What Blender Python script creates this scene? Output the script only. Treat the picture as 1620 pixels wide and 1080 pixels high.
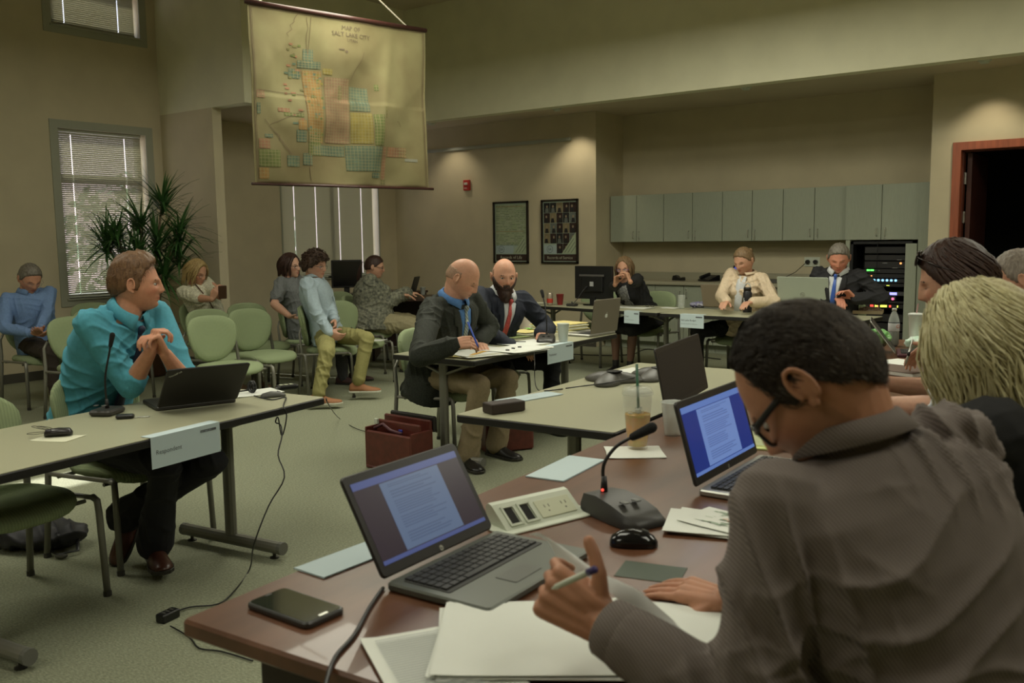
import bpy, math, random
import numpy as np
from mathutils import Vector, Matrix, noise as mnoise

for _o in list(bpy.data.objects):
    bpy.data.objects.remove(_o)
SC = bpy.context.scene
COL = SC.collection

# ------------------------------------------------------------------ camera
FPX, YAW, PIT, ROL, CH = 1443.8, -0.642696, 0.113306, -0.0130628, 1.47
_f = np.array([math.sin(YAW) * math.cos(PIT), math.cos(YAW) * math.cos(PIT), -math.sin(PIT)])
_r0 = np.array([math.cos(YAW), -math.sin(YAW), 0.0])
_u0 = np.cross(_r0, _f)
_r = math.cos(ROL) * _r0 + math.sin(ROL) * _u0
_u = -math.sin(ROL) * _r0 + math.cos(ROL) * _u0
CAMP = np.array([0.0, 0.0, CH])
cam_data = bpy.data.cameras.new('camera')
cam = bpy.data.objects.new('camera', cam_data)
COL.objects.link(cam)
cam_data.sensor_width = 36.0
cam_data.lens = FPX / 1620 * 36.0
cam_data.clip_start = 0.05
cam_data.clip_end = 200
cam_data.dof.use_dof = True
cam_data.dof.focus_distance = 6.2
cam_data.dof.aperture_fstop = 5.6
cam.matrix_world = Matrix(((_r[0], _u[0], -_f[0], 0), (_r[1], _u[1], -_f[1], 0), (_r[2], _u[2], -_f[2], CH), (0, 0, 0, 1)))
SC.camera = cam


def at(x, y, **k):
    """point seen at photo pixel (x, y), on the plane X=, Y= or Z=, or at camera depth D="""
    d = _f + (x - 810) / FPX * _r - (y - 540) / FPX * _u
    (a, v), = k.items()
    if a == 'D':
        return Vector(CAMP + d * v)
    i = 'XYZ'.index(a)
    return Vector(CAMP + d * ((v - CAMP[i]) / d[i]))


# ------------------------------------------------------------------ view, world, lights
vs = SC.view_settings
SC.display_settings.display_device = 'sRGB'
vs.view_transform = 'Standard'
vs.look = 'None'
vs.gamma = 1.0
vs.use_curve_mapping = False
vs.exposure = 0.0
SC.cycles.max_bounces = 6
SC.cycles.diffuse_bounces = 4
SC.cycles.transparent_max_bounces = 16
SC.cycles.caustics_reflective = False
SC.cycles.caustics_refractive = False
SC.cycles.sample_clamp_indirect = 3.0

w = bpy.data.worlds.new('world')
SC.world = w
w.use_nodes = True
wn = w.node_tree.nodes
bg = wn['Background']
sky = wn.new('ShaderNodeTexSky')
sky.sky_type = 'PREETHAM'
sky.turbidity = 3.0
_sd = Vector((-0.72, -0.12, 0.62)).normalized()
sky.sun_direction = _sd
w.node_tree.links.new(sky.outputs[0], bg.inputs['Color'])
bg.inputs['Strength'].default_value = 2.6


def area(name, loc, size, energy, color, rot=(0, 0, 0), size_y=None, spread=None):
    l = bpy.data.lights.new(name, 'AREA')
    l.energy = energy
    l.color = color
    l.shape = 'RECTANGLE'
    l.size = size
    l.size_y = size_y or size
    if spread:
        l.spread = spread
    o = bpy.data.objects.new(name, l)
    o.location = loc
    o.rotation_euler = rot
    COL.objects.link(o)
    return o


def spot(name, loc, tgt, energy, color, ang=60, blend=.5, rad=.03):
    l = bpy.data.lights.new(name, 'SPOT')
    l.energy = energy
    l.color = color
    l.spot_size = math.radians(ang)
    l.spot_blend = blend
    l.shadow_soft_size = rad
    o = bpy.data.objects.new(name, l)
    o.location = loc
    o.rotation_euler = (Vector(tgt) - Vector(loc)).to_track_quat('-Z', 'Y').to_euler()
    COL.objects.link(o)
    return o


LC = (1.0, 0.975, 0.80)
sun = bpy.data.lights.new('sun', 'SUN')
sun.energy = 14.0
sun.angle = math.radians(0.6)
sun.color = (1, 0.97, 0.92)
sun_o = bpy.data.objects.new('sun', sun)
sun_o.rotation_euler = (-_sd).to_track_quat('-Z', 'Y').to_euler()
COL.objects.link(sun_o)
# suspended fixtures of the tall room (above and behind the frame)
for _x, _y, _e in ((-5.3, 5.2, 62), (-6.0, 1.6, 40), (-2.6, 1.8, 34), (-3.2, 6.6, 62), (0.6, 6.6, 62), (1.2, 2.2, 32), (-2.5, -1.6, 30)):
    area('ceiling_light', (_x, _y, 3.62), 1.9, _e * 1.12, LC, size_y=1.0)
# recessed spots over the low ceiling
for _x, _e in ((-8.75, 13), (-6.62, 22), (-4.1, 3), (-1.72, 17)):
    spot('downlight', (_x, 10.02, 3.04), (_x + .02, 10.3, 1.2), _e, (1.0, .86, .62), 96, .75)

# ------------------------------------------------------------------ materials
def lin(c):
    return tuple(((x / 255) / 12.92 if x / 255 <= .04045 else ((x / 255 + .055) / 1.055) ** 2.4) for x in c)


MATS = {}


def mat(name, col, rough=.6, metal=0., noise=None, bump=None, emit=None, alpha=None, trans=None, spec=None,
        stripes=None, col2=None, attr=None, coat=None, sheen=None, obj=True, ior=None):
    """noise=(scale, amount), bump=(scale, strength[, stretch xyz]), stripes=(axis, scale, amount, bumpstrength)"""
    if name in MATS:
        return MATS[name]
    m = bpy.data.materials.new(name)
    m.use_nodes = True
    nt = m.node_tree
    N, L = nt.nodes, nt.links
    b = N['Principled BSDF']
    c = tuple(col) + (1,)
    b.inputs['Base Color'].default_value = c
    b.inputs['Roughness'].default_value = rough
    b.inputs['Metallic'].default_value = metal
    if spec is not None:
        b.inputs['Specular IOR Level'].default_value = spec
    if ior:
        b.inputs['IOR'].default_value = ior
    if coat:
        b.inputs['Coat Weight'].default_value = coat
    if sheen:
        b.inputs['Sheen Weight'].default_value = sheen
    if alpha is not None:
        b.inputs['Alpha'].default_value = alpha
    if trans is not None:
        b.inputs['Transmission Weight'].default_value = trans
    if emit:
        b.inputs['Emission Color'].default_value = tuple(emit[0]) + (1,)
        b.inputs['Emission Strength'].default_value = emit[1]
    tc = N.new('ShaderNodeTexCoord')
    src = tc.outputs['Object']
    colout = None
    if attr:
        a = N.new('ShaderNodeAttribute')
        a.attribute_name = attr
        colout = a.outputs['Color']
    if noise:
        t = N.new('ShaderNodeTexNoise')
        t.inputs['Scale'].default_value = noise[0]
        t.inputs['Detail'].default_value = 6
        L.new(src, t.inputs['Vector'])
        if len(noise) > 2:
            mp = N.new('ShaderNodeMapping')
            mp.inputs['Scale'].default_value = noise[2]
            L.new(src, mp.inputs['Vector'])
            L.new(mp.outputs[0], t.inputs['Vector'])
        rmp = N.new('ShaderNodeMapRange')
        rmp.inputs['From Min'].default_value = .3
        rmp.inputs['From Max'].default_value = .7
        rmp.inputs['To Min'].default_value = 0
        rmp.inputs['To Max'].default_value = 1
        L.new(t.outputs['Fac'], rmp.inputs['Value'])
        mx = N.new('ShaderNodeMix')
        mx.data_type = 'RGBA'
        L.new(rmp.outputs[0], mx.inputs[0])
        if col2 is not None:
            mx.inputs[6].default_value = c
            mx.inputs[7].default_value = tuple(col2) + (1,)
        elif colout is not None:
            ml = N.new('ShaderNodeVectorMath')
            ml.operation = 'SCALE'
            ml.inputs['Scale'].default_value = 1 - noise[1]
            L.new(colout, ml.inputs[0])
            L.new(colout, mx.inputs[7])
            L.new(ml.outputs[0], mx.inputs[6])
        else:
            mx.inputs[6].default_value = tuple(x * (1 - noise[1]) for x in col) + (1,)
            mx.inputs[7].default_value = tuple(min(1, x * (1 + noise[1])) for x in col) + (1,)
        colout = mx.outputs[2]
    hgt = None
    if stripes:
        wv = N.new('ShaderNodeTexWave')
        wv.wave_type = 'BANDS'
        wv.bands_direction = stripes[0]
        wv.inputs['Scale'].default_value = stripes[1]
        wv.inputs['Distortion'].default_value = stripes[4] if len(stripes) > 4 else 0
        wv.inputs['Detail'].default_value = 1
        L.new(src, wv.inputs['Vector'])
        hgt = (wv.outputs['Fac'], stripes[3])
        mx = N.new('ShaderNodeMix')
        mx.data_type = 'RGBA'
        mx.blend_type = 'MULTIPLY'
        L.new(wv.outputs['Fac'], mx.inputs[0])
        if colout is not None:
            L.new(colout, mx.inputs[6])
        else:
            mx.inputs[6].default_value = c
        k = 1 - stripes[2]
        mx.inputs[7].default_value = (k, k, k, 1)
        colout = mx.outputs[2]
    if colout is not None:
        L.new(colout, b.inputs['Base Color'])
    if bump:
        t = N.new('ShaderNodeTexNoise')
        t.inputs['Scale'].default_value = bump[0]
        t.inputs['Detail'].default_value = 5
        if len(bump) > 2:
            mp = N.new('ShaderNodeMapping')
            mp.inputs['Scale'].default_value = bump[2]
            L.new(src, mp.inputs['Vector'])
            L.new(mp.outputs[0], t.inputs['Vector'])
        else:
            L.new(src, t.inputs['Vector'])
        hgt = (t.outputs['Fac'], bump[1]) if hgt is None else hgt
    if hgt:
        bp = N.new('ShaderNodeBump')
        bp.inputs['Strength'].default_value = hgt[1]
        bp.inputs['Distance'].default_value = .004
        L.new(hgt[0], bp.inputs['Height'])
        L.new(bp.outputs[0], b.inputs['Normal'])
    MATS[name] = m
    return m


S = lin
wall_m = mat('wall_paint', (.58, .515, .355), .9, noise=(3, .05), bump=(180, .12))
header_m = mat('upper_wall_paint', (.73, .71, .52), .9, noise=(3, .05), bump=(180, .12))
ceil_m = mat('ceiling_paint', (.60, .52, .38), .95, noise=(2, .04))
trim_m = mat('window_trim_paint', (.36, .37, .29), .6)
base_m = mat('rubber_baseboard', (.075, .07, .055), .6)
carpet_m = mat('carpet', (.20, .215, .145), 1.0, noise=(70, .3, (1, 2.2, 1)), col2=(.37, .385, .265), bump=(200, 1.0, (1, 2, 1)))
laminate_m = mat('table_laminate', (.43, .425, .29), .38, noise=(300, .10))
edge_m = mat('black_table_edge', (.012, .011, .010), .5)
gmetal_m = mat('grey_painted_metal', (.23, .225, .19), .42, metal=.35)
steel_m = mat('satin_steel', (.5, .5, .45), .3, metal=.9)
dkmetal_m = mat('dark_metal', (.05, .047, .04), .4, metal=.5)
green_m = mat('green_ribbed_fabric', (.315, .385, .215), .95, stripes=('Y', 26, .16, .35, .3))
greenp_m = mat('green_chair_shell', (.315, .385, .215), .9, noise=(300, .08))
cab_m = mat('cabinet_laminate', (.34, .37, .285), .55, noise=(120, .05, (1, 1, .1)))
counter_m = mat('counter_laminate', (.36, .34, .24), .5, noise=(200, .08))
blackp_m = mat('black_plastic', (.010, .010, .010), .38)
blackg_m = mat('black_gloss', (.008, .008, .009), .12)
dgrey_m = mat('dark_grey_plastic', (.035, .033, .030), .45)
mgrey_m = mat('mid_grey_plastic', (.09, .09, .08), .45)
white_m = mat('white_paper', (.78, .80, .74), .85, noise=(8, .02))
cream_m = mat('cream_paper', (.74, .74, .56), .85)
yellow_m = mat('yellow_paper', (.66, .72, .30), .85)
manila_m = mat('manila_folder', (.70, .60, .24), .8)
orange_m = mat('orange_sticky_paper', (.85, .52, .14), .8)
blue_paper_m = mat('pale_blue_card', (.55, .66, .69), .8)
ink_m = mat('grey_ink', (.10, .11, .12), .9)
ink2_m = mat('faint_grey_ink', (.42, .44, .43), .9)
white_pl = mat('white_plastic', (.62, .66, .55), .45)
plastic_clear = mat('translucent_cup_plastic', (.80, .84, .80), .25, alpha=.42)
foam_m = mat('white_foam', (.78, .80, .74), .5)
glass_m = mat('window_glass', (.85, .93, .93), .05, alpha=.12)
wood_m = mat('red_brown_wood', (.100, .040, .018), .36, noise=(14, .2, (1, .12, 1)), col2=(.160, .068, .034), coat=.15)
wood_dark = mat('dark_wood_side', (.030, .013, .009), .5)
door_m = mat('stained_door_frame', (.33, .085, .035), .45, noise=(8, .2, (4, 4, .4)))
void_m = mat('unlit_room_shade', (.010, .010, .012), .9)  # darkness of the unlit room put into its wall colour


# ------------------------------------------------------------------ mesh helpers
def rotz(a):
    return Matrix.Rotation(a, 4, 'Z')


def fr(o, x, y, z):
    """matrix from origin and three axes"""
    return Matrix(((x[0], y[0], z[0], o[0]), (x[1], y[1], z[1], o[1]), (x[2], y[2], z[2], o[2]), (0, 0, 0, 1)))


def rrect(w, d, r, n=4, cx=0, cy=0):
    o = []
    r = min(r, w / 2 - 1e-5, d / 2 - 1e-5)
    for sx, sy, a0 in ((1, 1, 0), (-1, 1, 90), (-1, -1, 180), (1, -1, 270)):
        for i in range(n + 1):
            a = math.radians(a0 + 90 * i / n)
            o.append((cx + sx * (w / 2 - r) + r * math.cos(a), cy + sy * (d / 2 - r) + r * math.sin(a)))
    return o


class MB:
    def __init__(s):
        s.v = []
        s.f = []

    def add(s, v, f, M=None):
        b = len(s.v)
        if M is not None:
            v = [M @ Vector(p) for p in v]
        s.v += [tuple(p) for p in v]
        s.f += [tuple(i + b for i in q) for q in f]
        return s

    def box(s, c, d, M=None, R=None):
        x, y, z = d[0] / 2, d[1] / 2, d[2] / 2
        v = [Vector((a * x, b * y, e * z)) for a in (-1, 1) for b in (-1, 1) for e in (-1, 1)]
        if R is not None:
            v = [R @ p for p in v]
        v = [p + Vector(c) for p in v]
        return s.add(v, [(0, 1, 3, 2), (4, 6, 7, 5), (0, 4, 5, 1), (2, 3, 7, 6), (0, 2, 6, 4), (1, 5, 7, 3)], M)

    def prism(s, out, z0, z1, ch=0., M=None):
        """outline (list of xy) extruded, with chamfered rims ch"""
        n = len(out)
        cx = sum(p[0] for p in out) / n
        cy = sum(p[1] for p in out) / n

        def ins(k):
            r = []
            for i in range(n):
                x0, y0 = out[i - 1]
                x1, y1 = out[i]
                x2, y2 = out[(i + 1) % n]
                tx, ty = x2 - x0, y2 - y0
                l = math.hypot(tx, ty) or 1
                r.append((x1 - ty / l * k, y1 + tx / l * k))
            return r
        if ch:
            o2 = ins(ch)
            lv = [(o2, z0), (out, z0 + ch), (out, z1 - ch), (o2, z1)]
        else:
            lv = [(out, z0), (out, z1)]
        v = []
        for o, z in lv:
            v += [(x, y, z) for x, y in o]
        f = []
        for k in range(len(lv) - 1):
            for i in range(n):
                j = (i + 1) % n
                f.append((k * n + i, k * n + j, (k + 1) * n + j, (k + 1) * n + i))
        f.append(tuple(range(n))[::-1])
        f.append(tuple((len(lv) - 1) * n + i for i in range(n)))
        return s.add(v, f, M)

    def rbox(s, c, d, r=.01, ch=.003, M=None, n=3):
        T = Matrix.Translation(c)
        if M is not None:
            T = M @ T
        return s.prism(rrect(d[0], d[1], r, n), -d[2] / 2, d[2] / 2, min(ch, d[2] * .45), T)

    def lathe(s, prof, n=20, M=None, sx=1, sy=1):
        v = []
        for r, z in prof:
            for i in range(n):
                a = 2 * math.pi * i / n
                v.append((r * math.cos(a) * sx, r * math.sin(a) * sy, z))
        f = []
        for k in range(len(prof) - 1):
            for i in range(n):
                j = (i + 1) % n
                f.append((k * n + i, k * n + j, (k + 1) * n + j, (k + 1) * n + i))
        f.append(tuple(range(n))[::-1])
        f.append(tuple((len(prof) - 1) * n + i for i in range(n)))
        return s.add(v, f, M)

    def rings(s, R, M=None, closed=True):
        """list of rings (each same length list of points)"""
        n = len(R[0])
        v = [p for r in R for p in r]
        f = []
        for k in range(len(R) - 1):
            for i in range(n):
                j = (i + 1) % n
                f.append((k * n + i, k * n + j, (k + 1) * n + j, (k + 1) * n + i))
        if closed:
            f.append(tuple(range(n))[::-1])
            f.append(tuple((len(R) - 1) * n + i for i in range(n)))
        return s.add(v, f, M)

    def tube(s, path, r, n=8, flat=1.0, M=None, up=None):
        P = [Vector(p) for p in path]
        k = len(P)
        rad = r if isinstance(r, (list, tuple)) else [r] * k
        R = []
        prev = None
        for i in range(k):
            t = (P[min(i + 1, k - 1)] - P[max(i - 1, 0)])
            if t.length < 1e-9:
                t = Vector((0, 0, 1))
            t.normalize()
            if prev is None:
                a = Vector(up) if up else (Vector((0, 0, 1)) if abs(t.z) < .9 else Vector((1, 0, 0)))
            else:
                a = prev
            x = (a - t * a.dot(t))
            if x.length < 1e-6:
                x = t.orthogonal()
            x.normalize()
            prev = x
            y = t.cross(x)
            R.append([P[i] + x * (rad[i] * flat * math.cos(2 * math.pi * j / n)) + y * (rad[i] * math.sin(2 * math.pi * j / n)) for j in range(n)])
        return s.rings(R, M)

    def cone(s, p0, r0, p1, r1, n=12, M=None, sq=1.0, side=None):
        """round-ended tapered limb"""
        p0, p1 = Vector(p0), Vector(p1)
        t = (p1 - p0)
        L = t.length
        t = t / L if L > 1e-9 else Vector((0, 0, 1))
        x = Vector(side) if side is not None else (Vector((0, 0, 1)) if abs(t.z) < .9 else Vector((1, 0, 0)))
        x = (x - t * x.dot(t)).normalized()
        y = t.cross(x)
        R = []
        for a in (-88, -60, -30, 0):
            a = math.radians(a)
            R.append((p0 + t * (r0 * math.sin(a)), r0 * math.cos(a)))
        for a in (0, 30, 60, 88):
            a = math.radians(a)
            R.append((p1 + t * (r1 * math.sin(a)), r1 * math.cos(a)))
        return s.rings([[c + x * (q * sq * math.cos(2 * math.pi * j / n)) + y * (q * math.sin(2 * math.pi * j / n)) for j in range(n)] for c, q in R], M)

    def ell(s, c, r, M=None, R=None, n=16, m=10):
        c = Vector(c)
        v = []
        for k in range(1, m):
            a = math.pi * k / m
            for i in range(n):
                b = 2 * math.pi * i / n
                p = Vector((r[0] * math.sin(a) * math.cos(b), r[1] * math.sin(a) * math.sin(b), -r[2] * math.cos(a)))
                v.append((R @ p if R is not None else p) + c)
        return s.rings([v[k * n:(k + 1) * n] for k in range(m - 1)], M)

    def mesh(s, name='mesh', smooth=False, inv=None):
        me = bpy.data.meshes.new(name)
        v = s.v
        if inv is not None:
            v = [inv @ Vector(p) for p in v]
        me.from_pydata([tuple(p) for p in v], [], s.f)
        if smooth:
            me.shade_smooth()
        me.update()
        return me

    def build(s, name, m, parent=None, smooth=False, world=False, angle=None):
        inv = parent.matrix_basis.inverted() if (world and parent is not None) else None
        if inv is not None and parent.parent is not None:
            inv = (parent.parent.matrix_basis @ parent.matrix_basis).inverted()
        me = s.mesh(name, smooth, inv)
        if angle:
            me.shade_smooth()
            try:
                me.set_sharp_from_angle(angle=math.radians(angle))
            except Exception:
                pass
        o = bpy.data.objects.new(name, me)
        if isinstance(m, (list, tuple)):
            for x in m:
                me.materials.append(x)
        else:
            me.materials.append(m)
        COL.objects.link(o)
        if parent is not None:
            o.parent = parent
        return o


def tag(o, label=None, cat=None, group=None, kind=None):
    if label:
        o['label'] = label
    if cat:
        o['category'] = cat
    if group:
        o['group'] = group
    if kind:
        o['kind'] = kind
    return o


def curvy(P, k=4):
    P = [Vector(p) for p in P]
    Q = []
    for i in range(len(P) - 1):
        p0, p1, p2, p3 = P[max(i - 1, 0)], P[i], P[i + 1], P[min(i + 2, len(P) - 1)]
        for j in range(k):
            t = j / k
            Q.append(.5 * ((2 * p1) + (-p0 + p2) * t + (2 * p0 - 5 * p1 + 4 * p2 - p3) * t * t + (-p0 + 3 * p1 - 3 * p2 + p3) * t ** 3))
    return Q + [P[-1]]


def thing(name, label, cat, loc=(0, 0, 0), rz=0, group=None):
    o = bpy.data.objects.new(name, None)
    COL.objects.link(o)
    o.empty_display_size = .1
    o.location = loc
    o.rotation_euler = (0, 0, rz)
    o.matrix_basis = Matrix.Translation(loc) @ rotz(rz)
    return tag(o, label, cat, group)


def struct(name, mb, m, parent=None, smooth=False):
    o = mb.build(name, m, parent, smooth)
    if parent is None:
        o['kind'] = 'structure'
    return o


def copy_tree(o, parent=None):
    c = o.copy()
    COL.objects.link(c)
    c.parent = parent
    for ch in list(o.children):
        copy_tree(ch, c)
    return c


def text_geo(s, size, align='LEFT'):
    """flat lettering as verts/faces in the xy plane"""
    cu = bpy.data.curves.new('t', 'FONT')
    cu.body = s
    cu.size = size
    cu.align_x = align
    cu.resolution_u = 2
    o = bpy.data.objects.new('t', cu)
    COL.objects.link(o)
    dg = bpy.context.evaluated_depsgraph_get()
    me = bpy.data.meshes.new_from_object(o.evaluated_get(dg))
    v = [tuple(p.co) for p in me.vertices]
    f = [tuple(p.vertices) for p in me.polygons]
    bpy.data.objects.remove(o)
    bpy.data.meshes.remove(me)
    bpy.data.curves.remove(cu)
    return v, f


def txt(mb, s, size, M, align='LEFT'):
    v, f = text_geo(s, size, align)
    return mb.add(v, f, M)


def lines(mb, x0, x1, y0, y1, n, rnd, th=None, z=.0006, M=None, ragged=.25):
    """n printed text lines between y1 (top) and y0"""
    st = (y1 - y0) / n
    th = th or st * .4
    for i in range(n):
        y = y1 - st * (i + .5)
        e = x1 - (x1 - x0) * rnd.random() * ragged
        mb.add([(x0, y - th / 2, z), (e, y - th / 2, z), (e, y + th / 2, z), (x0, y + th / 2, z)], [(0, 1, 2, 3)], M)


def quad(mb, x0, y0, x1, y1, z=0, M=None):
    return mb.add([(x0, y0, z), (x1, y0, z), (x1, y1, z), (x0, y1, z)], [(0, 1, 2, 3)], M)
# ================================================================== THE ROOM
XW, YP, YC, YH, XH, ZS, ZL, ZC = -10.0, 10.39, 11.1, 8.96, -8.39, 2.97, 3.09, 4.40
YF, XE = 6.41, -8.98          # wing wall face and its free edge
XR, YB = 4.5, -4.0            # walls behind and beside the camera
rnd = random.Random(5)


def boxx(x0, x1, y0, y1, z0, z1, mb=None):
    mb = mb or MB()
    return mb.box(((x0 + x1) / 2, (y0 + y1) / 2, (z0 + z1) / 2), (x1 - x0, y1 - y0, z1 - z0))


struct('floor', boxx(XW - .3, XR + .3, YB - .3, YC + 2.2, -.1, 0), carpet_m)
struct('ceiling', boxx(XW - .3, XR + .3, YB - .3, YH + .2, ZC, ZC + .15), ceil_m)
struct('ceiling.001', boxx(XW - .3, XR + .3, YH + .12, YC + 2.2, ZL, ZL + .12), ceil_m)
# left wall with openings: lower window, upper window, far window, high window outside the frame
W1 = (5.16, 6.20, .86, 2.72)
W2 = (5.17, 6.20, 3.82, 4.30)
W3 = (8.17, 10.0, .93, 2.72)
W4 = (1.45, 2.35, 3.62, 4.16)
wl = MB()
ys = sorted({YB - .3, YC + 1.5} | {w_[0] for w_ in (W1, W2, W3, W4)} | {w_[1] for w_ in (W1, W2, W3, W4)})
zs = sorted({0, ZC + .1} | {w_[2] for w_ in (W1, W2, W3, W4)} | {w_[3] for w_ in (W1, W2, W3, W4)})
for a, b in zip(ys, ys[1:]):
    for c, d in zip(zs, zs[1:]):
        my, mz = (a + b) / 2, (c + d) / 2
        if any(q[0] < my < q[1] and q[2] < mz < q[3] for q in (W1, W2, W3, W4)):
            continue
        if a == ys[1] and False:
            pass
        boxx(XW - .22, XW, a, b, c, d, wl)
struct('wall_left', wl, wall_m)
struct('wall_wing', boxx(XW, XE, YF, YF + .12, 0, ZS), wall_m)
h = MB()
boxx(XW, XH, YF, YF + .16, ZS, ZC, h)
boxx(XH - .16, XH, YF + .16, YH + .16, ZS, ZC, h)
boxx(XH, XR + .3, YH, YH + .16, ZS, ZC, h)
struct('wall_header', h, header_m)
struct('ceiling.002', boxx(XW, XH - .16, YF + .16, YH + .2, ZL - .1, ZL + .02), ceil_m)
# far walls
XS, XRP = -6.37, -2.28        # recess with the cabinets between these
DX0, DX1, DZ = -1.99, -1.02, 2.30
struct('wall_back', boxx(XW, XS, YP, YC + .2, 0, ZL + .05), wall_m)
struct('wall_recess', boxx(XS, XRP, YC, YC + .2, 0, ZL + .05), wall_m)
struct('wall_pier', boxx(XRP, DX0 - .08, YP, YC + .2, 0, ZL + .05), wall_m)
struct('wall_over_door', boxx(DX0 - .08, DX1 + .08, YP, YP + .14, DZ + .08, ZL + .05), wall_m)
struct('wall_back_right', boxx(DX1 + .08, XR + .3, YP, YP + .14, 0, ZL + .05), wall_m)
struct('wall_right', boxx(XR, XR + .2, YB, YC, 0, ZC), wall_m)
struct('wall_front', boxx(XW, XR, YB - .2, YB, 0, ZC), wall_m)
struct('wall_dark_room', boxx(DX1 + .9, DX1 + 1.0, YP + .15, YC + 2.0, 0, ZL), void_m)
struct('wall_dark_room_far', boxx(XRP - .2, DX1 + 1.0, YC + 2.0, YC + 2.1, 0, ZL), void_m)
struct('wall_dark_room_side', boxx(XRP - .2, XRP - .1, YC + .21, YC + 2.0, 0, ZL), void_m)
# baseboards
struct('baseboard_left', boxx(XW, XW + .012, YB, YF, 0, .10), base_m)
struct('baseboard_left_far', boxx(XW, XW + .012, YF + .12, YP, 0, .10), base_m)
struct('baseboard_wing', boxx(XW + .012, XE, YF - .012, YF, 0, .10), base_m)
struct('baseboard_back', boxx(XW + .012, XS, YP - .012, YP, 0, .10), base_m)
struct('baseboard_back_right', boxx(XRP, DX0 - .09, YP - .012, YP, 0, .10), base_m)


# windows
def trimframe(y0, y1, z0, z1, wd, x=XW, pr=.012):
    m = MB()
    boxx(x, x + pr, y0 - wd, y0, z0 - wd, z1 + wd, m)
    boxx(x, x + pr, y1, y1 + wd, z0 - wd, z1 + wd, m)
    boxx(x, x + pr, y0, y1, z1, z1 + wd, m)
    boxx(x, x + pr, y0, y1, z0 - wd, z0, m)
    return m


slat_m = mat('blind_slat', (.40, .39, .29), .6)
_n = slat_m.node_tree
_tr = _n.nodes.new('ShaderNodeBsdfTranslucent')
_tr.inputs[0].default_value = (.45, .42, .30, 1)
_mxs = _n.nodes.new('ShaderNodeMixShader')
_mxs.inputs[0].default_value = .16
_n.links.new(_n.nodes['Principled BSDF'].outputs[0], _mxs.inputs[1])
_n.links.new(_tr.outputs[0], _mxs.inputs[2])
_n.links.new(_mxs.outputs[0], _n.nodes['Material Output'].inputs['Surface'])
cord_m = mat('pale_blind_cord', (.75, .8, .75), .7)


def window(n, q, cords, wd=.09, mull_y=None, mull_z=None, slats=True, gap=(.035, .0), tilt=50, gtop=.05):
    y0, y1, z0, z1 = q
    o = struct('window_%d' % n, trimframe(y0, y1, z0, z1, wd), trim_m)
    fm = MB()
    X0, X1 = XW - .20, XW - .14
    for (a, b, c, d) in ((y0, y0 + .04, z0, z1), (y1 - .04, y1, z0, z1), (y0, y1, z0, z0 + .04), (y0, y1, z1 - .04, z1)):
        boxx(X0, X1, a, b, c, d, fm)
    if mull_y:
        boxx(X0, X1, mull_y - .03, mull_y + .03, z0, z1, fm)
    if mull_z:
        boxx(X0, X1, y0, y1, mull_z - .045, mull_z + .045, fm)
    fm.build('window_frame', trim_m, o)
    boxx(XW - .175, XW - .17, y0, y1, z0, z1, MB()).build('pane', glass_m, o)
    boxx(XW - .22, XW + .03, y0 - .02, y1 + .02, z0 - .02, z0, MB()).build('window_sill', trim_m, o)
    if slats:
        s = MB()
        ya, yb = y0 + gap[1], y1 - gap[0]
        R = Matrix.Rotation(math.radians(-tilt), 3, 'Y')
        z = z1 - gtop
        holes = sorted(ya + (yb - ya) * c for c in cords)
        segs = [ya] + [e for hy in holes for e in (hy - .004, hy + .004)] + [yb]
        while z > z0 + .05:
            for a, b in zip(segs[::2], segs[1::2]):
                s.box((XW - .06, (a + b) / 2, z), (.025, b - a, .0012), R=R)
            z -= .0222
        so = s.build('blind_slats', slat_m, o)
        so['kind'] = 'stuff'
        boxx(XW - .085, XW - .04, ya, yb, z1 - .03, z1 - .002, MB()).build('blind_headrail', trim_m, o)
        boxx(XW - .072, XW - .048, ya, yb, z0 + .02, z0 + .04, MB()).build('blind_bottom_rail', trim_m, o)
        for hy in holes:
            c = MB()
            c.tube([(XW - .044, hy + .003, z1 - .02), (XW - .044, hy + .003, z0 + .03)], .0012, 5)
            c.build('blind_cord', cord_m, o)
    return o


window(1, W1, (.17, .80), mull_z=2.19)
window(2, W2, (.15, .80), slats=True, gap=(.03, .03))
window(3, W3, (.15, .37, .62, .87), wd=.02, mull_y=8.17 + .95, gap=(.06, 0), tilt=63)
window(4, W4, (), slats=False)

# outside: a tree behind the lower windows
tt = thing('tree', 'leafy tree growing outside behind the closed window blinds', 'tree', (-15.5, 10.4, -1.2))
MB().tube([(0, 0, 0), (.1, .05, 1.5), (0, .2, 3)], [.2, .15, .1], 10).build('trunk', mat('bark', (.06, .045, .03), .9, bump=(20, .5)), tt)
fo = MB()
for i in range(1400):
    a = rnd.random() * 6.28
    e = rnd.uniform(-1, 1)
    rr = rnd.uniform(.75, 1.0) * 1.7
    c = Vector((rr * math.cos(a) * math.sqrt(1 - e * e), rr * 1.5 * math.sin(a) * math.sqrt(1 - e * e), 2.6 + rr * e * .9))
    n = Vector((rnd.gauss(0, 1), rnd.gauss(0, 1), rnd.gauss(0, 1))).normalized()
    t = n.orthogonal().normalized() * .11
    u = n.cross(t).normalized() * .06
    fo.add([c - t, c + u, c + t, c - u], [(0, 1, 2, 3)])
fob = fo.build('foliage', mat('tree_leaves', (.13, .24, .08), .7), tt)
fob['kind'] = 'stuff'

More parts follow.
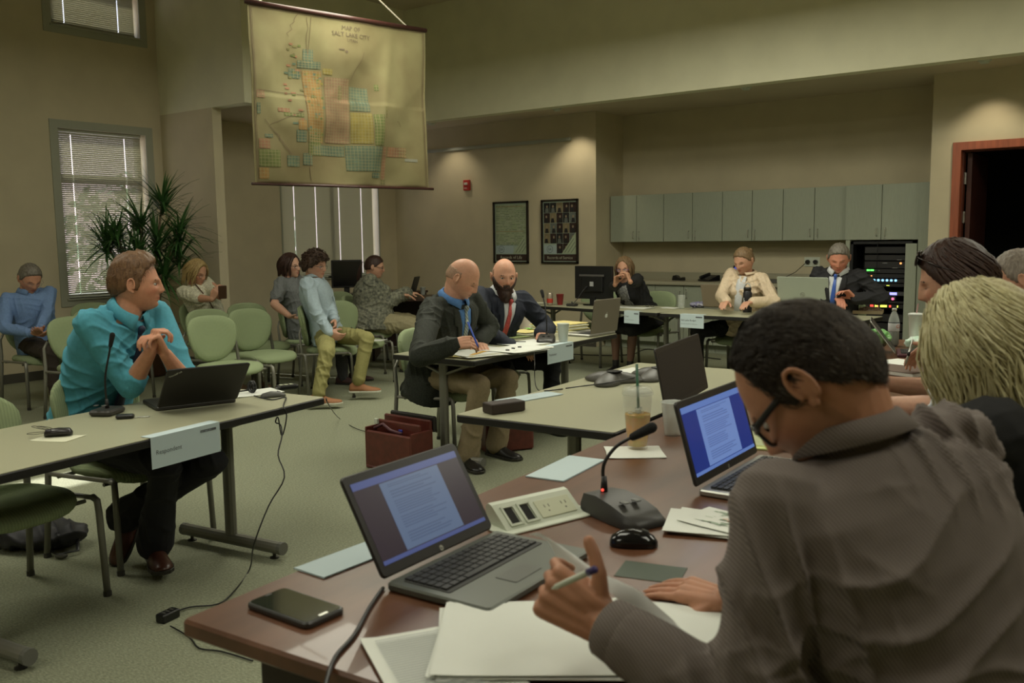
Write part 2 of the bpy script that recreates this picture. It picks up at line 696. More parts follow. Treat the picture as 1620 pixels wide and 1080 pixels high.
# downlight trims in the low ceiling
for i, (x, t) in enumerate(((-8.75, 'beside the hanging map'), (-6.62, 'above the framed portrait poster'), (-4.1, 'over the middle of the grey cabinets'), (-1.72, 'in front of the dark doorway'))):
    o = thing('downlight', 'small recessed ceiling spot %s' % t, 'ceiling light', (x, 9.86, ZL))
    m = MB()
    m.lathe([(.05, 0), (.062, -.004), (.062, -.010), (.045, -.014), (.040, -.03), (.032, -.032), (.030, -.006)], 20)
    m.build('trim_ring', white_pl, o, smooth=True)
    MB().lathe([(.028, -.004), (.028, -.012), (.012, -.02)], 12).build('bulb', mat('lamp_face', (.8, .8, .7), .3, emit=((1, .86, .6), .8)), o)

# picture rail
m = MB()
boxx(-9.55, -6.75, YP - .025, YP, 2.74, 2.785, m)
boxx(-9.55, -6.75, YP - .035, YP - .025, 2.745, 2.760, m)
tag(m.build('hanging_rail', mat('pale_metal_rail', (.5, .53, .47), .4, metal=.3)), 'long pale metal picture rail high on the wall above the posters', 'rail')

# door frame, open door
dm = struct('door_1', boxx(DX0 - .08, DX0, YP - .02, YP + .16, 0, DZ + .08, boxx(DX1, DX1 + .08, YP - .02, YP + .16, 0, DZ + .08, boxx(DX0, DX1, YP - .02, YP + .16, DZ, DZ + .08))), door_m)
boxx(DX0, DX0 + .014, YP + .06, YP + .16, 0, DZ, boxx(DX1 - .014, DX1, YP + .06, YP + .16, 0, DZ, boxx(DX0, DX1, YP + .06, YP + .16, DZ - .014, DZ))).build('door_stop', mat('dark_stained_stop', (.13, .03, .014), .5), dm)
boxx(DX0 + .03, DX0 + .074, YP + .17, YP + 1.05, .01, DZ - .02).build('door_leaf', mat('dark_stained_door', (.07, .02, .012), .5), dm)
for z in (2.02, 1.62):
    boxx(DX0 + .006, DX0 + .03, YP + .12, YP + .175, z - .06, z + .06).build('hinge', steel_m, dm)

# ------------------------------------------------------------------ cabinets
def handle(mb, p, L=.085, d=.028, r=.0035, M=None):
    x, y, z = p
    mb.tube([(x, y, z - L / 2), (x, y - d * .8, z - L / 2), (x, y - d, z - L / 2 + .008), (x, y - d, z + L / 2 - .008), (x, y - d * .8, z + L / 2), (x, y, z + L / 2)], r, 6, M=M)


ZB, ZT = 1.39, 2.005
xb = [-6.35, -5.555, -4.745, -3.975, -3.225, -2.43]
wh = ['leftmost pair, by the corner', 'second pair from the poster wall', 'third pair, above the woman in the cream jacket', 'fourth pair, above the man in the suit', 'last pair, above the equipment rack']
for k in range(5):
    x0, x1 = xb[k], xb[k + 1]
    yf = 10.77 if k < 4 else 10.70
    o = thing('wall_cabinet', 'grey-green wall cabinet with two doors, %s' % wh[k], 'cabinet', ((x0 + x1) / 2, YC - .022, ZB), 0, 'wall cabinets in a row')
    W = x1 - x0
    m = MB()
    m.box((0, -(YC - yf) / 2, (ZT - ZB) / 2), (W - .004, YC - yf, ZT - ZB))
    m.build('body', cab_m, o)
    for s_ in (-1, 1):
        d = MB()
        d.rbox((s_ * W / 4, -(YC - yf) - .0115, (ZT - ZB) / 2), (W / 2 - .007, .019, ZT - ZB - .006), .002, .002)
        do = d.build('door', cab_m, o)
        hm = MB()
        handle(hm, (s_ * .045, -(YC - yf) - .021, .09))
        hm.build('handle', steel_m, do)
        if s_ == 1:
            MB().lathe([(.009, 0), (.009, .006), (.006, .008)], 12, M=Matrix.Translation((s_ * .035, -(YC - yf) - .021, .025)) @ Matrix.Rotation(math.radians(90), 4, 'X')).build('lock', steel_m, do)
# end panel beside the rack
xe = -2.39
tag(boxx(xe - .04, xe + .09, 10.62, YC - .022, 0, ZT, boxx(xe - .16, xe - .045, 10.60, 10.64, .08, ZB - .04)).build('tall_end_panel', cab_m), 'tall grey-green cabinet end panel with narrow door edge beside the rack', 'cabinet panel')
# base cabinets
CT = .885
bx = [-6.35, -5.55, -4.75, -3.95, -3.16]
bl = ['behind the woman in the black cardigan', 'left of the seated woman in cream', 'behind the woman in the cream jacket', 'behind the silver laptop']
for k in range(4):
    x0, x1 = bx[k], bx[k + 1]
    W = x1 - x0
    o = thing('base_cabinet', 'grey-green base cabinet under the counter, %s' % bl[k], 'cabinet', ((x0 + x1) / 2, YC - .022, 0), 0, 'base cabinets under the counter')
    m = MB()
    m.box((0, -.28, .10 + (CT - .14) / 2), (W - .004, .56, CT - .14))
    m.box((0, -.25, .05), (W - .004, .48, .10))
    m.build('body', cab_m, o)
    for s_ in (-1, 1):
        d = MB()
        d.rbox((s_ * W / 4, -.571, .10 + (CT - .14) / 2), (W / 2 - .006, .019, CT - .155), .002, .002)
        do = d.build('door', cab_m, o)
        hm = MB()
        handle(hm, (s_ * .045, -.581, CT - .16))
        hm.build('handle', steel_m, do)
        if s_ == 1:
            MB().lathe([(.009, 0), (.009, .006), (.006, .008)], 12, M=Matrix.Translation((s_ * .035, -.581, CT - .09)) @ Matrix.Rotation(math.radians(90), 4, 'X')).build('lock', steel_m, do)
o = thing('countertop', 'long beige laminate countertop with low splashback under wall cabinets', 'countertop', (-4.755, YC - .022, CT - .04))
m = MB()
m.rbox((0, -.31, .02), (3.19, .62, .04), .006, .006)
m.build('worktop', counter_m, o)
MB().box((0, -.01, .09), (3.19, .02, .10)).build('splashback', counter_m, o)

# equipment rack between counter and end panel
RX0, RX1 = -3.15, -2.46
o = thing('equipment_rack', 'tall black equipment rack full of lit audio units', 'rack', ((RX0 + RX1) / 2, YC - .022, 0))
W = RX1 - RX0
fy = -(YC - 10.66)
m = MB()
for x0, x1, y0, y1, z0, z1 in ((-W / 2, -W / 2 + .03, fy, 0, 0, 1.375), (W / 2 - .03, W / 2, fy, 0, 0, 1.375), (-W / 2, W / 2, -.03, 0, 0, 1.375), (-W / 2, W / 2, fy, 0, 0, .06), (-W / 2, W / 2, fy, 0, 1.345, 1.375)):
    boxx(x0, x1, y0, y1, z0, z1, m)
m.build('case', mat('rack_black', (.006, .006, .006), .6), o)
runit = mat('rack_unit_face', (.016, .015, .015), .45)
sil = mat('rack_unit_silver', (.10, .10, .10), .4, metal=.5)
led = {c: mat('led_' + c, (0, 0, 0), .5, emit=(v, s)) for c, v, s in (('green', (.1, 1, .1), 3), ('blue', (.08, .35, 1), 3), ('cyan', (.25, .6, 1), 2.2), ('red', (1, .08, .05), 1.6), ('yellow', (.8, 1, .1), 2), ('orange', (1, .35, .1), 2), ('violet', (.3, .3, 1), 2.2), ('pink', (1, .15, .3), 2))}
fz = fy + .03
ux0, ux1 = -W / 2 + .15, W / 2 - .075


def unit(z, h_, mt, x0=ux0, x1=ux1):
    m = MB()
    m.rbox(((x0 + x1) / 2, fz + .15, z), (x1 - x0, .3, h_ - .006), .003, .003)
    return m.build('rack_unit', mt, o)


def lamp(u, c, x, z, w_=.012, h_=.012, name='indicator_light'):
    m = MB()
    if w_ == h_:
        m.ell((x, fz - .004, z), (w_ / 2, .006, h_ / 2), n=8, m=6)
    else:
        m.rbox((x, fz - .003, z), (w_, .008, h_), .001, .001)
    return m.build(name, led[c] if isinstance(c, str) else c, u)


def ex(px):   # rack pixels to local x
    return ux0 + (px - 245) / (830 - 245) * (ux1 - ux0)


def ez(py):
    return 1.365 - (py - 40) / (960 - 40) * (1.365 - .638)


pale = mat('pale_print', (.3, .3, .3), .6)
for py0, py1 in ((100, 200), (215, 300)):
    unit((ez(py0) + ez(py1)) / 2, ez(py0) - ez(py1), runit)
u = unit((ez(305) + ez(410)) / 2, ez(305) - ez(410), runit)
lamp(u, pale, ex(525), ez(333), .05, .006, 'print')
lamp(u, pale, ex(715), ez(288), .05, .006, 'print')
lamp(u, 'orange', ex(735), ez(335), .024, .024)
lamp(u, 'blue', ex(830), ez(392), .045, .045)
lamp(u, pale, ex(660), ez(400), .055, .006, 'print')
u = unit((ez(412) + ez(480)) / 2, ez(412) - ez(480), runit)
for px in (302, 355):
    lamp(u, 'green', ex(px), ez(435), .034, .018)
lamp(u, pale, ex(448), ez(440), .014, .014)
u = unit((ez(482) + ez(545)) / 2, ez(482) - ez(545), runit)
for px, c in ((260, 'yellow'), (293, 'yellow'), (348, 'orange')):
    lamp(u, c, ex(px), ez(515), .016, .016)
u = unit((ez(548) + ez(615)) / 2, ez(548) - ez(615), runit)
for i in range(8):
    lamp(u, 'cyan', ex(270 + i * 58), ez(575), .028, .028, 'level_knob')
u = unit((ez(618) + ez(670)) / 2, ez(618) - ez(670), runit)
for px in (298, 440, 575):
    lamp(u, 'green' if px < 500 else 'yellow', ex(px), ez(648), .010 if px < 500 else .03, .010 if px < 500 else .006)
u = unit((ez(672) + ez(725)) / 2, ez(672) - ez(725), sil, ux0 + .02, ux0 + .22)
for px in (340, 385):
    lamp(u, 'red', ex(px), ez(695), .02, .012)
u = unit((ez(730) + ez(795)) / 2, ez(730) - ez(795), sil)
for px in (340, 650):
    lamp(u, 'violet', ex(px), ez(762), .075, .028, 'display')
u = unit((ez(800) + ez(860)) / 2, ez(800) - ez(860), sil, ux0 + .03, ux1 - .12)
for px in (325, 380, 460):
    lamp(u, pale, ex(px), ez(825), .035, .018, 'button')
lamp(u, 'pink', ex(645), ez(835), .03, .03)
u = unit((ez(865) + ez(905)) / 2, ez(865) - ez(905), runit)
u = unit((ez(910) + ez(975)) / 2, ez(910) - ez(975), runit)
for px, c, w_ in ((365, 'red', .05), (425, 'yellow', .04), (445, 'orange', .016), (525, 'yellow', .10), (612, 'red', .03), (712, 'yellow', .014)):
    lamp(u, c, ex(px), ez(940), w_ * .7, .024)
for k in range(5):
    unit(.52 - k * .10, .09, runit)
tag(MB().tube([(-2.85, 10.62, 1.37), (-2.85, 10.62, 1.2), (-2.86, 10.625, 1.0)], .004, 6).build('power_cable', blackp_m), 'thin black cable hanging in front of the equipment rack', 'cable')
# tall narrow grey panel between suited man and rack
tag(boxx(-3.20, -3.153, 10.62, YC - .022, CT + .002, ZB).build('side_panel', cab_m), 'narrow grey panel standing between counter and equipment rack', 'cabinet panel')

# fire alarm
o = thing('fire_alarm', 'small red fire alarm strobe high on the back wall', 'alarm', tuple(at(740, 293, Y=YP)))
MB().rbox((0, -.02, 0), (.115, .04, .15), .01, .005, M=None).build('housing', mat('alarm_red', (.45, .03, .025), .4), o)
MB().rbox((0, -.045, .02), (.06, .02, .035), .004, .003).build('strobe', mat('strobe_lens', (.6, .55, .5), .2), o)
m = MB()
txt(m, 'FIRE', .03, Matrix.Translation((-.035, -.041, -.055)) @ Matrix.Rotation(math.radians(90), 4, 'X'))
m.build('lettering', white_m, o)

# wall outlet plates behind the suited man
o = thing('outlet_plate', 'pale double outlet plate with two round black plugs behind suited man', 'outlet', tuple(at(1285, 414, Y=YC)))
MB().rbox((0, -.006, 0), (.19, .012, .115), .004, .003).build('plate', white_pl, o)
for s_ in (-1, 1):
    MB().lathe([(.026, 0), (.026, .03), (.018, .036)], 16, M=Matrix.Translation((s_ * .047, -.012, 0)) @ Matrix.Rotation(math.radians(90), 4, 'X')).build('plug', blackp_m, o)
pl = tuple(at(1280, 414, Y=YC - .03))
tag(MB().tube([(pl[0] - .02, pl[1] - .02, pl[2]), (pl[0] - .12, pl[1] - .12, pl[2] - .12), (pl[0] - .3, pl[1] - .15, CT + .03), (pl[0] - .5, pl[1] - .15, CT + .012)], .004, 6).build('plug_cord', blackp_m), 'black cord running from the round plugs down to the counter', 'cord')

# ------------------------------------------------------------------ posters
def poster(name, label, x0, x1, z0, z1, kind):
    W, H = x1 - x0, z1 - z0
    o = thing(name, label, 'poster', ((x0 + x1) / 2, YP, z0))
    m = MB()
    for c, d in (((-W / 2 + .012, -.016, H / 2), (.024, .032, H)), ((W / 2 - .012, -.016, H / 2), (.024, .032, H)), ((0, -.016, .012), (W, .032, .024)), ((0, -.016, H - .012), (W, .032, .024))):
        m.box(c, d)
    m.build('frame', mat('poster_frame_black', (.02, .015, .012), .35), o)
    V = Matrix.Translation((-W / 2, -.012, 0)) @ Matrix.Rotation(math.radians(90), 4, 'X')
    MB().box((0, -.006, H / 2), (W - .03, .008, H - .03)).build('sheet', mat('poster_sheet', (.40, .50, .40), .6), o)
    w0, w1 = .035, W - .035
    ib = MB()
    quad(ib, w0, .035, w1, .125, .0, V)
    ib.build('title_band', mat('poster_band_brown', (.045, .025, .018), .6), o)
    tm = MB()
    txt(tm, 'Records of Life' if kind else 'Records of Service', .062 if kind else .055, V @ Matrix.Translation((W / 2, .062, .002)), 'CENTER')
    tm.build('title_lettering', mat('poster_lettering', (.55, .55, .42), .6), o)
    quad(MB(), w0, .135, w0 + (w1 - w0) * .58, .25, .0005, V).build('emblem_panel', mat('poster_pale_blue', (.42, .52, .52), .6), o)
    em = MB()
    cx_, cy_ = w0 + .10, .195
    for a in range(28):
        a0, a1 = a / 28 * 6.283, (a + .72) / 28 * 6.283
        em.add([V @ Vector((cx_ + r * math.cos(t), cy_ + r * math.sin(t), .002)) for r, t in ((.043, a0), (.050, a0), (.050, a1), (.043, a1))], [(0, 1, 2, 3)])
    txt(em, 'SA', .05, V @ Matrix.Translation((cx_ - .028, cy_ - .018, .002)))
    em.build('emblem', ink_m, o)
    q = random.Random(3 + kind)
    if kind:
        pm = MB()
        quad(pm, w0, .26, w1, H - .04, .0008, V)
        pm.build('document_print', mat('poster_document', (.34, .42, .24), .7, noise=(9, .2, (1, 1, 3)), col2=(.42, .47, .33)), o)
        l1 = MB()
        for i in range(24):
            y = H - .07 - i * .0235
            x = w0 + .01
            while x < w1 - .04:
                l_ = q.uniform(.02, .09)
                if q.random() < .75:
                    quad(l1, x, y, min(x + l_, w1 - .01), y + q.uniform(.004, .009), .0016, V)
                x += l_ + q.uniform(.008, .03)
        l1.build('handwriting', mat('poster_writing', (.19, .24, .16), .8), o)
        l2 = MB()
        for y in (H - .075, H / 2 + .01):
            quad(l2, w0 + .01, y, w1 - .05, y + .006, .002, V)
        l2.build('ruled_line', mat('poster_rule', (.34, .22, .08), .8), o)['kind'] = 'stuff'
    else:
        tones = [mat('photo_dark_brown', (.035, .018, .015), .6), mat('photo_black', (.02, .02, .02), .6), mat('photo_tan', (.24, .20, .11), .6), mat('photo_grey', (.14, .16, .14), .6)]
        cols, rows = 5, 5
        cw, chh = (w1 - w0) / cols, (H - .04 - .135) / rows
        for r in range(rows):
            for c in range(cols):
                if r == 0 and c < 2:
                    continue
                tn = tones[q.choice((0, 0, 1, 1, 2, 3))]
                xa, ya = w0 + c * cw, .135 + r * chh
                pm = MB()
                quad(pm, xa + .002, ya + .002, xa + cw - .002, ya + chh - .002, .0008, V)
                po = pm.build('portrait', tn, o)
                fm = MB()
                fx, fy_ = xa + cw * q.uniform(.4, .6), ya + chh * .62
                fm.add([V @ Vector((fx + .014 * math.cos(t / 10 * 6.283), fy_ + .019 * math.sin(t / 10 * 6.283), .0016)) for t in range(10)], [tuple(range(10))])
                fm.build('face_print', mat('photo_face', (.30, .24, .16), .7), po)
                bm_ = MB()
                bm_.add([V @ Vector(p) for p in ((fx - .03, ya + .006, .0015), (fx + .03, ya + .006, .0015), (fx + .02, fy_ - .022, .0015), (fx - .02, fy_ - .022, .0015))], [(0, 1, 2, 3)])
                bm_.build('figure_print', tones[1] if tn is not tones[1] else tones[3], po)
    cm = MB()
    cm.add([V @ Vector(p) for p in ((w0 + (w1 - w0) * .56, .135, .0024), (w1, .135, .0024), (w1, .135 + (H - .17) * .42, .0024))], [(0, 1, 2)])
    cm.build('corner_band', mat('poster_corner', (.42, .50, .33), .6), o)
    dm_ = MB()
    for k in range(3):
        a = math.atan2((H - .17) * .42, (w1 - w0) * .44)
        L_ = .24 - k * .06
        T = V @ Matrix.Translation((w0 + (w1 - w0) * (.66 + .10 * k), .145, .003)) @ Matrix.Rotation(a, 4, 'Z')
        lines(dm_, 0, L_, 0, .012, 1, q, M=T, th=.007, z=0, ragged=0)
    dm_.build('slanted_lettering', ink_m, o)


poster('framed_document_poster', 'framed green document poster with brown title band, behind the bearded man', -8.07, -7.46, 1.11, 1.975, 1)
poster('framed_portrait_poster', 'framed poster of many old portraits with a brown title band', -7.235, -6.64, 1.11, 1.975, 0)
# ================================================================== FURNITURE
TZ = .72
DZT = .74


def tleg(o, y, W, h=TZ):
    """T-shaped leg with a floor tube across the table width"""
    m = MB()
    m.tube([(0, y, .075), (0, y, h - .05)], .034, 12, flat=.62, up=(0, 1, 0))
    m.box((0, y, h - .045), (W * .72, .05, .03))
    for s_ in (-1, 1):
        m.tube([(s_ * .02, y, h - .12), (s_ * W * .3, y, h - .055)], .011, 6)
    lo = m.build('leg', gmetal_m, o)
    f = MB()
    f.tube([(-W * .43, y, .052), (W * .43, y, .052)], .029, 12)
    fo = f.build('foot_bar', gmetal_m, lo, smooth=False)
    for s_ in (-1, 1):
        MB().tube([(s_ * W * .43, y, .052), (s_ * (W * .43 + .022), y, .052)], .0305, 12).build('end_cap', mat('grey_end_cap', (.16, .16, .14), .5), lo)
        MB().lathe([(.022, 0), (.022, .006), (.008, .01), (.008, .03)], 10, M=Matrix.Translation((s_ * W * .38, y, 0))).build('glide', dkmetal_m, lo)


def table(label, x, y, rz, L, W, legs, group='light laminate folding tables', corner=None):
    """x, y: centre; length along local Y"""
    o = thing('training_table', label, 'table', (x, y, 0), math.radians(rz), group)
    m = MB()
    m.rbox((0, 0, TZ - .002), (W - .008, L - .008, .004), .012, .001)
    m.build('tabletop', laminate_m, o)
    m = MB()
    m.rbox((0, 0, TZ - .0195), (W, L, .033), .014, .004)
    m.build('edge_band', edge_m, o)
    for y_ in legs:
        tleg(o, y_, W)
    return o


def from_corner(cx, cy, rz, lx, ly):
    """table centre when its local corner (lx, ly) sits at world (cx, cy)"""
    a = math.radians(rz)
    return cx - (math.cos(a) * lx - math.sin(a) * ly), cy - (math.sin(a) * lx + math.cos(a) * ly)


t1c = from_corner(-3.32, 2.93, 7.5, .36, .915)
T1 = table('near laminate table on which the turquoise-shirted man rests his elbows', *t1c, 7.5, 1.83, .72, (-.62, .62))
t2c = from_corner(-3.56, 6.14, 1.5, .35, .915)
T2 = table('middle laminate table covered with papers before the two men in suits', *t2c, 1.5, 1.83, .68, (-.80, .68))
t3c = from_corner(-2.51, 2.94, 4.0, -.38, -.915)
T3 = table('laminate table with two conference phones, pushed against the dark wood table', *t3c, 4.0, 1.83, .76, (-.55, .62))
t4a = from_corner(-4.19, 7.97, 81.5, -.36, -.0)
a1 = from_corner(-4.20, 7.98, 81.0, -.36, -.95)
T4 = table('far laminate table under the black desktop monitor', *a1, 81.0, 1.9, .72, (-.8, .78))
a2 = from_corner(-4.17, 7.97, 87.0, -.36, .95)
T5 = table('far laminate table in front of the woman in cream and the suited man', *a2, 87.0, 1.9, .72, (-.78, .80))

# dark conference table
DKR = 4.0
DW, DL = .86, 5.6
dkc = from_corner(-1.545, .975, DKR, -DW / 2, -DL / 2)
DK = thing('conference_table', 'long dark red-brown wooden conference table in the foreground', 'table', (dkc[0], dkc[1], 0), math.radians(DKR))
m = MB()
m.rbox((0, 0, DZT - .018), (DW, DL, .036), .012, .006)
m.build('tabletop', wood_m, DK)
for y_ in (-DL / 2 + .13, 0, DL / 2 - .2):
    m = MB()
    m.rbox((0, y_, (DZT - .036) / 2), (DW - .20, .05, DZT - .036), .004, .004)
    m.build('panel_leg', wood_dark, DK)
m = MB()
m.rbox((0, 0, .45), (.03, DL - .5, .45), .003, .003)
m.build('modesty_panel', wood_dark, DK)


# ------------------------------------------------------------------ chairs
def chair_back():
    R = []
    n = 28

    def outl(s, off):
        p = []
        for i in range(n):
            a = 2 * math.pi * i / n
            ca, sa = math.cos(a), math.sin(a)
            y = .232 * (abs(ca) ** .72) * (1 if ca > 0 else -1)
            z = .195 * (abs(sa) ** .75) * (1 if sa > 0 else -1)
            y *= 1 + .18 * (z / .195) - (.10 if z < 0 else 0) * (z / .195) ** 2
            y *= s
            z *= s
            zz = .655 + z
            x = -.235 - .16 * (zz - .655) + 1.0 * y * y + off
            p.append((x, y, zz))
        return p
    for s, off in ((.30, .022), (.70, .021), (.92, .017), (.99, .006), (1.0, -.004), (.985, -.016), (.93, -.022)):
        R.append(outl(s, off))
    return MB().rings(R), MB().rings([outl(.94, -.020), outl(.94, -.028), outl(.6, -.036), outl(.2, -.038)])


def chair_seat():
    R = []
    n = 28

    def outl(s, z):
        p = []
        for i in range(n):
            a = 2 * math.pi * i / n
            ca, sa = math.cos(a), math.sin(a)
            y = .238 * (abs(sa) ** .6) * (1 if sa > 0 else -1) * s
            x = .232 * (abs(ca) ** .65) * (1 if ca > 0 else -1) * s + .015
            y *= 1 + .06 * x / .23
            zz = z - (.030 * max(0, (x - .10) / .13) ** 2)
            p.append((x, y, zz))
        return p
    for s, z in ((.9, .405), (.97, .412), (1.0, .428), (.99, .444), (.94, .456), (.75, .463), (.3, .460)):
        R.append(outl(s, z))
    return MB().rings(R)


def make_chair():
    o = thing('stacking_chair', 'x', 'chair')
    chair_seat().build('seat', green_m, o, smooth=True)
    a, b = chair_back()
    a.build('backrest', green_m, o, smooth=True)
    b.build('back_shell', greenp_m, o, smooth=True)
    for s_ in (-1, 1):
        m = MB().tube([(.215, s_ * .262, .425), (.245, s_ * .264, .41), (.250, s_ * .266, .36), (.262, s_ * .272, .012)], .016, 8, flat=.75)
        l = m.build('leg', gmetal_m, o, smooth=True)
        MB().tube([(.262, s_ * .272, .0), (.262, s_ * .272, .022)], .017, 8).build('foot_cap', dgrey_m, l)
        m = MB().tube([(-.255, s_ * .272, .012), (-.225, s_ * .266, .30), (-.215, s_ * .262, .45), (-.232, s_ * .255, .60), (-.225, s_ * .225, .655)], [.016, .016, .016, .013, .011], 8, flat=.8)
        l = m.build('leg', gmetal_m, o, smooth=True)
        MB().tube([(-.255, s_ * .272, .0), (-.255, s_ * .272, .022)], .017, 8).build('foot_cap', dgrey_m, l)
    m = MB()
    for s_ in (-1, 1):
        m.tube([(.22, s_ * .262, .420), (-.215, s_ * .262, .405)], .011, 8)
    m.tube([(.17, -.262, .398), (.17, .262, .398)], .009, 8)
    m.tube([(-.15, -.262, .398), (-.15, .262, .398)], .009, 8)
    m.build('seat_frame', gmetal_m, o)
    return o


CH0 = make_chair()
_used = [False]


def chair(x, y, rz, label, group='green stacking chairs'):
    o = CH0 if not _used[0] else copy_tree(CH0)
    _used[0] = True
    o.location = (x, y, 0)
    o.rotation_euler = (0, 0, math.radians(rz))
    o.matrix_basis = Matrix.Translation((x, y, 0)) @ rotz(math.radians(rz))
    o['label'] = label
    o['group'] = group
    return o


G1 = 'green audience chairs'
chair(-6.42, 4.62, 0, 'empty green chair right behind the turquoise-shirted man, front row', G1)
chair(-6.78, 5.28, 0, 'empty green chair in the front row beside the curly-haired young man', G1)
chair(-6.62, 5.93, 36, 'green chair under the curly-haired young man in khaki trousers', G1)
chair(-6.82, 6.46, 4, 'green front-row chair with a white sheet lying on its seat', G1)
chair(-7.10, 5.06, 0, 'empty green chair directly in front of the woman holding a phone', G1)
chair(-7.45, 5.76, 0, 'empty green second-row chair whose top shows between phone woman and curly man', G1)
chair(-7.40, 6.32, 34, 'green chair under the woman in the short-sleeved grey top', G1)
chair(-8.05, 5.62, 5, 'green chair under the blonde woman looking at her phone', G1)
chair(-7.45, 3.98, 0, 'empty green chair left of the turquoise-shirted man, in front of bearded-less reader', G1)['label'] = 'empty green chair between the blue-shirted audience man and the turquoise-shirted man'
chair(-8.50, 4.10, 0, 'green chair under the grey-haired man in blue shirt by the wall', G1)
chair(-8.15, 4.56, 0, 'empty green chair below the window, nearer of two showing only their tops', G1)
chair(-9.05, 5.02, 0, 'empty green chair below the window, touching the sill, farther of two tops', G1)
chair(-8.05, 7.62, 8, 'empty green chair between curly-haired man and the ponytailed woman', G1)
chair(-7.42, 7.22, 28, 'green chair under the woman with ponytail and patterned blouse', G1)
G2 = 'green chairs pushed up to the tables'
chair(-4.05, 2.32, 8, 'green chair under the man in turquoise shirt at the near table', G2)
chair(-3.80, 1.62, 8, 'large empty green chair at the near table, cropped by the photo edge', G2)
chair(-4.12, 4.72, 6, 'green chair under the bald man writing in the dark green jacket', G2)
chair(-4.35, 5.44, 6, 'green chair under the bearded man in navy suit', G2)
chair(-5.58, 8.98, -88, 'empty green chair behind the far table, behind can and red cup', G2)
chair(-4.84, 9.00, -92, 'green chair under the woman in the black cardigan with clasped hands', G2)
chair(-3.62, 8.72, -92, 'green chair under the woman in the cream jacket', G2)
chair(-2.72, 8.75, -90, 'green chair under the man in dark suit and blue tie', G2)
chair(-.30, 1.78, 176, 'green chair under the foreground man in taupe shirt', G2)
chair(-.18, 2.62, 182, 'green chair behind the blonde woman in black, at the right edge', G2)
chair(-.25, 3.55, 184, 'green chair under the woman with sunglasses on her brown hair', G2)
chair(-.25, 4.85, 184, 'green chair under the grey-haired person at far right', G2)

# ------------------------------------------------------------------ hanging map
tl = at(391, 5, D=7.0)
tr = at(672, 46, D=8.05)


def onplane(px, py):
    n = Vector((tr.y - tl.y, -(tr.x - tl.x), 0)).normalized()
    d = at(px, py, D=1.0) - Vector(CAMP)
    k = (tl - Vector(CAMP)).dot(n) / d.dot(n)
    return Vector(CAMP) + d * k


bl_, br_ = onplane(403, 294), onplane(685, 296)
zt = (tl.z + tr.z) / 2
zb = (bl_.z + br_.z) / 2
ex_ = Vector((tr.x - tl.x, tr.y - tl.y, 0)).normalized()
nx_ = Vector((ex_.y, -ex_.x, 0))      # faces the camera
MW = Vector((tr.x - tl.x, tr.y - tl.y)).length
MH = zt - zb
O_ = Vector((tl.x, tl.y, zb))
MP = thing('hanging_map', 'large old hanging city map on yellowed cloth between two rods', 'map', O_)
MPF = fr((0, 0, 0), ex_, (0, 0, 1), nx_)


def mp(u, v, d=0.0):
    """cloth point; u right, v up, both 0..1"""
    wv = 2.2 * (.022 * math.sin(u * 9 + v * 3.1) * (1 - v) ** .5 * .8 + .018 * math.sin(u * 23 + 2.2 * v) * max(0, .35 - v) * 2 + .012 * math.sin((u * 2.2 - v) * 6.5) + .03 * math.exp(-((u - .62 - .18 * v) / .035) ** 2) * (v * (1 - v) * 2)) - .018 * abs(math.sin(7 * (u - v * .8))) * (v > .5)
    wv += .030 * mnoise.noise(Vector((u * 5, v * 4, 1))) + .010 * mnoise.noise(Vector((u * 14, v * 9, 1)))
    wv *= .35 + .65 * math.sin(math.pi * min(1, max(0, u))) ** .5
    return MPF @ Vector((u * MW, v * MH + .0, wv * math.sin(math.pi * min(1, max(0, v))) ** .4 + d))


nu, nv = 110, 84
m = MB()
vv = [mp(i / nu, j / nv) for j in range(nv + 1) for i in range(nu + 1)]
m.add(vv + [p - nx_ * .003 for p in vv], [(j * (nu + 1) + i, j * (nu + 1) + i + 1, (j + 1) * (nu + 1) + i + 1, (j + 1) * (nu + 1) + i) for j in range(nv) for i in range(nu)]
      + [tuple((nu + 1) * (nv + 1) + k for k in ((j + 1) * (nu + 1) + i, (j + 1) * (nu + 1) + i + 1, j * (nu + 1) + i + 1, j * (nu + 1) + i)) for j in range(nv) for i in range(nu)])
m.build('cloth', mat('yellowed_map_cloth', (.185, .165, .072), .85, noise=(2.2, .25), col2=(.12, .092, .036)), MP, smooth=True)


def mquad(mb, u0, v0, u1, v1, d=.0030):
    """patch lying on the cloth, subdivided so it follows the folds"""
    a = max(1, round((u1 - u0) * 80))
    b = max(1, round((v1 - v0) * 70))
    mb.add([mp(u0 + (u1 - u0) * i / a, v0 + (v1 - v0) * j / b, d) for j in range(b + 1) for i in range(a + 1)],
           [(j * (a + 1) + i, j * (a + 1) + i + 1, (j + 1) * (a + 1) + i + 1, (j + 1) * (a + 1) + i) for j in range(b) for i in range(a)])


MC = {k: mat('map_tint_' + k, tuple(x * (.50, .45, .44)[i_] for i_, x in enumerate(v)), .85, noise=(14, .22)) for k, v in dict(orange=(.44, .27, .07), pink=(.42, .28, .15), teal=(.15, .24, .15), blue=(.18, .27, .17), yellow=(.38, .33, .06), green=(.19, .25, .06), salmon=(.42, .22, .11), olive=(.25, .25, .08)).items()}


def Z(x, y):   # map zoom pixels -> uv
    return (x - (45 + (y - 20) * .045)) / (985 - 0 * y), 1 - (y - (30 + (x - 45) * .145 * (1 - (y - 30) / 990) + 0)) / 985.0


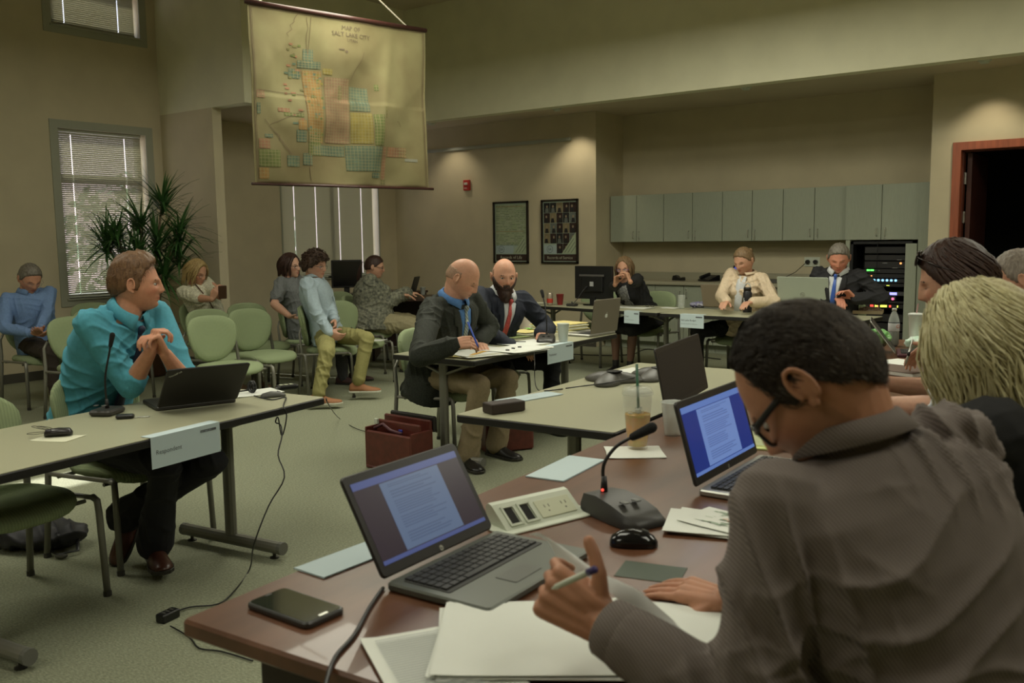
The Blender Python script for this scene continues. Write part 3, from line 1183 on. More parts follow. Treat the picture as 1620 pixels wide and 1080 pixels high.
q = random.Random(12)
tintmb = {k: MB() for k in MC}
gridmb = MB()
for k, x0, y0, x1, y1 in (('orange', 340, 385, 450, 780), ('pink', 450, 420, 600, 780), ('blue', 592, 470, 700, 605), ('yellow', 600, 610, 712, 780), ('teal', 578, 790, 768, 930), ('green', 712, 620, 770, 790),
                          ('teal', 385, 790, 575, 850), ('green', 105, 825, 212, 920), ('orange', 105, 925, 155, 985), ('salmon', 768, 795, 800, 975), ('salmon', 800, 795, 925, 850), ('green', 355, 700, 440, 850),
                          ('teal', 315, 330, 430, 380), ('blue', 340, 270, 395, 350), ('teal', 270, 375, 330, 430), ('olive', 525, 465, 550, 560), ('pink', 90, 500, 135, 545), ('green', 730, 455, 752, 490), ('teal', 245, 855, 312, 915),
                          ('teal', 330, 840, 385, 905), ('salmon', 200, 595, 260, 620), ('salmon', 105, 765, 160, 820), ('green', 230, 620, 330, 645), ('teal', 290, 715, 345, 780), ('olive', 770, 565, 780, 640), ('pink', 555, 465, 580, 540),
                          ('teal', 715, 935, 765, 965), ('blue', 135, 740, 175, 760), ('teal', 95, 570, 115, 630), ('olive', 870, 795, 925, 850), ('olive', 775, 970, 803, 1000), ('orange', 300, 660, 345, 715), ('yellow', 440, 375, 490, 410)):
    u0, v1 = Z(x0, y0)
    u1, v0 = Z(x1, y1)
    mquad(tintmb[k], u0, v0, u1, v1)
    for i in range(int((x1 - x0) / 16)):
        uu = u0 + (i + .5) * (u1 - u0) / max(1, int((x1 - x0) / 16))
        mquad(gridmb, uu - .0009, v0, uu + .0009, v1, .0046)
    for j in range(int((y1 - y0) / 16)):
        vv_ = v0 + (j + .5) * (v1 - v0) / max(1, int((y1 - y0) / 16))
        mquad(gridmb, u0, vv_ - .0009, u1, vv_ + .0009, .0046)
for i in range(46):   # scattered coloured city blocks
    x, y = q.uniform(345, 440), q.uniform(390, 770)
    u0, v1 = Z(x, y)
    mquad(tintmb[q.choice(('teal', 'green', 'yellow', 'olive'))], u0, v1 - .013, u0 + .013, v1, .0038)
for i in range(26):
    x, y = q.uniform(240, 330), q.uniform(225, 700)
    u0, v1 = Z(x, y)
    mquad(tintmb[q.choice(('teal', 'green', 'olive', 'salmon'))], u0, v1 - .011, u0 + q.uniform(.01, .03), v1, .0038)
for k, b in tintmb.items():
    b.build('tinted_district', MC[k], MP, smooth=True)['kind'] = 'stuff'
gridmb.build('street_grid', mat('map_street_line', (.24, .21, .10), .8), MP)['kind'] = 'stuff'
lm = MB()


def mline(pts, w_=.0011):
    for (x0, y0), (x1, y1) in zip(pts, pts[1:]):
        n = max(1, int(math.hypot(x1 - x0, y1 - y0) / 30))
        for k in range(n):
            a = Z(x0 + (x1 - x0) * k / n, y0 + (y1 - y0) * k / n)
            b = Z(x0 + (x1 - x0) * (k + 1) / n, y0 + (y1 - y0) * (k + 1) / n)
            d = Vector((b[0] - a[0], b[1] - a[1], 0)).normalized()
            px, py = -d.y * w_, d.x * w_
            lm.add([mp(a[0] - px, a[1] - py, .0045), mp(b[0] - px, b[1] - py, .0045), mp(b[0] + px, b[1] + py, .0045), mp(a[0] + px, a[1] + py, .0045)], [(0, 1, 2, 3)])


def wiggle(x0, y0, x1, y1, n, a):
    return [(x0 + (x1 - x0) * k / n + q.uniform(-a, a), y0 + (y1 - y0) * k / n + q.uniform(-a, a)) for k in range(n + 1)]


mline(wiggle(300, 90, 250, 200, 7, 12))
mline(wiggle(350, 100, 372, 330, 8, 7))
mline([(372, 100), (368, 330)])
mline(wiggle(350, 520, 375, 990, 14, 5), .0016)
mline([(135, 660), (270, 850)])
mline([(100, 500), (345, 520)])
mline(wiggle(600, 440, 660, 290, 6, 6))
mline([(160, 690), (240, 650), (335, 610)])
mline(wiggle(860, 650, 890, 690, 4, 8))
mline(wiggle(180, 720, 260, 850, 8, 8))
for u0, v0, u1, v1 in ((.012, .01, .988, .014), (.012, .984, .988, .988), (.012, .01, .015, .988), (.985, .01, .988, .988), (.02, .016, .98, .018), (.02, .978, .98, .980), (.020, .018, .0215, .98), (.9785, .018, .98, .98)):
    mquad(lm, u0, v0, u1, v1, .0045)
lm.build('drawn_line', mat('map_ink_brown', (.10, .065, .03), .8), MP)['kind'] = 'stuff'
tm = MB()
for s_, px, py, sz in (('MAP OF', 590, 170, .050), ('SALT LAKE CITY', 592, 206, .050), ('UTAH', 595, 234, .038), ('ABRAVANEL', 545, 284, .02)):
    if s_ == 'ABRAVANEL':
        continue
    v, f = text_geo(s_, sz, 'CENTER')
    u0, v0 = Z(px, py)
    tm.add([mp(u0 + p[0] / MW * 1.0, v0 + p[1] / MH, .0048) for p in v], f)
u0, v0 = Z(560, 285)
tm.add([mp(u0 + .008 * math.cos(t / 8 * 6.283), v0 + .008 * math.sin(t / 8 * 6.283), .0034) for t in range(8)], [tuple(range(8))])
mquad(tm, *Z(520, 275), Z(548, 271)[0], Z(548, 271)[1], .003)
tm.build('map_lettering', mat('map_ink', (.085, .06, .03), .8), MP)['kind'] = 'stuff'
ca = Z(915, 870)
cm = MB()
mquad(cm, ca[0], ca[1], ca[0] + .085, ca[1] + .018, .003)
cm.build('printed_caption', mat('map_caption_ink', (.17, .17, .12), .8), MP)
rod_m = mat('dark_map_rod', (.05, .018, .014), .35)
rt, rb = MB(), MB()
A0, A1 = MPF @ Vector((-.02, MH, .005)), MPF @ Vector((MW + .01, MH, .005))
rt.tube([A0, A1], .019, 10)
rt.build('top_rod', rod_m, MP, smooth=True)
B0, B1 = MPF @ Vector((-.03, 0, .004)), MPF @ Vector((MW + .05, 0, .004))
rb.tube([B0, B1], .011, 10)
rb.build('bottom_rod', rod_m, MP, smooth=True)
ap = MPF @ Vector((MW * .42, MH + .52, 0))
cd = MB()
cd.tube([MPF @ Vector((MW * .88, MH + .015, 0)), ap], .007, 6)
cd.tube([MPF @ Vector((MW * .06, MH + .015, 0)), ap], .007, 6)
cd.tube([ap, Vector((ap.x, ap.y, ZC - zb))], .006, 6)
cd.build('suspension_cord', mat('pale_cord', (.48, .44, .34), .7), MP)

# ------------------------------------------------------------------ potted dracaena
PL = thing('dracaena_plant', 'tall spiky potted dracaena in the corner beside the window', 'plant', (-9.22, 5.62, 0))
m = MB()
m.lathe([(.15, 0), (.17, .02), (.21, .34), (.225, .35), (.225, .38), (.205, .38), (.20, .33)], 24)
m.build('pot', mat('brown_pot', (.12, .055, .03), .5), PL, smooth=True)
MB().lathe([(.19, .32), (.10, .34), (.02, .345)], 18).build('soil', mat('soil', (.03, .022, .015), 1, bump=(40, 1)), PL)
q = random.Random(8)
stem_m = mat('dracaena_stem', (.22, .17, .10), .8, noise=(30, .3))
leaf_m = mat('dracaena_leaf', (.045, .12, .035), .45, noise=(5, .4), col2=(.08, .19, .05))
heads = []
cam_r = Vector((.62, .785, 0))   # towards the right of the picture
for (dx, dz, dd) in ((.36, 2.02, .0), (.12, 1.78, .05), (-.12, 1.68, -.05), (-.24, 1.58, .05), (.52, 1.72, -.06), (.30, 1.60, -.18), (.10, 1.45, -.15), (-.05, 1.42, .12), (.50, 1.42, .05), (.34, 1.25, -.12), (.2, 1.15, .1)):
    b0 = Vector((q.uniform(-.05, .05), q.uniform(-.05, .05), .33))
    e = cam_r * (dx - .14) + Vector((-cam_r.y, cam_r.x, 0)) * dd + Vector((0, 0, dz))
    mid = b0 * .5 + e * .5 + Vector((q.uniform(-.04, .04), q.uniform(-.04, .04), .05))
    e = e + Vector((0, 0, -.1))
    MB().tube([b0, b0 * .75 + mid * .25, mid, e * .6 + mid * .4 + Vector((0, 0, .03)), e], [.018, .017, .015, .013, .011], 7).build('stem', stem_m, PL, smooth=True)
    heads.append(e)
lv = MB()
nleaf = 0
for e in heads:
    for k in range(78):
        az = q.uniform(0, 6.283)
        el = q.uniform(-.5, 1.25)
        L_ = q.uniform(.28, .50)
        d = Vector((math.cos(az) * math.cos(el), math.sin(az) * math.cos(el), math.sin(el)))
        s0 = e + Vector((0, 0, q.uniform(-.16, .03)))
        w_ = q.uniform(.009, .014)
        side = d.cross(Vector((0, 0, 1)))
        if side.length < .05:
            side = Vector((1, 0, 0))
        side.normalize()
        pts = []
        p = s0.copy()
        dd = d.copy()
        for j in range(6):
            pts.append(Vector((max(p.x, -.74), min(p.y, .74), p.z)))
            dd = (dd + Vector((0, 0, -.22 * (j / 5)))).normalized()
            p = p + dd * L_ / 5
        vs_ = []
        for j, pt in enumerate(pts):
            ww = w_ * (1.0, 1.15, 1.0, .8, .5, .08)[j]
            vs_ += [pt - side * ww + Vector((0, 0, .002)), pt, pt + side * ww + Vector((0, 0, .002))]
        fs = []
        for j in range(5):
            fs += [(j * 3, j * 3 + 1, j * 3 + 4, j * 3 + 3), (j * 3 + 1, j * 3 + 2, j * 3 + 5, j * 3 + 4)]
        if nleaf % 3 == 0:
            MB().add(vs_, fs).build('leaf', leaf_m, PL, smooth=True)
        else:
            lv.add(vs_, fs)
        nleaf += 1
lv.build('leaves', leaf_m, PL, smooth=True)['kind'] = 'stuff'
# ================================================================== PEOPLE
def V3(*a):
    return Vector(a)


def sstep(a, b, x):
    t = np.clip((x - a) / (b - a), 0, 1)
    return t * t * (3 - 2 * t)


def headpts(D, hp):
    """unit directions (n,3) (x right, y forward, z up) -> points on the head, metres"""
    x, y, z = D[:, 0], D[:, 1], D[:, 2]
    W, Dp, H = hp.get('w', .076), hp.get('d', .099), .117
    X, Y, Zz = x * W, y * Dp, z * H
    low = np.clip(-z, 0, 1)
    front = sstep(-.1, .5, y)
    jaw = hp.get('jaw', .26)
    X = X * (1 - jaw * sstep(.15, 1.0, low) * (.5 + .5 * front)) * (1 + .05 * sstep(.1, .8, z))
    Y = np.where(y < 0, Y * (1 - .38 * sstep(.1, .95, low)) * (1 + .04 * sstep(0, .6, z)), Y * (1 + .04 * low) * (1 - .02 * sstep(.3, .9, z)))
    Y = Y * (1 + .20 * sstep(.25, .85, low) * front) + .013 * sstep(.45, 1, low) * front            # fuller lower face
    g = lambda cx, cz, sx, sz: np.exp(-((X - cx) / sx) ** 2 - ((Zz - cz) / sz) ** 2) * sstep(.15, .45, y)
    nose = hp.get('nose', 1.0)
    Y = Y + nose * .007 * g(0, .006, .009, .020)
    Y = Y + nose * .012 * g(0, -.012, .010, .016)
    Y = Y + nose * .015 * g(0, -.026, .0135, .010)
    Y = Y + .005 * g(.0125, -.029, .006, .006) + .005 * g(-.0125, -.029, .006, .006)
    for s_ in (-1, 1):
        Y = Y - .0125 * g(s_ * .031, .004, .0150, .0105)
        Y = Y + .0045 * g(s_ * .030, .022, .022, .0065)
        Y = Y + .004 * g(s_ * .042, -.022, .018, .016)
    Y = Y + .0055 * g(0, -.050, .022, .005) + .006 * g(0, -.061, .018, .005) - .004 * g(0, -.0555, .022, .0022)
    Y = Y + .006 * g(0, -.088, .018, .013) - .004 * g(0, -.072, .02, .005)
    Y = Y - .003 * g(0, .045, .05, .02)
    return np.stack([X, Y, Zz], 1)


def uvdirs(n, m):
    th = np.linspace(0, math.pi, m + 1)[1:-1]
    ph = np.linspace(0, 2 * math.pi, n, endpoint=False)
    T, Pp = np.meshgrid(th, ph, indexing='ij')
    # denser in front
    Pp = Pp + .35 * np.sin(2 * Pp - math.pi) * 0
    return np.stack([np.sin(T) * np.cos(Pp), np.sin(T) * np.sin(Pp), -np.cos(T)], 2).reshape(-1, 3)


def grid_faces(n, rows):
    f = []
    for k in range(rows - 1):
        for i in range(n):
            j = (i + 1) % n
            f.append((k * n + i, k * n + j, (k + 1) * n + j, (k + 1) * n + i))
    f.append(tuple(range(n))[::-1])
    f.append(tuple((rows - 1) * n + i for i in range(n)))
    return f


def remesh(mb, vox, smooth=2):
    me = mb.mesh('tmp')
    o = bpy.data.objects.new('tmp', me)
    COL.objects.link(o)
    r = o.modifiers.new('r', 'REMESH')
    r.mode = 'VOXEL'
    r.voxel_size = vox
    if smooth:
        s = o.modifiers.new('s', 'SMOOTH')
        s.iterations = smooth
        s.factor = .5
    dg = bpy.context.evaluated_depsgraph_get()
    m2 = bpy.data.meshes.new_from_object(o.evaluated_get(dg))
    bpy.data.objects.remove(o)
    bpy.data.meshes.remove(me)
    return m2


def getco(me):
    a = np.empty(len(me.vertices) * 3, 'f')
    me.vertices.foreach_get('co', a)
    return a.reshape(-1, 3).astype(float)


def getno(me):
    a = np.empty(len(me.vertices) * 3, 'f')
    me.vertices.foreach_get('normal', a)
    return a.reshape(-1, 3).astype(float)


def setco(me, c):
    me.vertices.foreach_set('co', c.astype('f').ravel())
    me.update()


def folds(me, amp, scale=(9, 9, 5), seed=0, zref=None, fine=.25):
    """cloth creases pushed along the normals"""
    c, n = getco(me), getno(me)
    out = np.empty(len(c))
    sx, sy, sz = scale
    sd = seed * 7.31
    nz = mnoise.noise
    if scale[0] > 14:
        for i, (x, y, z) in enumerate(c):
            a = nz((x * sx + sd, y * sy, z * sz))
            b = nz((x * sx * 2.3, y * sy * 2.3 + sd, z * sz * 2.1))
            out[i] = (1 - abs(a) * 3.2) * .6 + b * fine * 2
    else:
        k = 2 * math.pi * 13 * scale[0] / 11
        sets = [(.45, .30, .84), (-.50, .35, .79), (.30, -.60, .74), (.75, .62, .22)]
        for i, (x, y, z) in enumerate(c):
            w1 = nz((x * 3.5 + sd, y * 3.5, z * 3.5))
            w2 = nz((x * 7, y * 7 + sd, z * 7)) * .35
            v = 0
            for j, (a, b, d) in enumerate(sets):
                m_ = nz((x * 4.5 + 17 * j + sd, y * 4.5 + 5 * j, z * 4.5)) * 2.6 - .15
                if m_ > 0:
                    r_ = 1 - abs(math.sin((k * (1 + .25 * j) * (x * a + y * b + z * d) + 5 * w1 + 3 * w2) * .5))
                    v += min(1, m_) * (r_ * r_ * 1.3 - .35)
            out[i] = v + w1 * .5
    setco(me, c + n * (np.clip(out, -1, 1) * amp)[:, None])


def link_mesh(name, me, m, parent, world=True, smooth=True):
    if world and parent is not None:
        c = getco(me)
        inv = np.array(parent.matrix_basis.inverted())
        if parent.parent is not None:
            inv = np.array((parent.parent.matrix_basis @ parent.matrix_basis).inverted())
        setco(me, c @ inv[:3, :3].T + inv[:3, 3])
    me.name = name
    me.materials.clear()
    me.materials.append(m)
    if smooth:
        me.shade_smooth()
    o = bpy.data.objects.new(name, me)
    COL.objects.link(o)
    o.parent = parent
    return o


def ik(a, b, l1, l2, hint):
    """middle joint for a two-bone limb from a to b"""
    a, b = Vector(a), Vector(b)
    d = b - a
    L = d.length
    mx = (l1 + l2) * .995
    if L > mx:
        b = a + d * (mx / L)
        d = b - a
        L = mx
    u = d / L
    k = (l1 * l1 - l2 * l2 + L * L) / (2 * L)
    hgt = math.sqrt(max(1e-6, l1 * l1 - k * k))
    h = Vector(hint) - u * Vector(hint).dot(u)
    h.normalize()
    return a + u * k + h * hgt, b


SKIN = {}


def skin_mat(name, c):
    m = mat('skin_' + name, c, .5, attr='tint', noise=(60, .10), spec=.35)
    b = m.node_tree.nodes['Principled BSDF']
    b.inputs['Subsurface Weight'].default_value = .06
    b.inputs['Subsurface Scale'].default_value = .01
    return m


def hairmat(name, c, c2, rough=.5):
    return mat('hair_' + name, c, rough, noise=(120, .3, (1, 1, .22)), col2=c2, bump=(220, .55, (1, 1, .18)), spec=.4)


eye_m = mat('eye_white', (.60, .58, .54), .25)
iris_m = mat('eye_dark_iris', (.03, .02, .015), .2)
lens_m = mat('eyeglass_lens', (.8, .82, .84), .05, alpha=.10)


def hand(mb, wrist, d, n, side, curl=.5, s=1.0, grip=0., spreadf=1., thumb=None, extra=None, point=False):
    """wrist position, d: finger direction, n: palm normal (out of the palm), side +1 right hand / -1 left.
    curl 0 flat .. 1 fist"""
    d = Vector(d).normalized()
    n = Vector(n)
    n = (n - d * n.dot(d)).normalized()
    t = d.cross(n) * side          # towards the thumb
    wrist = Vector(wrist)
    # palm
    for k, (o_, r0, r1) in enumerate(((-.026, .013, .0125), (-.009, .014, .013), (.009, .0145, .0135), (.025, .015, .013))):
        mb.cone(wrist + t * o_ * .65 * s + d * .008 * s, r0 * 1.05 * s, wrist + d * .085 * s + t * o_ * 1.08 * s - n * (.002 if abs(o_) < .02 else 0) * s, r1 * s, 9)
    mb.cone(wrist - d * .004 * s, .025 * s, wrist + d * .01 * s, .024 * s, 12, sq=.75, side=n)
    mb.cone(wrist + t * .02 * s + d * .015 * s + n * .006 * s, .016 * s, wrist + t * .030 * s + d * .05 * s + n * .008 * s, .013 * s, 8)
    # fingers: index .. little
    for i, (o_, L1, L2, L3, rr) in enumerate(((.030, .042, .025, .021, .0088), (.0105, .046, .029, .022, .0090), (-.0095, .042, .027, .021, .0085), (-.028, .033, .020, .018, .0076))):
        p = wrist + d * .088 * s + t * o_ * s
        a = curl * (1.0, 1.05, 1.1, 1.15)[i] * 1.25
        if point and i == 0:
            a *= .35
        sp = t * (o_ * .9 * spreadf)
        for L, rA, rB, k in ((L1, 1.0, .93, 1.0), (L2, .93, .88, 2.05), (L3, .88, .72, 2.75)):
            an = a * k * (.62 if k > 1 else .8)
            dr = (d * math.cos(an) + n * math.sin(an) + sp * (1.2 if k < 1.5 else .5)).normalized()
            q_ = p + dr * L * s
            mb.cone(p, rr * rA * s, q_, rr * rB * s, 8)
            p = q_
    # thumb from the side of the palm near its base
    p = wrist + t * .026 * s + d * .022 * s + n * .004 * s
    th = thumb or (d * .62 + t * .62 + n * (.25 + .35 * curl))
    th = Vector(th).normalized()
    q_ = p + th * .034 * s
    mb.cone(p, .0135 * s, q_, .0108 * s, 9)
    th2 = (th + d * .45 * (1 - grip) + n * .25 * curl - t * .35 * curl).normalized()
    q2 = q_ + th2 * .026 * s
    mb.cone(q_, .0108 * s, q2, .0098 * s, 9)
    q3 = q2 + (th2 + d * .2).normalized() * .019 * s
    mb.cone(q2, .0100 * s, q3, .0086 * s, 9)


class Person:
    """seated figure; every number in metres, world axes"""

    def __init__(s, label, hip, yaw, lean=0., lean2=None, side=0., sc=1.0, twist=0., head=(0, 0, 0), hyaw=0., hpitch=0., hroll=0.,
                 build=1.0, belly=0., female=False, neck=None, headpos=None, hp=None, skin=('fair', (.47, .27, .185)), vox=.005, shw=None, hs=1.0, nk=.114):
        s.sc, s.build, s.female, s.vox, s.belly = sc, build, female, vox, belly
        s.hp = hp or {}
        s.hs = hs * (sc if sc < 1 else 1.0)
        a = math.radians(yaw)
        s.yaw = a
        F = Vector((math.cos(a), math.sin(a), 0))
        Rr = Vector((F.y, -F.x, 0))
        s.F, s.Rr = F, Rr
        s.hip = Vector(hip)
        s.root = None
        L = .50 * sc
        if headpos is not None:
            hp_ = Vector(headpos)
            tgt = hp_ - Vector((0, 0, nk * sc)) - Vector((math.cos(a + math.radians(hyaw)), math.sin(a + math.radians(hyaw)), 0)) * (.03 + .05 * math.sin(math.radians(max(0, hpitch)))) * sc
            v = tgt - s.hip
            lean = math.degrees(math.atan2(v.dot(F), v.z)) * .8
            lean2 = lean * 1.5
            side = math.degrees(math.atan2(v.dot(Rr), v.z))
            L = min(.66 * sc, max(.44 * sc, v.length * 1.01))
        lean = math.radians(lean)
        lean2 = math.radians(lean2) if lean2 is not None else lean * 1.4
        sd = math.radians(side)

        def updir(t):
            l = lean + (lean2 - lean) * t
            v = Vector((0, 0, 1)) * math.cos(l) + F * math.sin(l)
            return (v + Rr * math.sin(sd)).normalized()
        s.sp = [s.hip - Vector((0, 0, .06))]
        s.up = [updir(0)]
        p = s.hip.copy()
        N = 12
        s.cs, s.us, s.rs, s.fs = [], [], [], []
        tw = math.radians(twist)
        for i in range(N + 1):
            t = i / N
            u = updir(t)
            if i:
                p = p + u * L / N
            c, n_ = math.cos(tw * t), math.sin(tw * t)
            r = Rr * c + F * n_
            r = (r - u * r.dot(u)).normalized()
            f = u.cross(r) * -1
            f = u.cross(r)
            if f.dot(F) < 0:
                f = -f
            s.cs.append(p.copy())
            s.us.append(u)
            s.rs.append(r)
            s.fs.append(f)
        sw = (.150 if female else .175) * sc * (shw or 1)
        ct, ut, rt_, ft = s.cs[-1], s.us[-1], s.rs[-1], s.fs[-1]
        s.top = ct
        base = ct - ut * .045 * sc
        s.shR = base + rt_ * sw
        s.shL = base - rt_ * sw
        # head
        ha = a + math.radians(hyaw)
        hf = Vector((math.cos(ha), math.sin(ha), 0))
        hr = Vector((hf.y, -hf.x, 0))
        pt = math.radians(hpitch)
        fwd = hf * math.cos(pt) - Vector((0, 0, 1)) * math.sin(pt)
        upv = Vector((0, 0, 1)) * math.cos(pt) + hf * math.sin(pt)
        ro = math.radians(hroll)
        hr2 = hr * math.cos(ro) + upv * math.sin(ro)
        upv = upv * math.cos(ro) - hr * math.sin(ro)
        s.hR, s.hF, s.hU = hr2, fwd, upv
        n2 = .085 * sc
        j = ct + (ut * .7 + Vector((0, 0, .3))) * n2 + ft * .015        # skull joint
        s.headc = j + upv * .085 * s.hs + fwd * .022 * s.hs
        if headpos is not None:
            s.headc = Vector(headpos)
        s.HM = fr(s.headc, hr2 * s.hs, fwd * s.hs, upv * s.hs)
        s.body = MB()
        s.label = label
        s.skin = skin
        s.children = []
        s.arms = {}
        s.legs = {}

    # cross sections of the trunk, t in 0..1 (hip to neck base)
    def prof(s, t, fem=None):
        T = [0, .12, .3, .5, .7, .85, .94, 1.0]
        if s.female:
            W = [.172, .170, .142, .145, .158, .158, .125, .062]
            D = [.130, .125, .102, .122, .130, .100, .075, .058]
        else:
            W = [.165, .165, .155, .165, .182, .185, .140, .068]
            D = [.125, .122, .112, .122, .128, .108, .082, .062]
        w_ = np.interp(t, T, W) * s.build * s.sc
        d_ = np.interp(t, T, D) * s.build * s.sc + s.belly * math.exp(-((t - .28) / .22) ** 2)
        return w_, d_

    def frame(s, t):
        t = max(0, min(1, t)) * 12
        i = min(11, int(t))
        k = t - i
        L_ = lambda A: A[i] * (1 - k) + A[i + 1] * k
        return L_(s.cs), L_(s.us).normalized(), L_(s.rs).normalized(), L_(s.fs).normalized()

    def front(s, t, x, off=0.):
        """point on the chest surface, x metres to the person's right"""
        c, u, r, f = s.frame(t)
        if getattr(s, 'bvh', None) is not None:
            hit = s.bvh.ray_cast(c + r * x, f, .4)
            if hit[0] is not None:
                return hit[0] + f * max(.002, off - s.boff)
        w_, d_ = s.prof(min(t, .93))
        b = s.belly * math.exp(-((t - .28) / .22) ** 2) * .5
        k = min(.98, abs(x) / w_)
        return c + r * x + f * (d_ * (1 - k ** 2.4) ** .5 + off + b)

    def trunk(s, mb, off=0., t0=-.12, t1=1.0, n=28, flare=0.):
        R = []
        ts = [t0] + [i / 14 for i in range(15) if i / 14 > t0 and i / 14 < t1] + [t1]
        for t in ts:
            if t < 0:
                c, u, r, f = s.frame(0)
                c = c + u * t * .5 * s.sc
                w_, d_ = s.prof(0)
            else:
                c, u, r, f = s.frame(t)
                w_, d_ = s.prof(t)
            b = s.belly * math.exp(-((t - .28) / .22) ** 2) * .5
            fl = flare * max(0, (.35 - t)) / .35
            ring = []
            for i in range(n):
                a = 2 * math.pi * i / n
                ca, sa = math.cos(a), math.sin(a)
                k = 2 / 2.5
                x = (abs(ca) ** k) * (1 if ca > 0 else -1) * (w_ + off + fl)
                y = (abs(sa) ** k) * (1 if sa > 0 else -1) * (d_ + off + fl)
                ring.append(c + r * x + f * (y + b))
            R.append(ring)
        mb.rings(R)
        if s.female:
            for q_ in (-1, 1):
                c = s.front(.66, q_ * .07 * s.sc, -.028)
                mb.ell(c, (.055 * s.build * s.sc + off, .055 * s.sc + off, .058 * s.build * s.sc + off), n=12, m=8)

    def arm(s, side, wrist, hint, l1=.285, l2=.25, elbow=None):
        sh = s.shR if side > 0 else s.shL
        if elbow is not None:
            s.arms[side] = (sh, Vector(elbow), Vector(wrist))
            return s
        e, w_ = ik(sh, wrist, l1 * s.sc, l2 * s.sc, hint)
        s.arms[side] = (sh, e, w_)
        return s

    def leg(s, side, ankle, hint=None, toe=None, hw=.085):
        h = s.hip + s.Rr * side * hw * s.sc + Vector((0, 0, -.005))
        k, an = ik(h, ankle, .44 * s.sc, .42 * s.sc, hint or (s.F * 1 + Vector((0, 0, 1))))
        s.legs[side] = (h, k, an, Vector(toe or s.F).normalized())
        return s

    def skin_arm(s, side, bare=1.0):
        sh, e, w_ = s.arms[side]
        b = s.build ** .5 * s.sc
        s.body.cone(sh, .044 * b, e, .037 * b)
        s.body.cone(e, .040 * b, e + (w_ - e) * .35, .040 * b)
        s.body.cone(e + (w_ - e) * .35, .040 * b, w_, .026 * b)

    def finish(s, base=(0, 0)):
        mb = s.body
        # neck and upper chest join head and arms into one surface
        ct, ut, rt_, ft = s.cs[-1], s.us[-1], s.rs[-1], s.fs[-1]
        nr = (.050 if s.female else .060) * s.sc * (1 + .3 * (s.build - 1))
        jn = s.headc - s.hU * .045 * s.hs - s.hF * .022 * s.hs
        mb.cone(ct - ut * .03, nr * 1.08, jn, nr * .92, 18)
        mb.cone(jn, nr * .9, s.headc - s.hU * .01 + s.hF * -.005, nr * .9, 14)
        s.trunk(mb, -.012, .25, 1.0)
        for sd in s.arms:
            mb.cone(s.cs[-3], .04 * s.sc, s.arms[sd][0] - s.us[-1] * .008, .040 * s.sc)
        # head
        n, m_ = (150, 120) if s.vox < .0035 else (96, 76)
        D = uvdirs(n, m_)
        Hh = headpts(D, s.hp)
        M3 = np.array(s.HM)
        Hw = Hh @ M3[:3, :3].T + M3[:3, 3]
        b0 = len(mb.v)
        mb.v += [tuple(p) for p in Hw]
        mb.f += [tuple(i + b0 for i in f_) for f_ in grid_faces(n, m_ - 1)]
        # ears
        for q_ in (-1, 1):
            ec = Vector((q_ * (s.hp.get('w', .076) + .0005), -.006, -.006))
            pts = []
            for i in range(11):
                a = math.radians(-60 + i * 27)
                pts.append(Vector((ec.x + q_ * (.010 + .004 * math.sin(a * .6)), ec.y - .0145 * math.cos(a) * 1.0 - .004, ec.z + .027 * math.sin(a) + .004)))
            P_ = [s.HM @ p for p in pts]
            for i in range(10):
                mb.cone(P_[i], .0042 * s.hs, P_[i + 1], .0042 * s.hs, 7)
            Rm = s.HM.to_3x3()
            mb.ell(s.HM @ (ec + Vector((q_ * .003, -.004, .001))), (.0085, .0145, .025), R=Rm, n=12, m=8)
            mb.ell(s.HM @ (ec + Vector((q_ * .005, .003, -.023))), (.005, .008, .009), R=Rm, n=8, m=6)
        me = remesh(mb, s.vox, 2 if s.vox > .0035 else 3)
        c = getco(me)
        inv = np.array(s.HM.inverted())
        h = c @ inv[:3, :3].T + inv[:3, 3]
        col = np.ones((len(c), 4))
        base_c = np.array(s.skin[1])
        col[:, :3] = base_c
        near = (np.abs(h).max(1) < .14) & (h[:, 1] > .02)
        g = lambda cx, cz, sx, sz: np.exp(-((np.abs(h[:, 0]) - cx) / sx) ** 2 - ((h[:, 2] - cz) / sz) ** 2) * near
        lips = np.clip(g(0, -.0555, .019, .008) * 1.3, 0, 1)[:, None]
        lipc = base_c * np.array((.80, .48, .50))
        col[:, :3] = col[:, :3] * (1 - lips) + lipc * lips
        mouth = np.clip(g(0, -.0556, .020, .0017), 0, 1)[:, None]
        col[:, :3] *= (1 - .6 * mouth)
        cheek = (g(.043, -.025, .02, .018) + g(0, -.028, .014, .01))[:, None]
        col[:, :3] = col[:, :3] * (1 - .25 * cheek * np.array((0, .6, .6)))
        lash = np.clip(g(.031, .001 if s.hp.get('down') else .0065, .0135, .0022) * 1.4, 0, 1)[:, None]
        col[:, :3] *= (1 - .75 * lash)
        nost = np.clip(g(.008, -.0365, .004, .003), 0, 1)[:, None]
        col[:, :3] *= (1 - .6 * nost)
        st = s.hp.get('stubble', 0)
        if st:
            z_ = np.clip(sstep(-.02, -.05, h[:, 2]) * (np.abs(h).max(1) < .14) * (h[:, 1] > -.01), 0, 1)[:, None] * st
            col[:, :3] = col[:, :3] * (1 - z_ * np.array((.5, .42, .36)))
        a = me.color_attributes.new('tint', 'FLOAT_COLOR', 'POINT')
        a.data.foreach_set('color', col.astype('f').ravel())
        root = bpy.data.objects.new('person', me)
        me.name = 'person'
        x0, y0 = base if base != (0, 0) else (s.hip.x, s.hip.y)
        root.location = (x0, y0, 0)
        root.matrix_basis = Matrix.Translation((x0, y0, 0))
        c[:, 0] -= x0
        c[:, 1] -= y0
        setco(me, c)
        me.materials.clear()
        me.materials.append(skin_mat(*s.skin))
        me.shade_smooth()
        COL.objects.link(root)
        s.root = root
        tag(root, s.label, 'person')
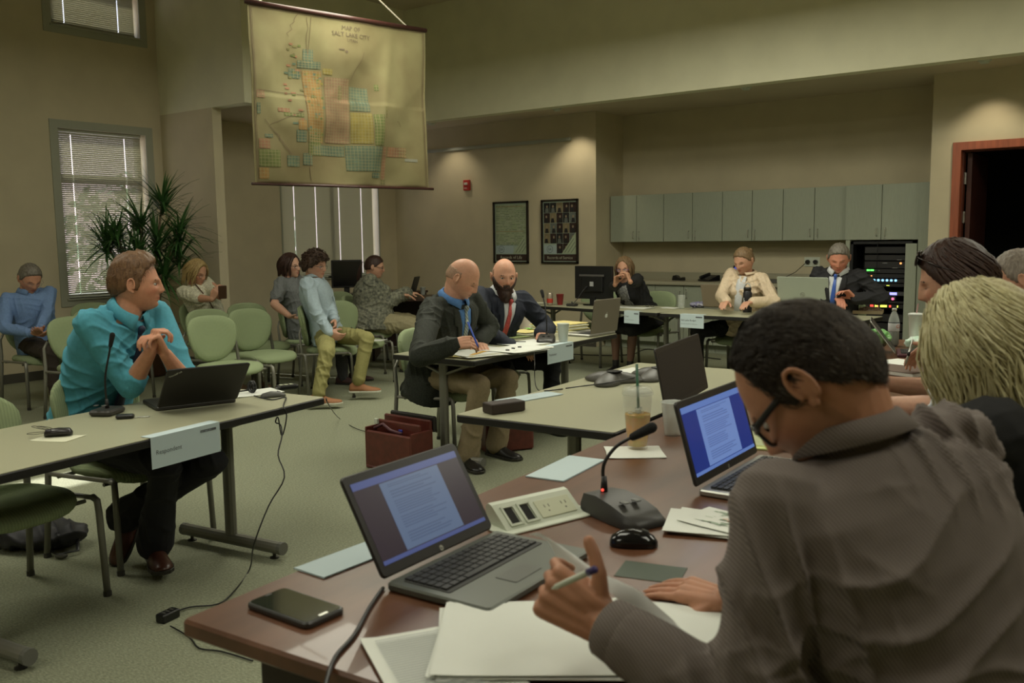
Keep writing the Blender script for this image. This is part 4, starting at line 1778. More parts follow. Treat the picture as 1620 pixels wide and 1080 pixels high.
        # eyes and brows
        if not s.hp.get('down'):
            for q_ in (-1, 1):
                e = MB().ell((q_ * .0305, .0755 + .0035 * 0, .0035), (.0118, .0112, .0066), n=12, m=8)
                e.v = [tuple(s.HM @ Vector(p)) for p in e.v]
                eo = e.build('eye', eye_m, root, smooth=True, world=True)
                gx, gz = s.hp.get('gaze', (0, 0))
                i_ = MB().ell((q_ * .0305 + gx, .0855, .0030 + gz), (.0056, .0024, .0054), n=10, m=6)
                i_.v = [tuple(s.HM @ Vector(p)) for p in i_.v]
                i_.build('iris', iris_m, eo, smooth=True, world=True)
        bm_ = s.hp.get('brow')
        if bm_:
            for q_ in (-1, 1):
                b = MB().tube([(q_ * .014, .090, .0205), (q_ * .026, .0895, .0245), (q_ * .040, .0815, .0225), (q_ * .050, .070, .017)], [.0022, .0032, .0028, .0012], 6, flat=1.3)
                b.v = [tuple(s.HM @ Vector(p)) for p in b.v]
                b.build('eyebrow', bm_, root, smooth=True, world=True)
        return s

    # -------- garments
    def top_garment(s, name, m, off=.012, sleeve=1.0, cuff=.034, t0=-.16, t1=.97, amp=.009, loose=1.0, vox=None, seed=1, flare=0., neckhole=True, shoulder=.058, scale=(11, 11, 6)):
        mb = MB()
        s.trunk(mb, off, t0, t1, flare=flare)
        b = s.build ** .6 * s.sc
        if t1 > .98:
            mb.cone(s.cs[-1] - s.us[-1] * .04, .088 * s.sc, s.cs[-1] - s.us[-1] * .052 + s.us[-1] * .05, .070 * s.sc, 20)
        for sd, (sh, e, w_) in s.arms.items():
            mb.cone(s.cs[-2] - s.us[-1] * .02 * s.sc, (.050 + off) * b, sh, (shoulder - .010) * b + off * .4, 16)
            c = s.cs[-4]
            mb.cone(c + (sh - c) * .55, .068 * b + off, sh - s.us[-1] * .02, .044 * b + off, 16)
            if sleeve > 0:
                k = min(1, sleeve * 2)
                q_ = sh + (e - sh) * k
                mb.cone(sh, .053 * b * loose + off * .6, q_, (.053 - .009 * k) * b * loose + off * .5, 16)
            if sleeve > .5:
                k = (sleeve - .5) * 2
                q_ = e + (w_ - e) * k
                mb.cone(e, .044 * b * loose + off * .5, e + (w_ - e) * k * .5, (.044 * .5 + cuff * .5) * b * loose + off * .4, 16)
                mb.cone(e + (w_ - e) * k * .5, (.044 * .5 + cuff * .5) * b * loose + off * .4, q_, cuff * b * loose + off * .2, 16)
        me = remesh(mb, vox or s.vox * 1.5, 6)
        if amp:
            folds(me, amp, scale, seed)
        from mathutils.bvhtree import BVHTree
        s.bvh = BVHTree.FromPolygons([v.co.copy() for v in me.vertices], [tuple(p.vertices) for p in me.polygons])
        s.boff = off
        return link_mesh(name, me, m, s.root)

    def cuff(s, side, m, at_=1.0, r=.036, L=.05, name='cuff', parent=None):
        sh, e, w_ = s.arms[side]
        d = (w_ - e).normalized()
        p = e + (w_ - e) * at_
        b = s.build ** .5 * s.sc
        mb = MB()
        x = d.orthogonal().normalized()
        y = d.cross(x)
        R = []
        for a_, rr in ((-L, r * 1.04), (-L * .5, r * 1.05), (0, r), (.002, r * .96), (-.01, r * .88)):
            R.append([p + d * a_ + x * rr * b * math.cos(t / 20 * 6.283) + y * rr * b * math.sin(t / 20 * 6.283) for t in range(20)])
        mb.rings(R)
        return mb.build(name, m, parent or s.root, smooth=True, world=True)

    def collar(s, m, h=.042, w_=.034, r=1.0, spread=.30, name='collar', open_=.16, drop=0.):
        """shirt collar: stand round the neck and a turned-down leaf with points"""
        c0, u, r_, f = s.frame(1.0)
        c0 = c0 - u * (.005 + drop) * s.sc
        nr = (.056 if s.female else .066) * s.sc * r
        jn = (s.headc - s.hU * .05 - s.hF * .02 - c0)
        ax = (u * .6 + jn.normalized() * .4).normalized()
        n = 26
        A, B, C_, D_ = [], [], [], []
        for i in range(n + 1):
            t = i / n * 2 - 1                   # -1..1 round the back from front left to front right
            a = math.pi * t * (1 - open_ * .35)  # 0 at back
            di = -f * math.cos(a) + r_ * math.sin(a)
            fr_ = abs(t) ** 3
            topz = h * (1 - .28 * fr_)
            A.append(c0 + di * nr * 1.02 + ax * (.0))
            B.append(c0 + di * nr * 1.00 + ax * topz + f * .006)
            lo = topz - w_ * (1 + .55 * abs(t) ** 6)
            C_.append(c0 + di * (nr * 1.06 + .004) + ax * (topz - .002) + f * .006)
            D_.append(c0 + di * (nr * 1.13 + .016 + .010 * fr_) + ax * lo + (r_ * (1 if a > 0 else -1)) * spread * .06 * abs(t) ** 8)
        k = n + 1
        mb = MB()
        inner = [p for row in (A, B, C_, D_) for p in row]
        fcs = []
        for q_ in range(3):
            for i in range(n):
                fcs.append((q_ * k + i, q_ * k + i + 1, (q_ + 1) * k + i + 1, (q_ + 1) * k + i))
        mb.add(inner, fcs)
        o = mb.build(name, m, s.root, smooth=True, world=True)
        md = o.modifiers.new('t', 'SOLIDIFY')
        md.thickness = .0025
        md.offset = 0
        return o

    def strip(s, name, m, pts, off=.004, th=.003, parent=None, smooth=True):
        """band lying on the chest: pts = [(t, xleft, xright)] from top to bottom"""
        mb = MB()
        v = []
        K = 5
        for t, a, b in pts:
            for i in range(K):
                x = a + (b - a) * i / (K - 1)
                v.append(s.front(t, x, off))
        n = len(pts)
        back = []
        for j, (t, a, b) in enumerate(pts):
            c, u, r, f = s.frame(t)
            back += [v[j * K + i] - f * th for i in range(K)]
        fcs = []
        for j in range(n - 1):
            for i in range(K - 1):
                fcs.append((j * K + i, j * K + i + 1, (j + 1) * K + i + 1, (j + 1) * K + i))
                fcs.append(tuple(x + n * K for x in (j * K + i, (j + 1) * K + i, (j + 1) * K + i + 1, j * K + i + 1)))
        for j in range(n - 1):
            for e_ in (0, K - 1):
                a_, b_ = j * K + e_, (j + 1) * K + e_
                fcs.append((a_, b_, b_ + n * K, a_ + n * K) if e_ == 0 else (b_, a_, a_ + n * K, b_ + n * K))
        for row in (0, n - 1):
            for i in range(K - 1):
                a_, b_ = row * K + i, row * K + i + 1
                fcs.append((b_, a_, a_ + n * K, b_ + n * K) if row == 0 else (a_, b_, b_ + n * K, a_ + n * K))
        mb.add(v + back, fcs)
        return mb.build(name, m, parent or s.root, smooth=smooth, world=True)

    def tie(s, m, off=.018, L=.12, w_=.034):
        c, u, r, f = s.frame(.95)
        p = s.front(.95, 0, off + .004)
        k = MB().cone(p + u * .012, .017, p - u * .014, .011, 10)
        k.build('tie_knot', m, s.root, smooth=True, world=True)
        s.strip('tie', m, [(.93, -.010, .010), (.8, -.016, .016), (.6, -.022, .022), (.4, -.027, .027), (L, -w_, w_), (L - .06, -.004, .004)], off, .004)

    def suit(s, m, shirt_m, tie_m=None, off=.022, seed=3, sleeve=.97, vent=0., vox=None):
        j = s.top_garment('jacket', m, off=off, sleeve=sleeve, cuff=.042, t0=-.30, t1=.965, amp=.009, loose=1.12, seed=seed, flare=.02, shoulder=.064, scale=(11, 11, 6), vox=vox)
        s.strip('shirt_front', shirt_m, [(.985, -.045, .045), (.93, -.060, .060), (.8, -.050, .050), (.6, -.032, .032), (.42, -.008, .008)], off + .010, .006)
        for q_ in (-1, 1):
            s.strip('lapel', m, [(.99, q_ * .050, q_ * .075), (.93, q_ * .058, q_ * .100), (.80, q_ * .048, q_ * .108), (.77, q_ * .046, q_ * .086), (.6, q_ * .030, q_ * .062), (.42, q_ * .004, q_ * .018)], off + .015, .007)
        if tie_m:
            s.tie(tie_m, off + .016, L=.42, w_=.020)
        s.collar(shirt_m, h=.040, w_=.032, r=1.08)
        mb = MB()
        c0, u, r_, f = s.frame(1.0)
        n = 20
        R = []
        for i in range(n + 1):
            a = math.pi * (i / n * 2 - 1) * .80
            di = -f * math.cos(a) + r_ * math.sin(a)
            z0 = -.004 - .03 * abs(i / n * 2 - 1) ** 3
            R.append([c0 + di * (.076 * s.sc) + u * (z0 + .024), c0 + di * (.090 * s.sc) + u * (z0 + .012), c0 + di * (.106 * s.sc) + u * (z0 - .022), c0 + di * (.092 * s.sc) + u * (z0 - .022)])
        mb.rings(R)
        mb.build('jacket_collar', m, s.root, smooth=True, world=True)
        return j

    def trousers(s, m, amp=.009, cut=1.0, hem=.052, thigh=1.0, name='trousers', seed=2, upto=1.0, vox=None, pelvis=True):
        mb = MB()
        b = s.build ** .7 * s.sc * thigh
        if pelvis:
            mb.ell(s.hip + Vector((0, 0, -.005)) - s.F * .01, (.17 * s.build * s.sc, .14 * s.build * s.sc, .115 * s.sc), R=Matrix.Rotation(s.yaw - math.pi / 2, 3, 'Z'), n=20, m=12)
            c, u, r, f = s.frame(.12)
            mb.cone(s.hip, .12 * s.build * s.sc, c, .105 * s.build * s.sc, 20)
        for sd, (h_, k, a, toe) in s.legs.items():
            mb.cone(h_, .090 * b, h_ + (k - h_) * .5, .080 * b, 18)
            mb.cone(h_ + (k - h_) * .5, .080 * b, k, .062 * b, 18)
            e = k + (a - k) * upto
            mb.cone(k, .062 * b, k + (e - k) * .35, .060 * b, 16)
            mb.cone(k + (e - k) * .35, .060 * b, e, hem * s.sc, 16)
        me = remesh(mb, vox or s.vox * 1.7, 3)
        folds(me, amp, (9, 9, 9), seed)
        return link_mesh(name, me, m, s.root)

    def shoe(s, side, m, sole_m=None, size=1.0, tilt=0., label=None, sock=None):
        h_, k, a, toe = s.legs[side]
        toe = Vector(toe)
        t = Vector((toe.x, toe.y, 0)).normalized()
        r = Vector((t.y, -t.x, 0))
        up = Vector((0, 0, 1))
        if tilt:
            q_ = Matrix.Rotation(math.radians(tilt), 3, r)
            t, up = q_ @ t, q_ @ up
        o = a - up * .075 * s.sc
        M = fr(o, t * s.sc * size, r * s.sc * size, up * s.sc * size)
        mb = MB()
        R = []
        n = 18
        for x, w_, zt_, z0 in ((-.075, .010, .035, .02), (-.068, .030, .072, .012), (-.04, .036, .092, .012), (0, .036, .096, .012), (.04, .038, .082, .012), (.08, .044, .060, .012), (.12, .047, .048, .012), (.16, .043, .040, .014), (.185, .030, .033, .016), (.197, .010, .024, .018)):
            ring = []
            for i in range(n):
                an = 2 * math.pi * i / n
                ca, sa = math.cos(an), math.sin(an)
                z = z0 + (zt_ - z0) * (sa if sa > 0 else 0) ** .8 if sa > 0 else z0
                ring.append(Vector((x, ca * w_ * (1 - .25 * max(0, sa)), z)))
            R.append(ring)
        mb.rings(R, M)
        so = mb.build('shoe', m, s.root, smooth=True, world=True)
        sb = MB()
        ol = [(-.08, .012), (-.072, .032), (-.04, .039), (.02, .038), (.08, .047), (.13, .050), (.17, .044), (.195, .026), (.202, .0)]
        ol = ol + [(x, -y) for x, y in ol[::-1][1:]] + [(-.083, 0)]
        sb.prism(ol[::-1], 0, .016, .002, M)
        sb.build('sole', sole_m or dkmetal_m, so, world=True)
        if sock:
            MB().cone(a - up * .02, .036 * s.sc, a + (k - a).normalized() * .06, .038 * s.sc, 12).build('sock', sock, s.root, smooth=True, world=True)
        return so

    # -------- hair
    def hair_shell(s, m, hl, thick=.010, n=None, mm=None, top=None, lump=.003, grain=9, name='hair', gr2=.0, seed=0, back=None, region=None):
        """hl: list of (azimuth deg from the front, lowest z direction of the hair)"""
        n = n or (160 if s.vox < .0035 else 90)
        mm = mm or (130 if s.vox < .0035 else 70)
        D = uvdirs(n, mm)
        Hh = headpts(D, dict(s.hp, nose=0))
        az = np.degrees(np.arctan2(np.abs(D[:, 0]), D[:, 1]))
        A = [p[0] for p in hl]
        Zl = [p[1] for p in hl]
        lim = np.interp(az, A, Zl)
        jit = np.array([mnoise.noise((d[0] * 16 + seed, d[1] * 16, d[2] * 4)) for d in D]) * .04
        mask = sstep(-.035, .05, D[:, 2] - lim + jit)
        if top is not None:      # bald crown: mask removed above top
            ta = np.interp(az, [p[0] for p in top], [p[1] for p in top])
            mask = mask * sstep(.05, -.05, D[:, 2] - ta + jit * 2)
        th = thick
        if callable(thick):
            th = thick(D, az)
        ns = np.array([mnoise.noise((d[0] * grain + seed, d[1] * grain, d[2] * grain * .45)) for d in D])
        ns2 = np.array([mnoise.noise((d[0] * grain * 4, d[1] * grain * 4 + seed, d[2] * grain * .8)) for d in D])
        r = -.006 + mask * (th + .006 + lump * ns + lump * .6 * ns2)
        nrm = Hh / np.linalg.norm(Hh, axis=1)[:, None]
        Pp = Hh + nrm * r[:, None]
        M3 = np.array(s.HM)
        Pw = Pp @ M3[:3, :3].T + M3[:3, 3]
        mb = MB()
        mb.v = [tuple(p) for p in Pw]
        mb.f = grid_faces(n, mm - 1)
        s._hair = (D, Hh, mask, th)
        return mb.build(name, m, s.root, smooth=True, world=True)

    def scalp(s, az, z):
        """head-local point for azimuth (signed deg from front, + right) and direction height z"""
        a = math.radians(az)
        k = math.sqrt(max(0, 1 - z * z))
        D = np.array([[math.sin(a) * k, math.cos(a) * k, z]])
        return Vector(headpts(D, dict(s.hp, nose=0))[0])

    def locks(s, m, specs, name='hair_lock', r=.009, n=6, flat=.45, join=True, pname='hair_locks'):
        """specs: list of point lists in head-local coordinates"""
        mb = MB()
        for pts, rr in specs:
            P_ = [s.HM @ Vector(p) for p in pts]
            k = len(P_)
            rad = [rr * (.55 + .45 * math.sin(math.pi * min(1, (i + .6) / k * 1.15))) if i < k - 1 else rr * .15 for i in range(k)]
            mb.tube(P_, rad, n, flat=flat)
        o = mb.build(pname, m, s.root, smooth=True, world=True)
        o['kind'] = 'stuff'
        return o

    def strands(s, m, N, L=.02, w_=.0006, region=None, seed=1, lift=.25, comb=(0, -1, -.4), hl=None, top=None, pname='hair_strands', th=.008, grow=None):
        """fine short hairs rooted on the scalp"""
        q_ = random.Random(seed)
        mb = MB()
        A = [p[0] for p in hl]
        Zl = [p[1] for p in hl]
        c = 0
        while c < N:
            z = q_.uniform(-.8, 1)
            a = q_.uniform(-math.pi, math.pi)
            az = abs(math.degrees(a))
            if z < np.interp(az, A, Zl) + .01:
                continue
            if top is not None and z > np.interp(az, [p[0] for p in top], [p[1] for p in top]) + q_.uniform(-.1, .02):
                continue
            k = math.sqrt(1 - z * z)
            D = np.array([[math.sin(a) * k, math.cos(a) * k, z]])
            p = Vector(headpts(D, dict(s.hp, nose=0))[0])
            nr = p.normalized()
            cb = Vector(grow(p, nr) if grow else comb)
            cb = (cb - nr * cb.dot(nr))
            if cb.length < .05:
                continue
            cb.normalize()
            d = (cb + nr * lift * q_.uniform(.5, 1.5) + Vector((q_.gauss(0, .12), q_.gauss(0, .12), q_.gauss(0, .12)))).normalized()
            LL = L * q_.uniform(.6, 1.2)
            p0 = p + nr * (th * q_.uniform(.45, .95))
            sd = d.cross(nr).normalized() * w_
            p1 = p0 + d * LL * .55
            p2 = p0 + (d - nr * .35).normalized() * LL
            mb.add([s.HM @ x for x in (p0 - sd, p0 + sd, p1 + sd * .8, p1 - sd * .8, p2)], [(0, 1, 2, 3), (3, 2, 4)])
            c += 1
        o = mb.build(pname, m, s.root, world=True)
        o['kind'] = 'stuff'
        return o

    def glasses(s, m, r=(.024, .017), half=False, tint=None, temple_z=.012, tr=.0016, wd=0, roll=0):
        g_ = MB()
        ln = MB()
        for q_ in (-1, 1):
            pts = []
            for i in range(25):
                a = 2 * math.pi * i / 24
                ca, sa = math.cos(a), math.sin(a)
                pts.append((q_ * .0325 + r[0] * (abs(ca) ** .8) * (1 if ca > 0 else -1), .0975 - abs(q_ * .0325 + r[0] * ca) ** 2 * 2.2, -.002 + r[1] * (abs(sa) ** .8) * (1 if sa > 0 else -1)))
            g_.tube([s.HM @ Vector(p) for p in pts], tr * s.hs, 6)
            ln.add([s.HM @ Vector(p) for p in pts[:-1]], [tuple(range(24))])
            g_.tube([s.HM @ Vector(p) for p in ((q_ * .056, .091, .004), (q_ * .074, .078, .008), (q_ * (s.hp.get('w', .076) + .004), .02, temple_z), (q_ * (s.hp.get('w', .076) + .004), -.012, temple_z - .006))], (tr * 1.3 + wd) * s.hs, 6)
        g_.tube([s.HM @ Vector(p) for p in ((-.009, .0975, .004), (0, .1015, .007), (.009, .0975, .004))], tr * s.hs, 6)
        go = g_.build('eyeglasses', m, s.root, smooth=True, world=True)
        ln.build('lens', tint or lens_m, go, world=True)
        return go
# ------------------------------------------------------------------ the fourteen people and more
def dep(x, y):
    d = Vector((x, y, 1.2)) - Vector(CAMP)
    return d.dot(Vector(_f))


def hd(px, py, hip, yaw, lf):
    a = math.radians(yaw)
    return at(px, py, D=dep(hip[0] + math.cos(a) * lf, hip[1] + math.sin(a) * lf))


def fab(name, c, **k):
    return mat(name, c, k.pop('rough', .85), noise=k.pop('noise', (60, .08)), bump=k.pop('bump', (400, .25)), **k)


UPZ = Vector((0, 0, 1))
IR = Vector((.80, .60, 0))     # picture right, on the floor plane
hair_brown = hairmat('brown', (.07, .038, .022), (.035, .018, .010))
hair_dark = hairmat('dark', (.022, .014, .009), (.040, .027, .017), .7)
hair_dblond = hairmat('dark_blond', (.20, .105, .045), (.11, .055, .025))
hair_blond = hairmat('blond', (.46, .34, .14), (.26, .17, .07))
hair_ash = hairmat('ash_blond', (.62, .57, .34), (.34, .28, .15))
hair_grey = hairmat('grey', (.22, .20, .16), (.10, .085, .07))
hair_red = hairmat('auburn', (.05, .022, .014), (.028, .012, .008))
black_fr = mat('black_glasses_frame', (.01, .01, .012), .3)
brown_fr = mat('brown_glasses_frame', (.07, .03, .015), .3)
SHORT = [(0, .66), (35, .60), (60, .42), (72, .12), (82, -.05), (95, -.02), (105, -.22), (140, -.42), (180, -.50)]
LONGF = [(0, .60), (40, .45), (62, .18), (78, -.25), (100, -.6), (180, -.85)]

# 1 --- grey-haired man in blue shirt by the wall
hip = (-8.56, 4.10, .565)
P = Person('grey-haired man in a blue button-down shirt, seated alone by the wall looking down', hip, -8, sc=1.06, hs=1.13, headpos=hd(47, 440, hip, -8, .13), hyaw=8, hpitch=34, vox=.0055, hp=dict(down=1, brow=hair_brown), skin=('rosy', (.58, .29, .19)))
P.arm(1, at(50, 527, D=8.05), (-1, -1, -.4)).arm(-1, at(62, 522, D=8.05), (-.6, 1, -.3))
P.skin_arm(1); P.skin_arm(-1)
hand(P.body, P.arms[1][2], (.8, .45, -.2), (0, .3, 1), 1, .55, 1.05)
hand(P.body, P.arms[-1][2], (.7, -.5, -.2), (0, -.3, 1), -1, .55, 1.05)
P.leg(1, (-8.02, 3.98, .08)).leg(-1, (-7.98, 4.24, .08))
P.finish()
blue_sh = fab('blue_oxford_cloth', (.155, .255, .47))
P.top_garment('shirt', blue_sh, seed=1)
P.cuff(1, blue_sh); P.cuff(-1, blue_sh)
P.collar(blue_sh)
P.strip('placket', blue_sh, [(.95, -.016, .016), (.6, -.016, .016), (.25, -.016, .016)], .016)
P.trousers(fab('dark_brown_trousers', (.035, .025, .018)))
for q_ in (1, -1):
    P.shoe(q_, mat('black_shoe_leather', (.012, .011, .010), .35))
P.hair_shell(hair_grey, SHORT, .010, lump=.004)
P.glasses(mat('thin_metal_frame', (.25, .22, .2), .3, metal=.8), tr=.0010)

# 2 --- turquoise shirt
hip = (-4.36, 2.30, .57)
P = Person('red-blond man in a turquoise shirt and dark tie, resting chin above clasped hands', hip, 12, sc=1.10, hs=1.12, headpos=hd(213, 449, hip, 5, .30), hyaw=44, hpitch=4, vox=.0042, hp=dict(gaze=(0, 0), brow=hair_dblond, jaw=.22), skin=('ruddy', (.66, .32, .20)))
P.arm(1, at(238, 556, D=4.16), 0, elbow=at(206, 612, D=4.26)).arm(-1, at(262, 560, D=4.19), 0, elbow=at(298, 612, D=4.36))
P.skin_arm(1); P.skin_arm(-1)
c_ = at(243, 522, D=4.0)
hand(P.body, P.arms[1][2], (.10, .30, .92), (.2, .9, -.3), 1, 1.25, 1.10, spreadf=.3)
hand(P.body, P.arms[-1][2], (-.05, -.42, .85), (-.1, -.9, -.35), -1, 1.2, 1.10, spreadf=.3)
P.leg(1, at(262, 866, D=4.12), (1, -.1, .8), (.75, -.55, 0)).leg(-1, at(196, 852, D=4.2), (1, .9, .8), (.8, .2, 0))
P.legs[1] = (P.legs[1][0], at(262, 735, D=3.9), Vector(at(245, 858, D=4.15)), Vector((.7, -.3, 0)))
P.legs[-1] = (P.legs[-1][0], at(335, 730, D=4.0), Vector(at(197, 815, D=4.22)), Vector((.25, -.95, -.1)))
P.finish()
turq = fab('turquoise_shirt_cloth', (.085, .36, .48))
P.top_garment('shirt', turq, off=.012, sleeve=.62, cuff=.046, loose=1.12, amp=.009, seed=4)
for q_ in (1, -1):
    P.cuff(q_, turq, .20, .050, .05, 'rolled_sleeve')
P.collar(turq, h=.045, w_=.040)
P.strip('placket', turq, [(.93, -.018, .018), (.6, -.018, .018), (.25, -.018, .018)], .020)
P.strip('shirt_pocket', turq, [(.74, -.14, -.05), (.55, -.14, -.05), (.53, -.11, -.08)], .022)
P.tie(mat('navy_tie', (.012, .018, .05), .6), .026)
nvy = fab('near_black_trousers', (.010, .010, .014))
P.trousers(nvy, hem=.075, amp=.008)
P.cuff  # (trouser hems follow)
bsh = mat('brown_shoe_leather', (.075, .028, .018), .32)
P.shoe(1, bsh, tilt=0)
P.shoe(-1, bsh, tilt=-52)
P.hair_shell(hair_dblond, [(0, .70), (35, .66), (58, .50), (72, .20), (80, -.18), (90, -.20), (97, .0), (110, -.25), (140, -.42), (180, -.48)], lambda D, az: .010 + .012 * sstep(.4, .9, D[:, 2]) + .008 * sstep(40, 0, az) * sstep(.5, .8, D[:, 2]), lump=.004, grain=7)
P.strands(hair_dblond, 2600, .022, .0007, hl=SHORT, grow=lambda p, n: (p.x * 4, .35 if p.y > .03 else -1, -.3 - max(0, .05 - p.z) * 6), th=.012)

# 3 --- blonde woman with the phone
hip = (-8.02, 5.66, .55)
P = Person('blonde woman in glasses and cream lace top, looking at the phone in her hands', hip, 2, sc=1.0, hs=1.10, female=True, headpos=hd(310, 431, hip, 2, .12), hyaw=12, hpitch=22, vox=.0058, hp=dict(down=1, brow=hair_dblond), skin=('warm', (.58, .31, .20)))
ph = at(352, 462, D=8.75)
P.arm(1, at(338, 474, D=8.8), (-.1, -.8, -1)).arm(-1, at(352, 475, D=8.9), (.2, .9, -1))
P.skin_arm(1); P.skin_arm(-1)
hand(P.body, P.arms[1][2], (.4, .3, .85), (-.3, .9, .1), 1, .5, 1.0)
hand(P.body, P.arms[-1][2], (.3, -.2, .9), (-.3, -.9, .1), -1, .5, 1.0)
P.leg(1, (-7.52, 5.52, .08)).leg(-1, (-7.50, 5.74, .08))
P.finish()
P.top_garment('blouse', fab('cream_lace_cloth', (.60, .58, .44), noise=(70, .35)), off=.014, sleeve=.55, cuff=.05, loose=1.2, seed=5)
P.trousers(fab('grey_patterned_trousers', (.20, .18, .15), noise=(30, .5)), thigh=1.0)
for q_ in (1, -1):
    P.shoe(q_, mat('tan_shoe', (.15, .09, .05), .5))
sc_ = MB().tube([P.front(.96, .05, .03), P.front(.8, .06, .03), P.front(.55, .04, .03), P.front(.3, .02, .03)], .006, 6)
sc_.build('necklace_cord', mat('brown_cord', (.10, .05, .03), .6), P.root, smooth=True, world=True)
BOBL = [(0, .78), (30, .66), (52, .30), (66, -.10), (80, -.5), (110, -.75), (180, -.95)]


def bob(P, m, z1=-.12, r=.010, N=110, out=.018, front=58, seed=1, wave=.006, top=.88, part=15, spread=.02, flip=.0, rr=None, az1=180):
    q = random.Random(seed)
    sp = []
    for i in range(N):
        az = q.uniform(front, az1) * q.choice((-1, 1))
        z0 = q.uniform(.45, top)
        pts = []
        k = 8
        zt_ = z1 + q.uniform(-.016, .016)
        base = P.scalp(az * .75, z0)
        for j in range(k):
            t = j / (k - 1)
            zz = base.z + (zt_ - base.z) * t
            zd = max(-.35, min(z0, zz / .117))
            b = P.scalp(az * (.75 + .25 * min(1, t * 2.5)), zd)
            n_ = Vector((b.x, b.y, 0)).normalized()
            o_ = out * (.55 + .6 * math.sin(math.pi * min(1, t * .9))) + spread * max(0, t - .6) + q.uniform(-.003, .003)
            w_ = wave * math.sin(t * 7 + i)
            p = Vector((b.x, b.y, zz)) + n_ * (o_ + flip * max(0, t - .8)) + Vector((-n_.y, n_.x, 0)) * w_
            if t < .25:
                p = b.lerp(p, t / .25) + b.normalized() * out * .8 * (1 - t / .25)
            pts.append(p)
        sp.append((pts, (rr or r) * q.uniform(.7, 1.2)))
    return P.locks(m, sp)


P.hair_shell(hair_blond, BOBL, .016, lump=.005)
bob(P, hair_blond, -.125, .011, 80, .020, 50, 3)
P.glasses(brown_fr, r=(.022, .014), tr=.0016)
o = thing('phone', 'brown-cased phone held up by the blonde woman in the audience', 'phone', ph)
M_ = fr((0, 0, 0), Vector((.5, .75, 0)).normalized(), Vector((.45, -.3, .85)).normalized(), Vector((.7, -.5, -.5)).normalized())
MB().rbox((0, 0, 0), (.078, .155, .010), .010, .003, M=M_).build('case', mat('brown_phone_case', (.14, .07, .045), .5), o)
MB().rbox((0, 0, -.006), (.070, .145, .002), .008, .0005, M=M_).build('screen', blackg_m, o)

# 4 --- woman in grey short-sleeved top
hip = (-7.42, 6.30, .55)
P = Person('dark-haired woman in a grey short-sleeved top and glasses, behind the curly-haired man', hip, 22, sc=1.02, hs=1.10, build=1.12, female=True, headpos=hd(458, 421, hip, 22, .10), hyaw=-4, hpitch=4, vox=.0058, hp=dict(gaze=(.002, 0), brow=hair_dark), skin=('pale', (.66, .38, .27)))
P.arm(1, at(458, 500, D=9.0), (-.5, -1, -.6)).arm(-1, (-7.06, 6.40, .64), (.2, 1, -.5))
P.skin_arm(1); P.skin_arm(-1)
hand(P.body, P.arms[1][2], (.8, .5, -.2), (0, 0, 1), 1, .5)
hand(P.body, P.arms[-1][2], (.8, -.2, -.2), (0, 0, 1), -1, .5)
P.leg(1, (-6.92, 6.35, .08)).leg(-1, (-7.02, 6.62, .08))
P.finish()
P.top_garment('knit_top', fab('heather_grey_knit', (.155, .165, .165), noise=(160, .4)), off=.014, sleeve=.36, cuff=.05, loose=1.15, seed=6)
P.trousers(fab('dark_grey_trousers', (.05, .05, .055)))
for q_ in (1, -1):
    P.shoe(q_, mat('dark_mauve_shoe', (.07, .035, .035), .5))
P.hair_shell(hair_red, BOBL, .013, lump=.005)
bob(P, hair_red, -.09, .011, 80, .018, 62, 7)
P.glasses(black_fr, r=(.023, .014), tr=.0018)

# 5 --- curly-haired young man
hip = (-6.66, 5.93, .565)
P = Person('curly brown-haired young man in light blue shirt and khaki trousers, hands clasped', hip, 33, sc=1.06, hs=1.10, headpos=hd(498, 420, hip, 33, .10), hyaw=-18, hpitch=10, vox=.0055, hp=dict(brow=hair_brown, gaze=(0, -.001)), skin=('fresh', (.62, .34, .24)))
P.arm(1, at(521, 526, D=8.35), (-.4, -1, -.5)).arm(-1, at(536, 522, D=8.5), (-.2, 1, -.4))
P.skin_arm(1); P.skin_arm(-1)
hand(P.body, P.arms[1][2], (.62, .62, -.45), (-.5, .7, .2), 1, .75, 1.05, spreadf=.5)
hand(P.body, P.arms[-1][2], (.45, -.4, -.6), (-.6, -.7, .2), -1, .8, 1.05, spreadf=.5)
P.leg(1, at(503, 626, D=7.98), (1, -.1, .5), (.6, .70, 0)).leg(-1, Vector(at(566, 607, D=8.42)), (1, .6, 1), (.72, .62, 0))
P.legs[1] = (P.legs[1][0], Vector(at(517, 556, D=8.02)), P.legs[1][2], P.legs[1][3])
P.legs[-1] = (P.legs[-1][0], Vector(at(581, 535, D=8.42)), P.legs[-1][2], P.legs[-1][3])
P.finish()
lblue = fab('light_blue_cloth', (.40, .50, .56))
P.top_garment('shirt', lblue, off=.015, seed=7, loose=1.12)
P.cuff(1, lblue); P.cuff(-1, lblue)
P.collar(lblue)
P.strip('placket', lblue, [(.93, -.016, .016), (.6, -.016, .016), (.25, -.016, .016)], .019)
khaki = fab('olive_khaki_cloth', (.30, .28, .105))
P.trousers(khaki, hem=.058, upto=.92)
tan_sh = mat('tan_canvas_shoe', (.32, .14, .06), .7)
for q_ in (1, -1):
    P.shoe(q_, tan_sh, mat('white_rubber_sole', (.55, .55, .45), .6))
cs = P.hair_shell(hair_brown, [(0, .50), (35, .45), (58, .25), (72, -.02), (85, -.1), (105, -.3), (150, -.5), (180, -.52)], .026, lump=.010, grain=6)
q = random.Random(4)
mb = MB()
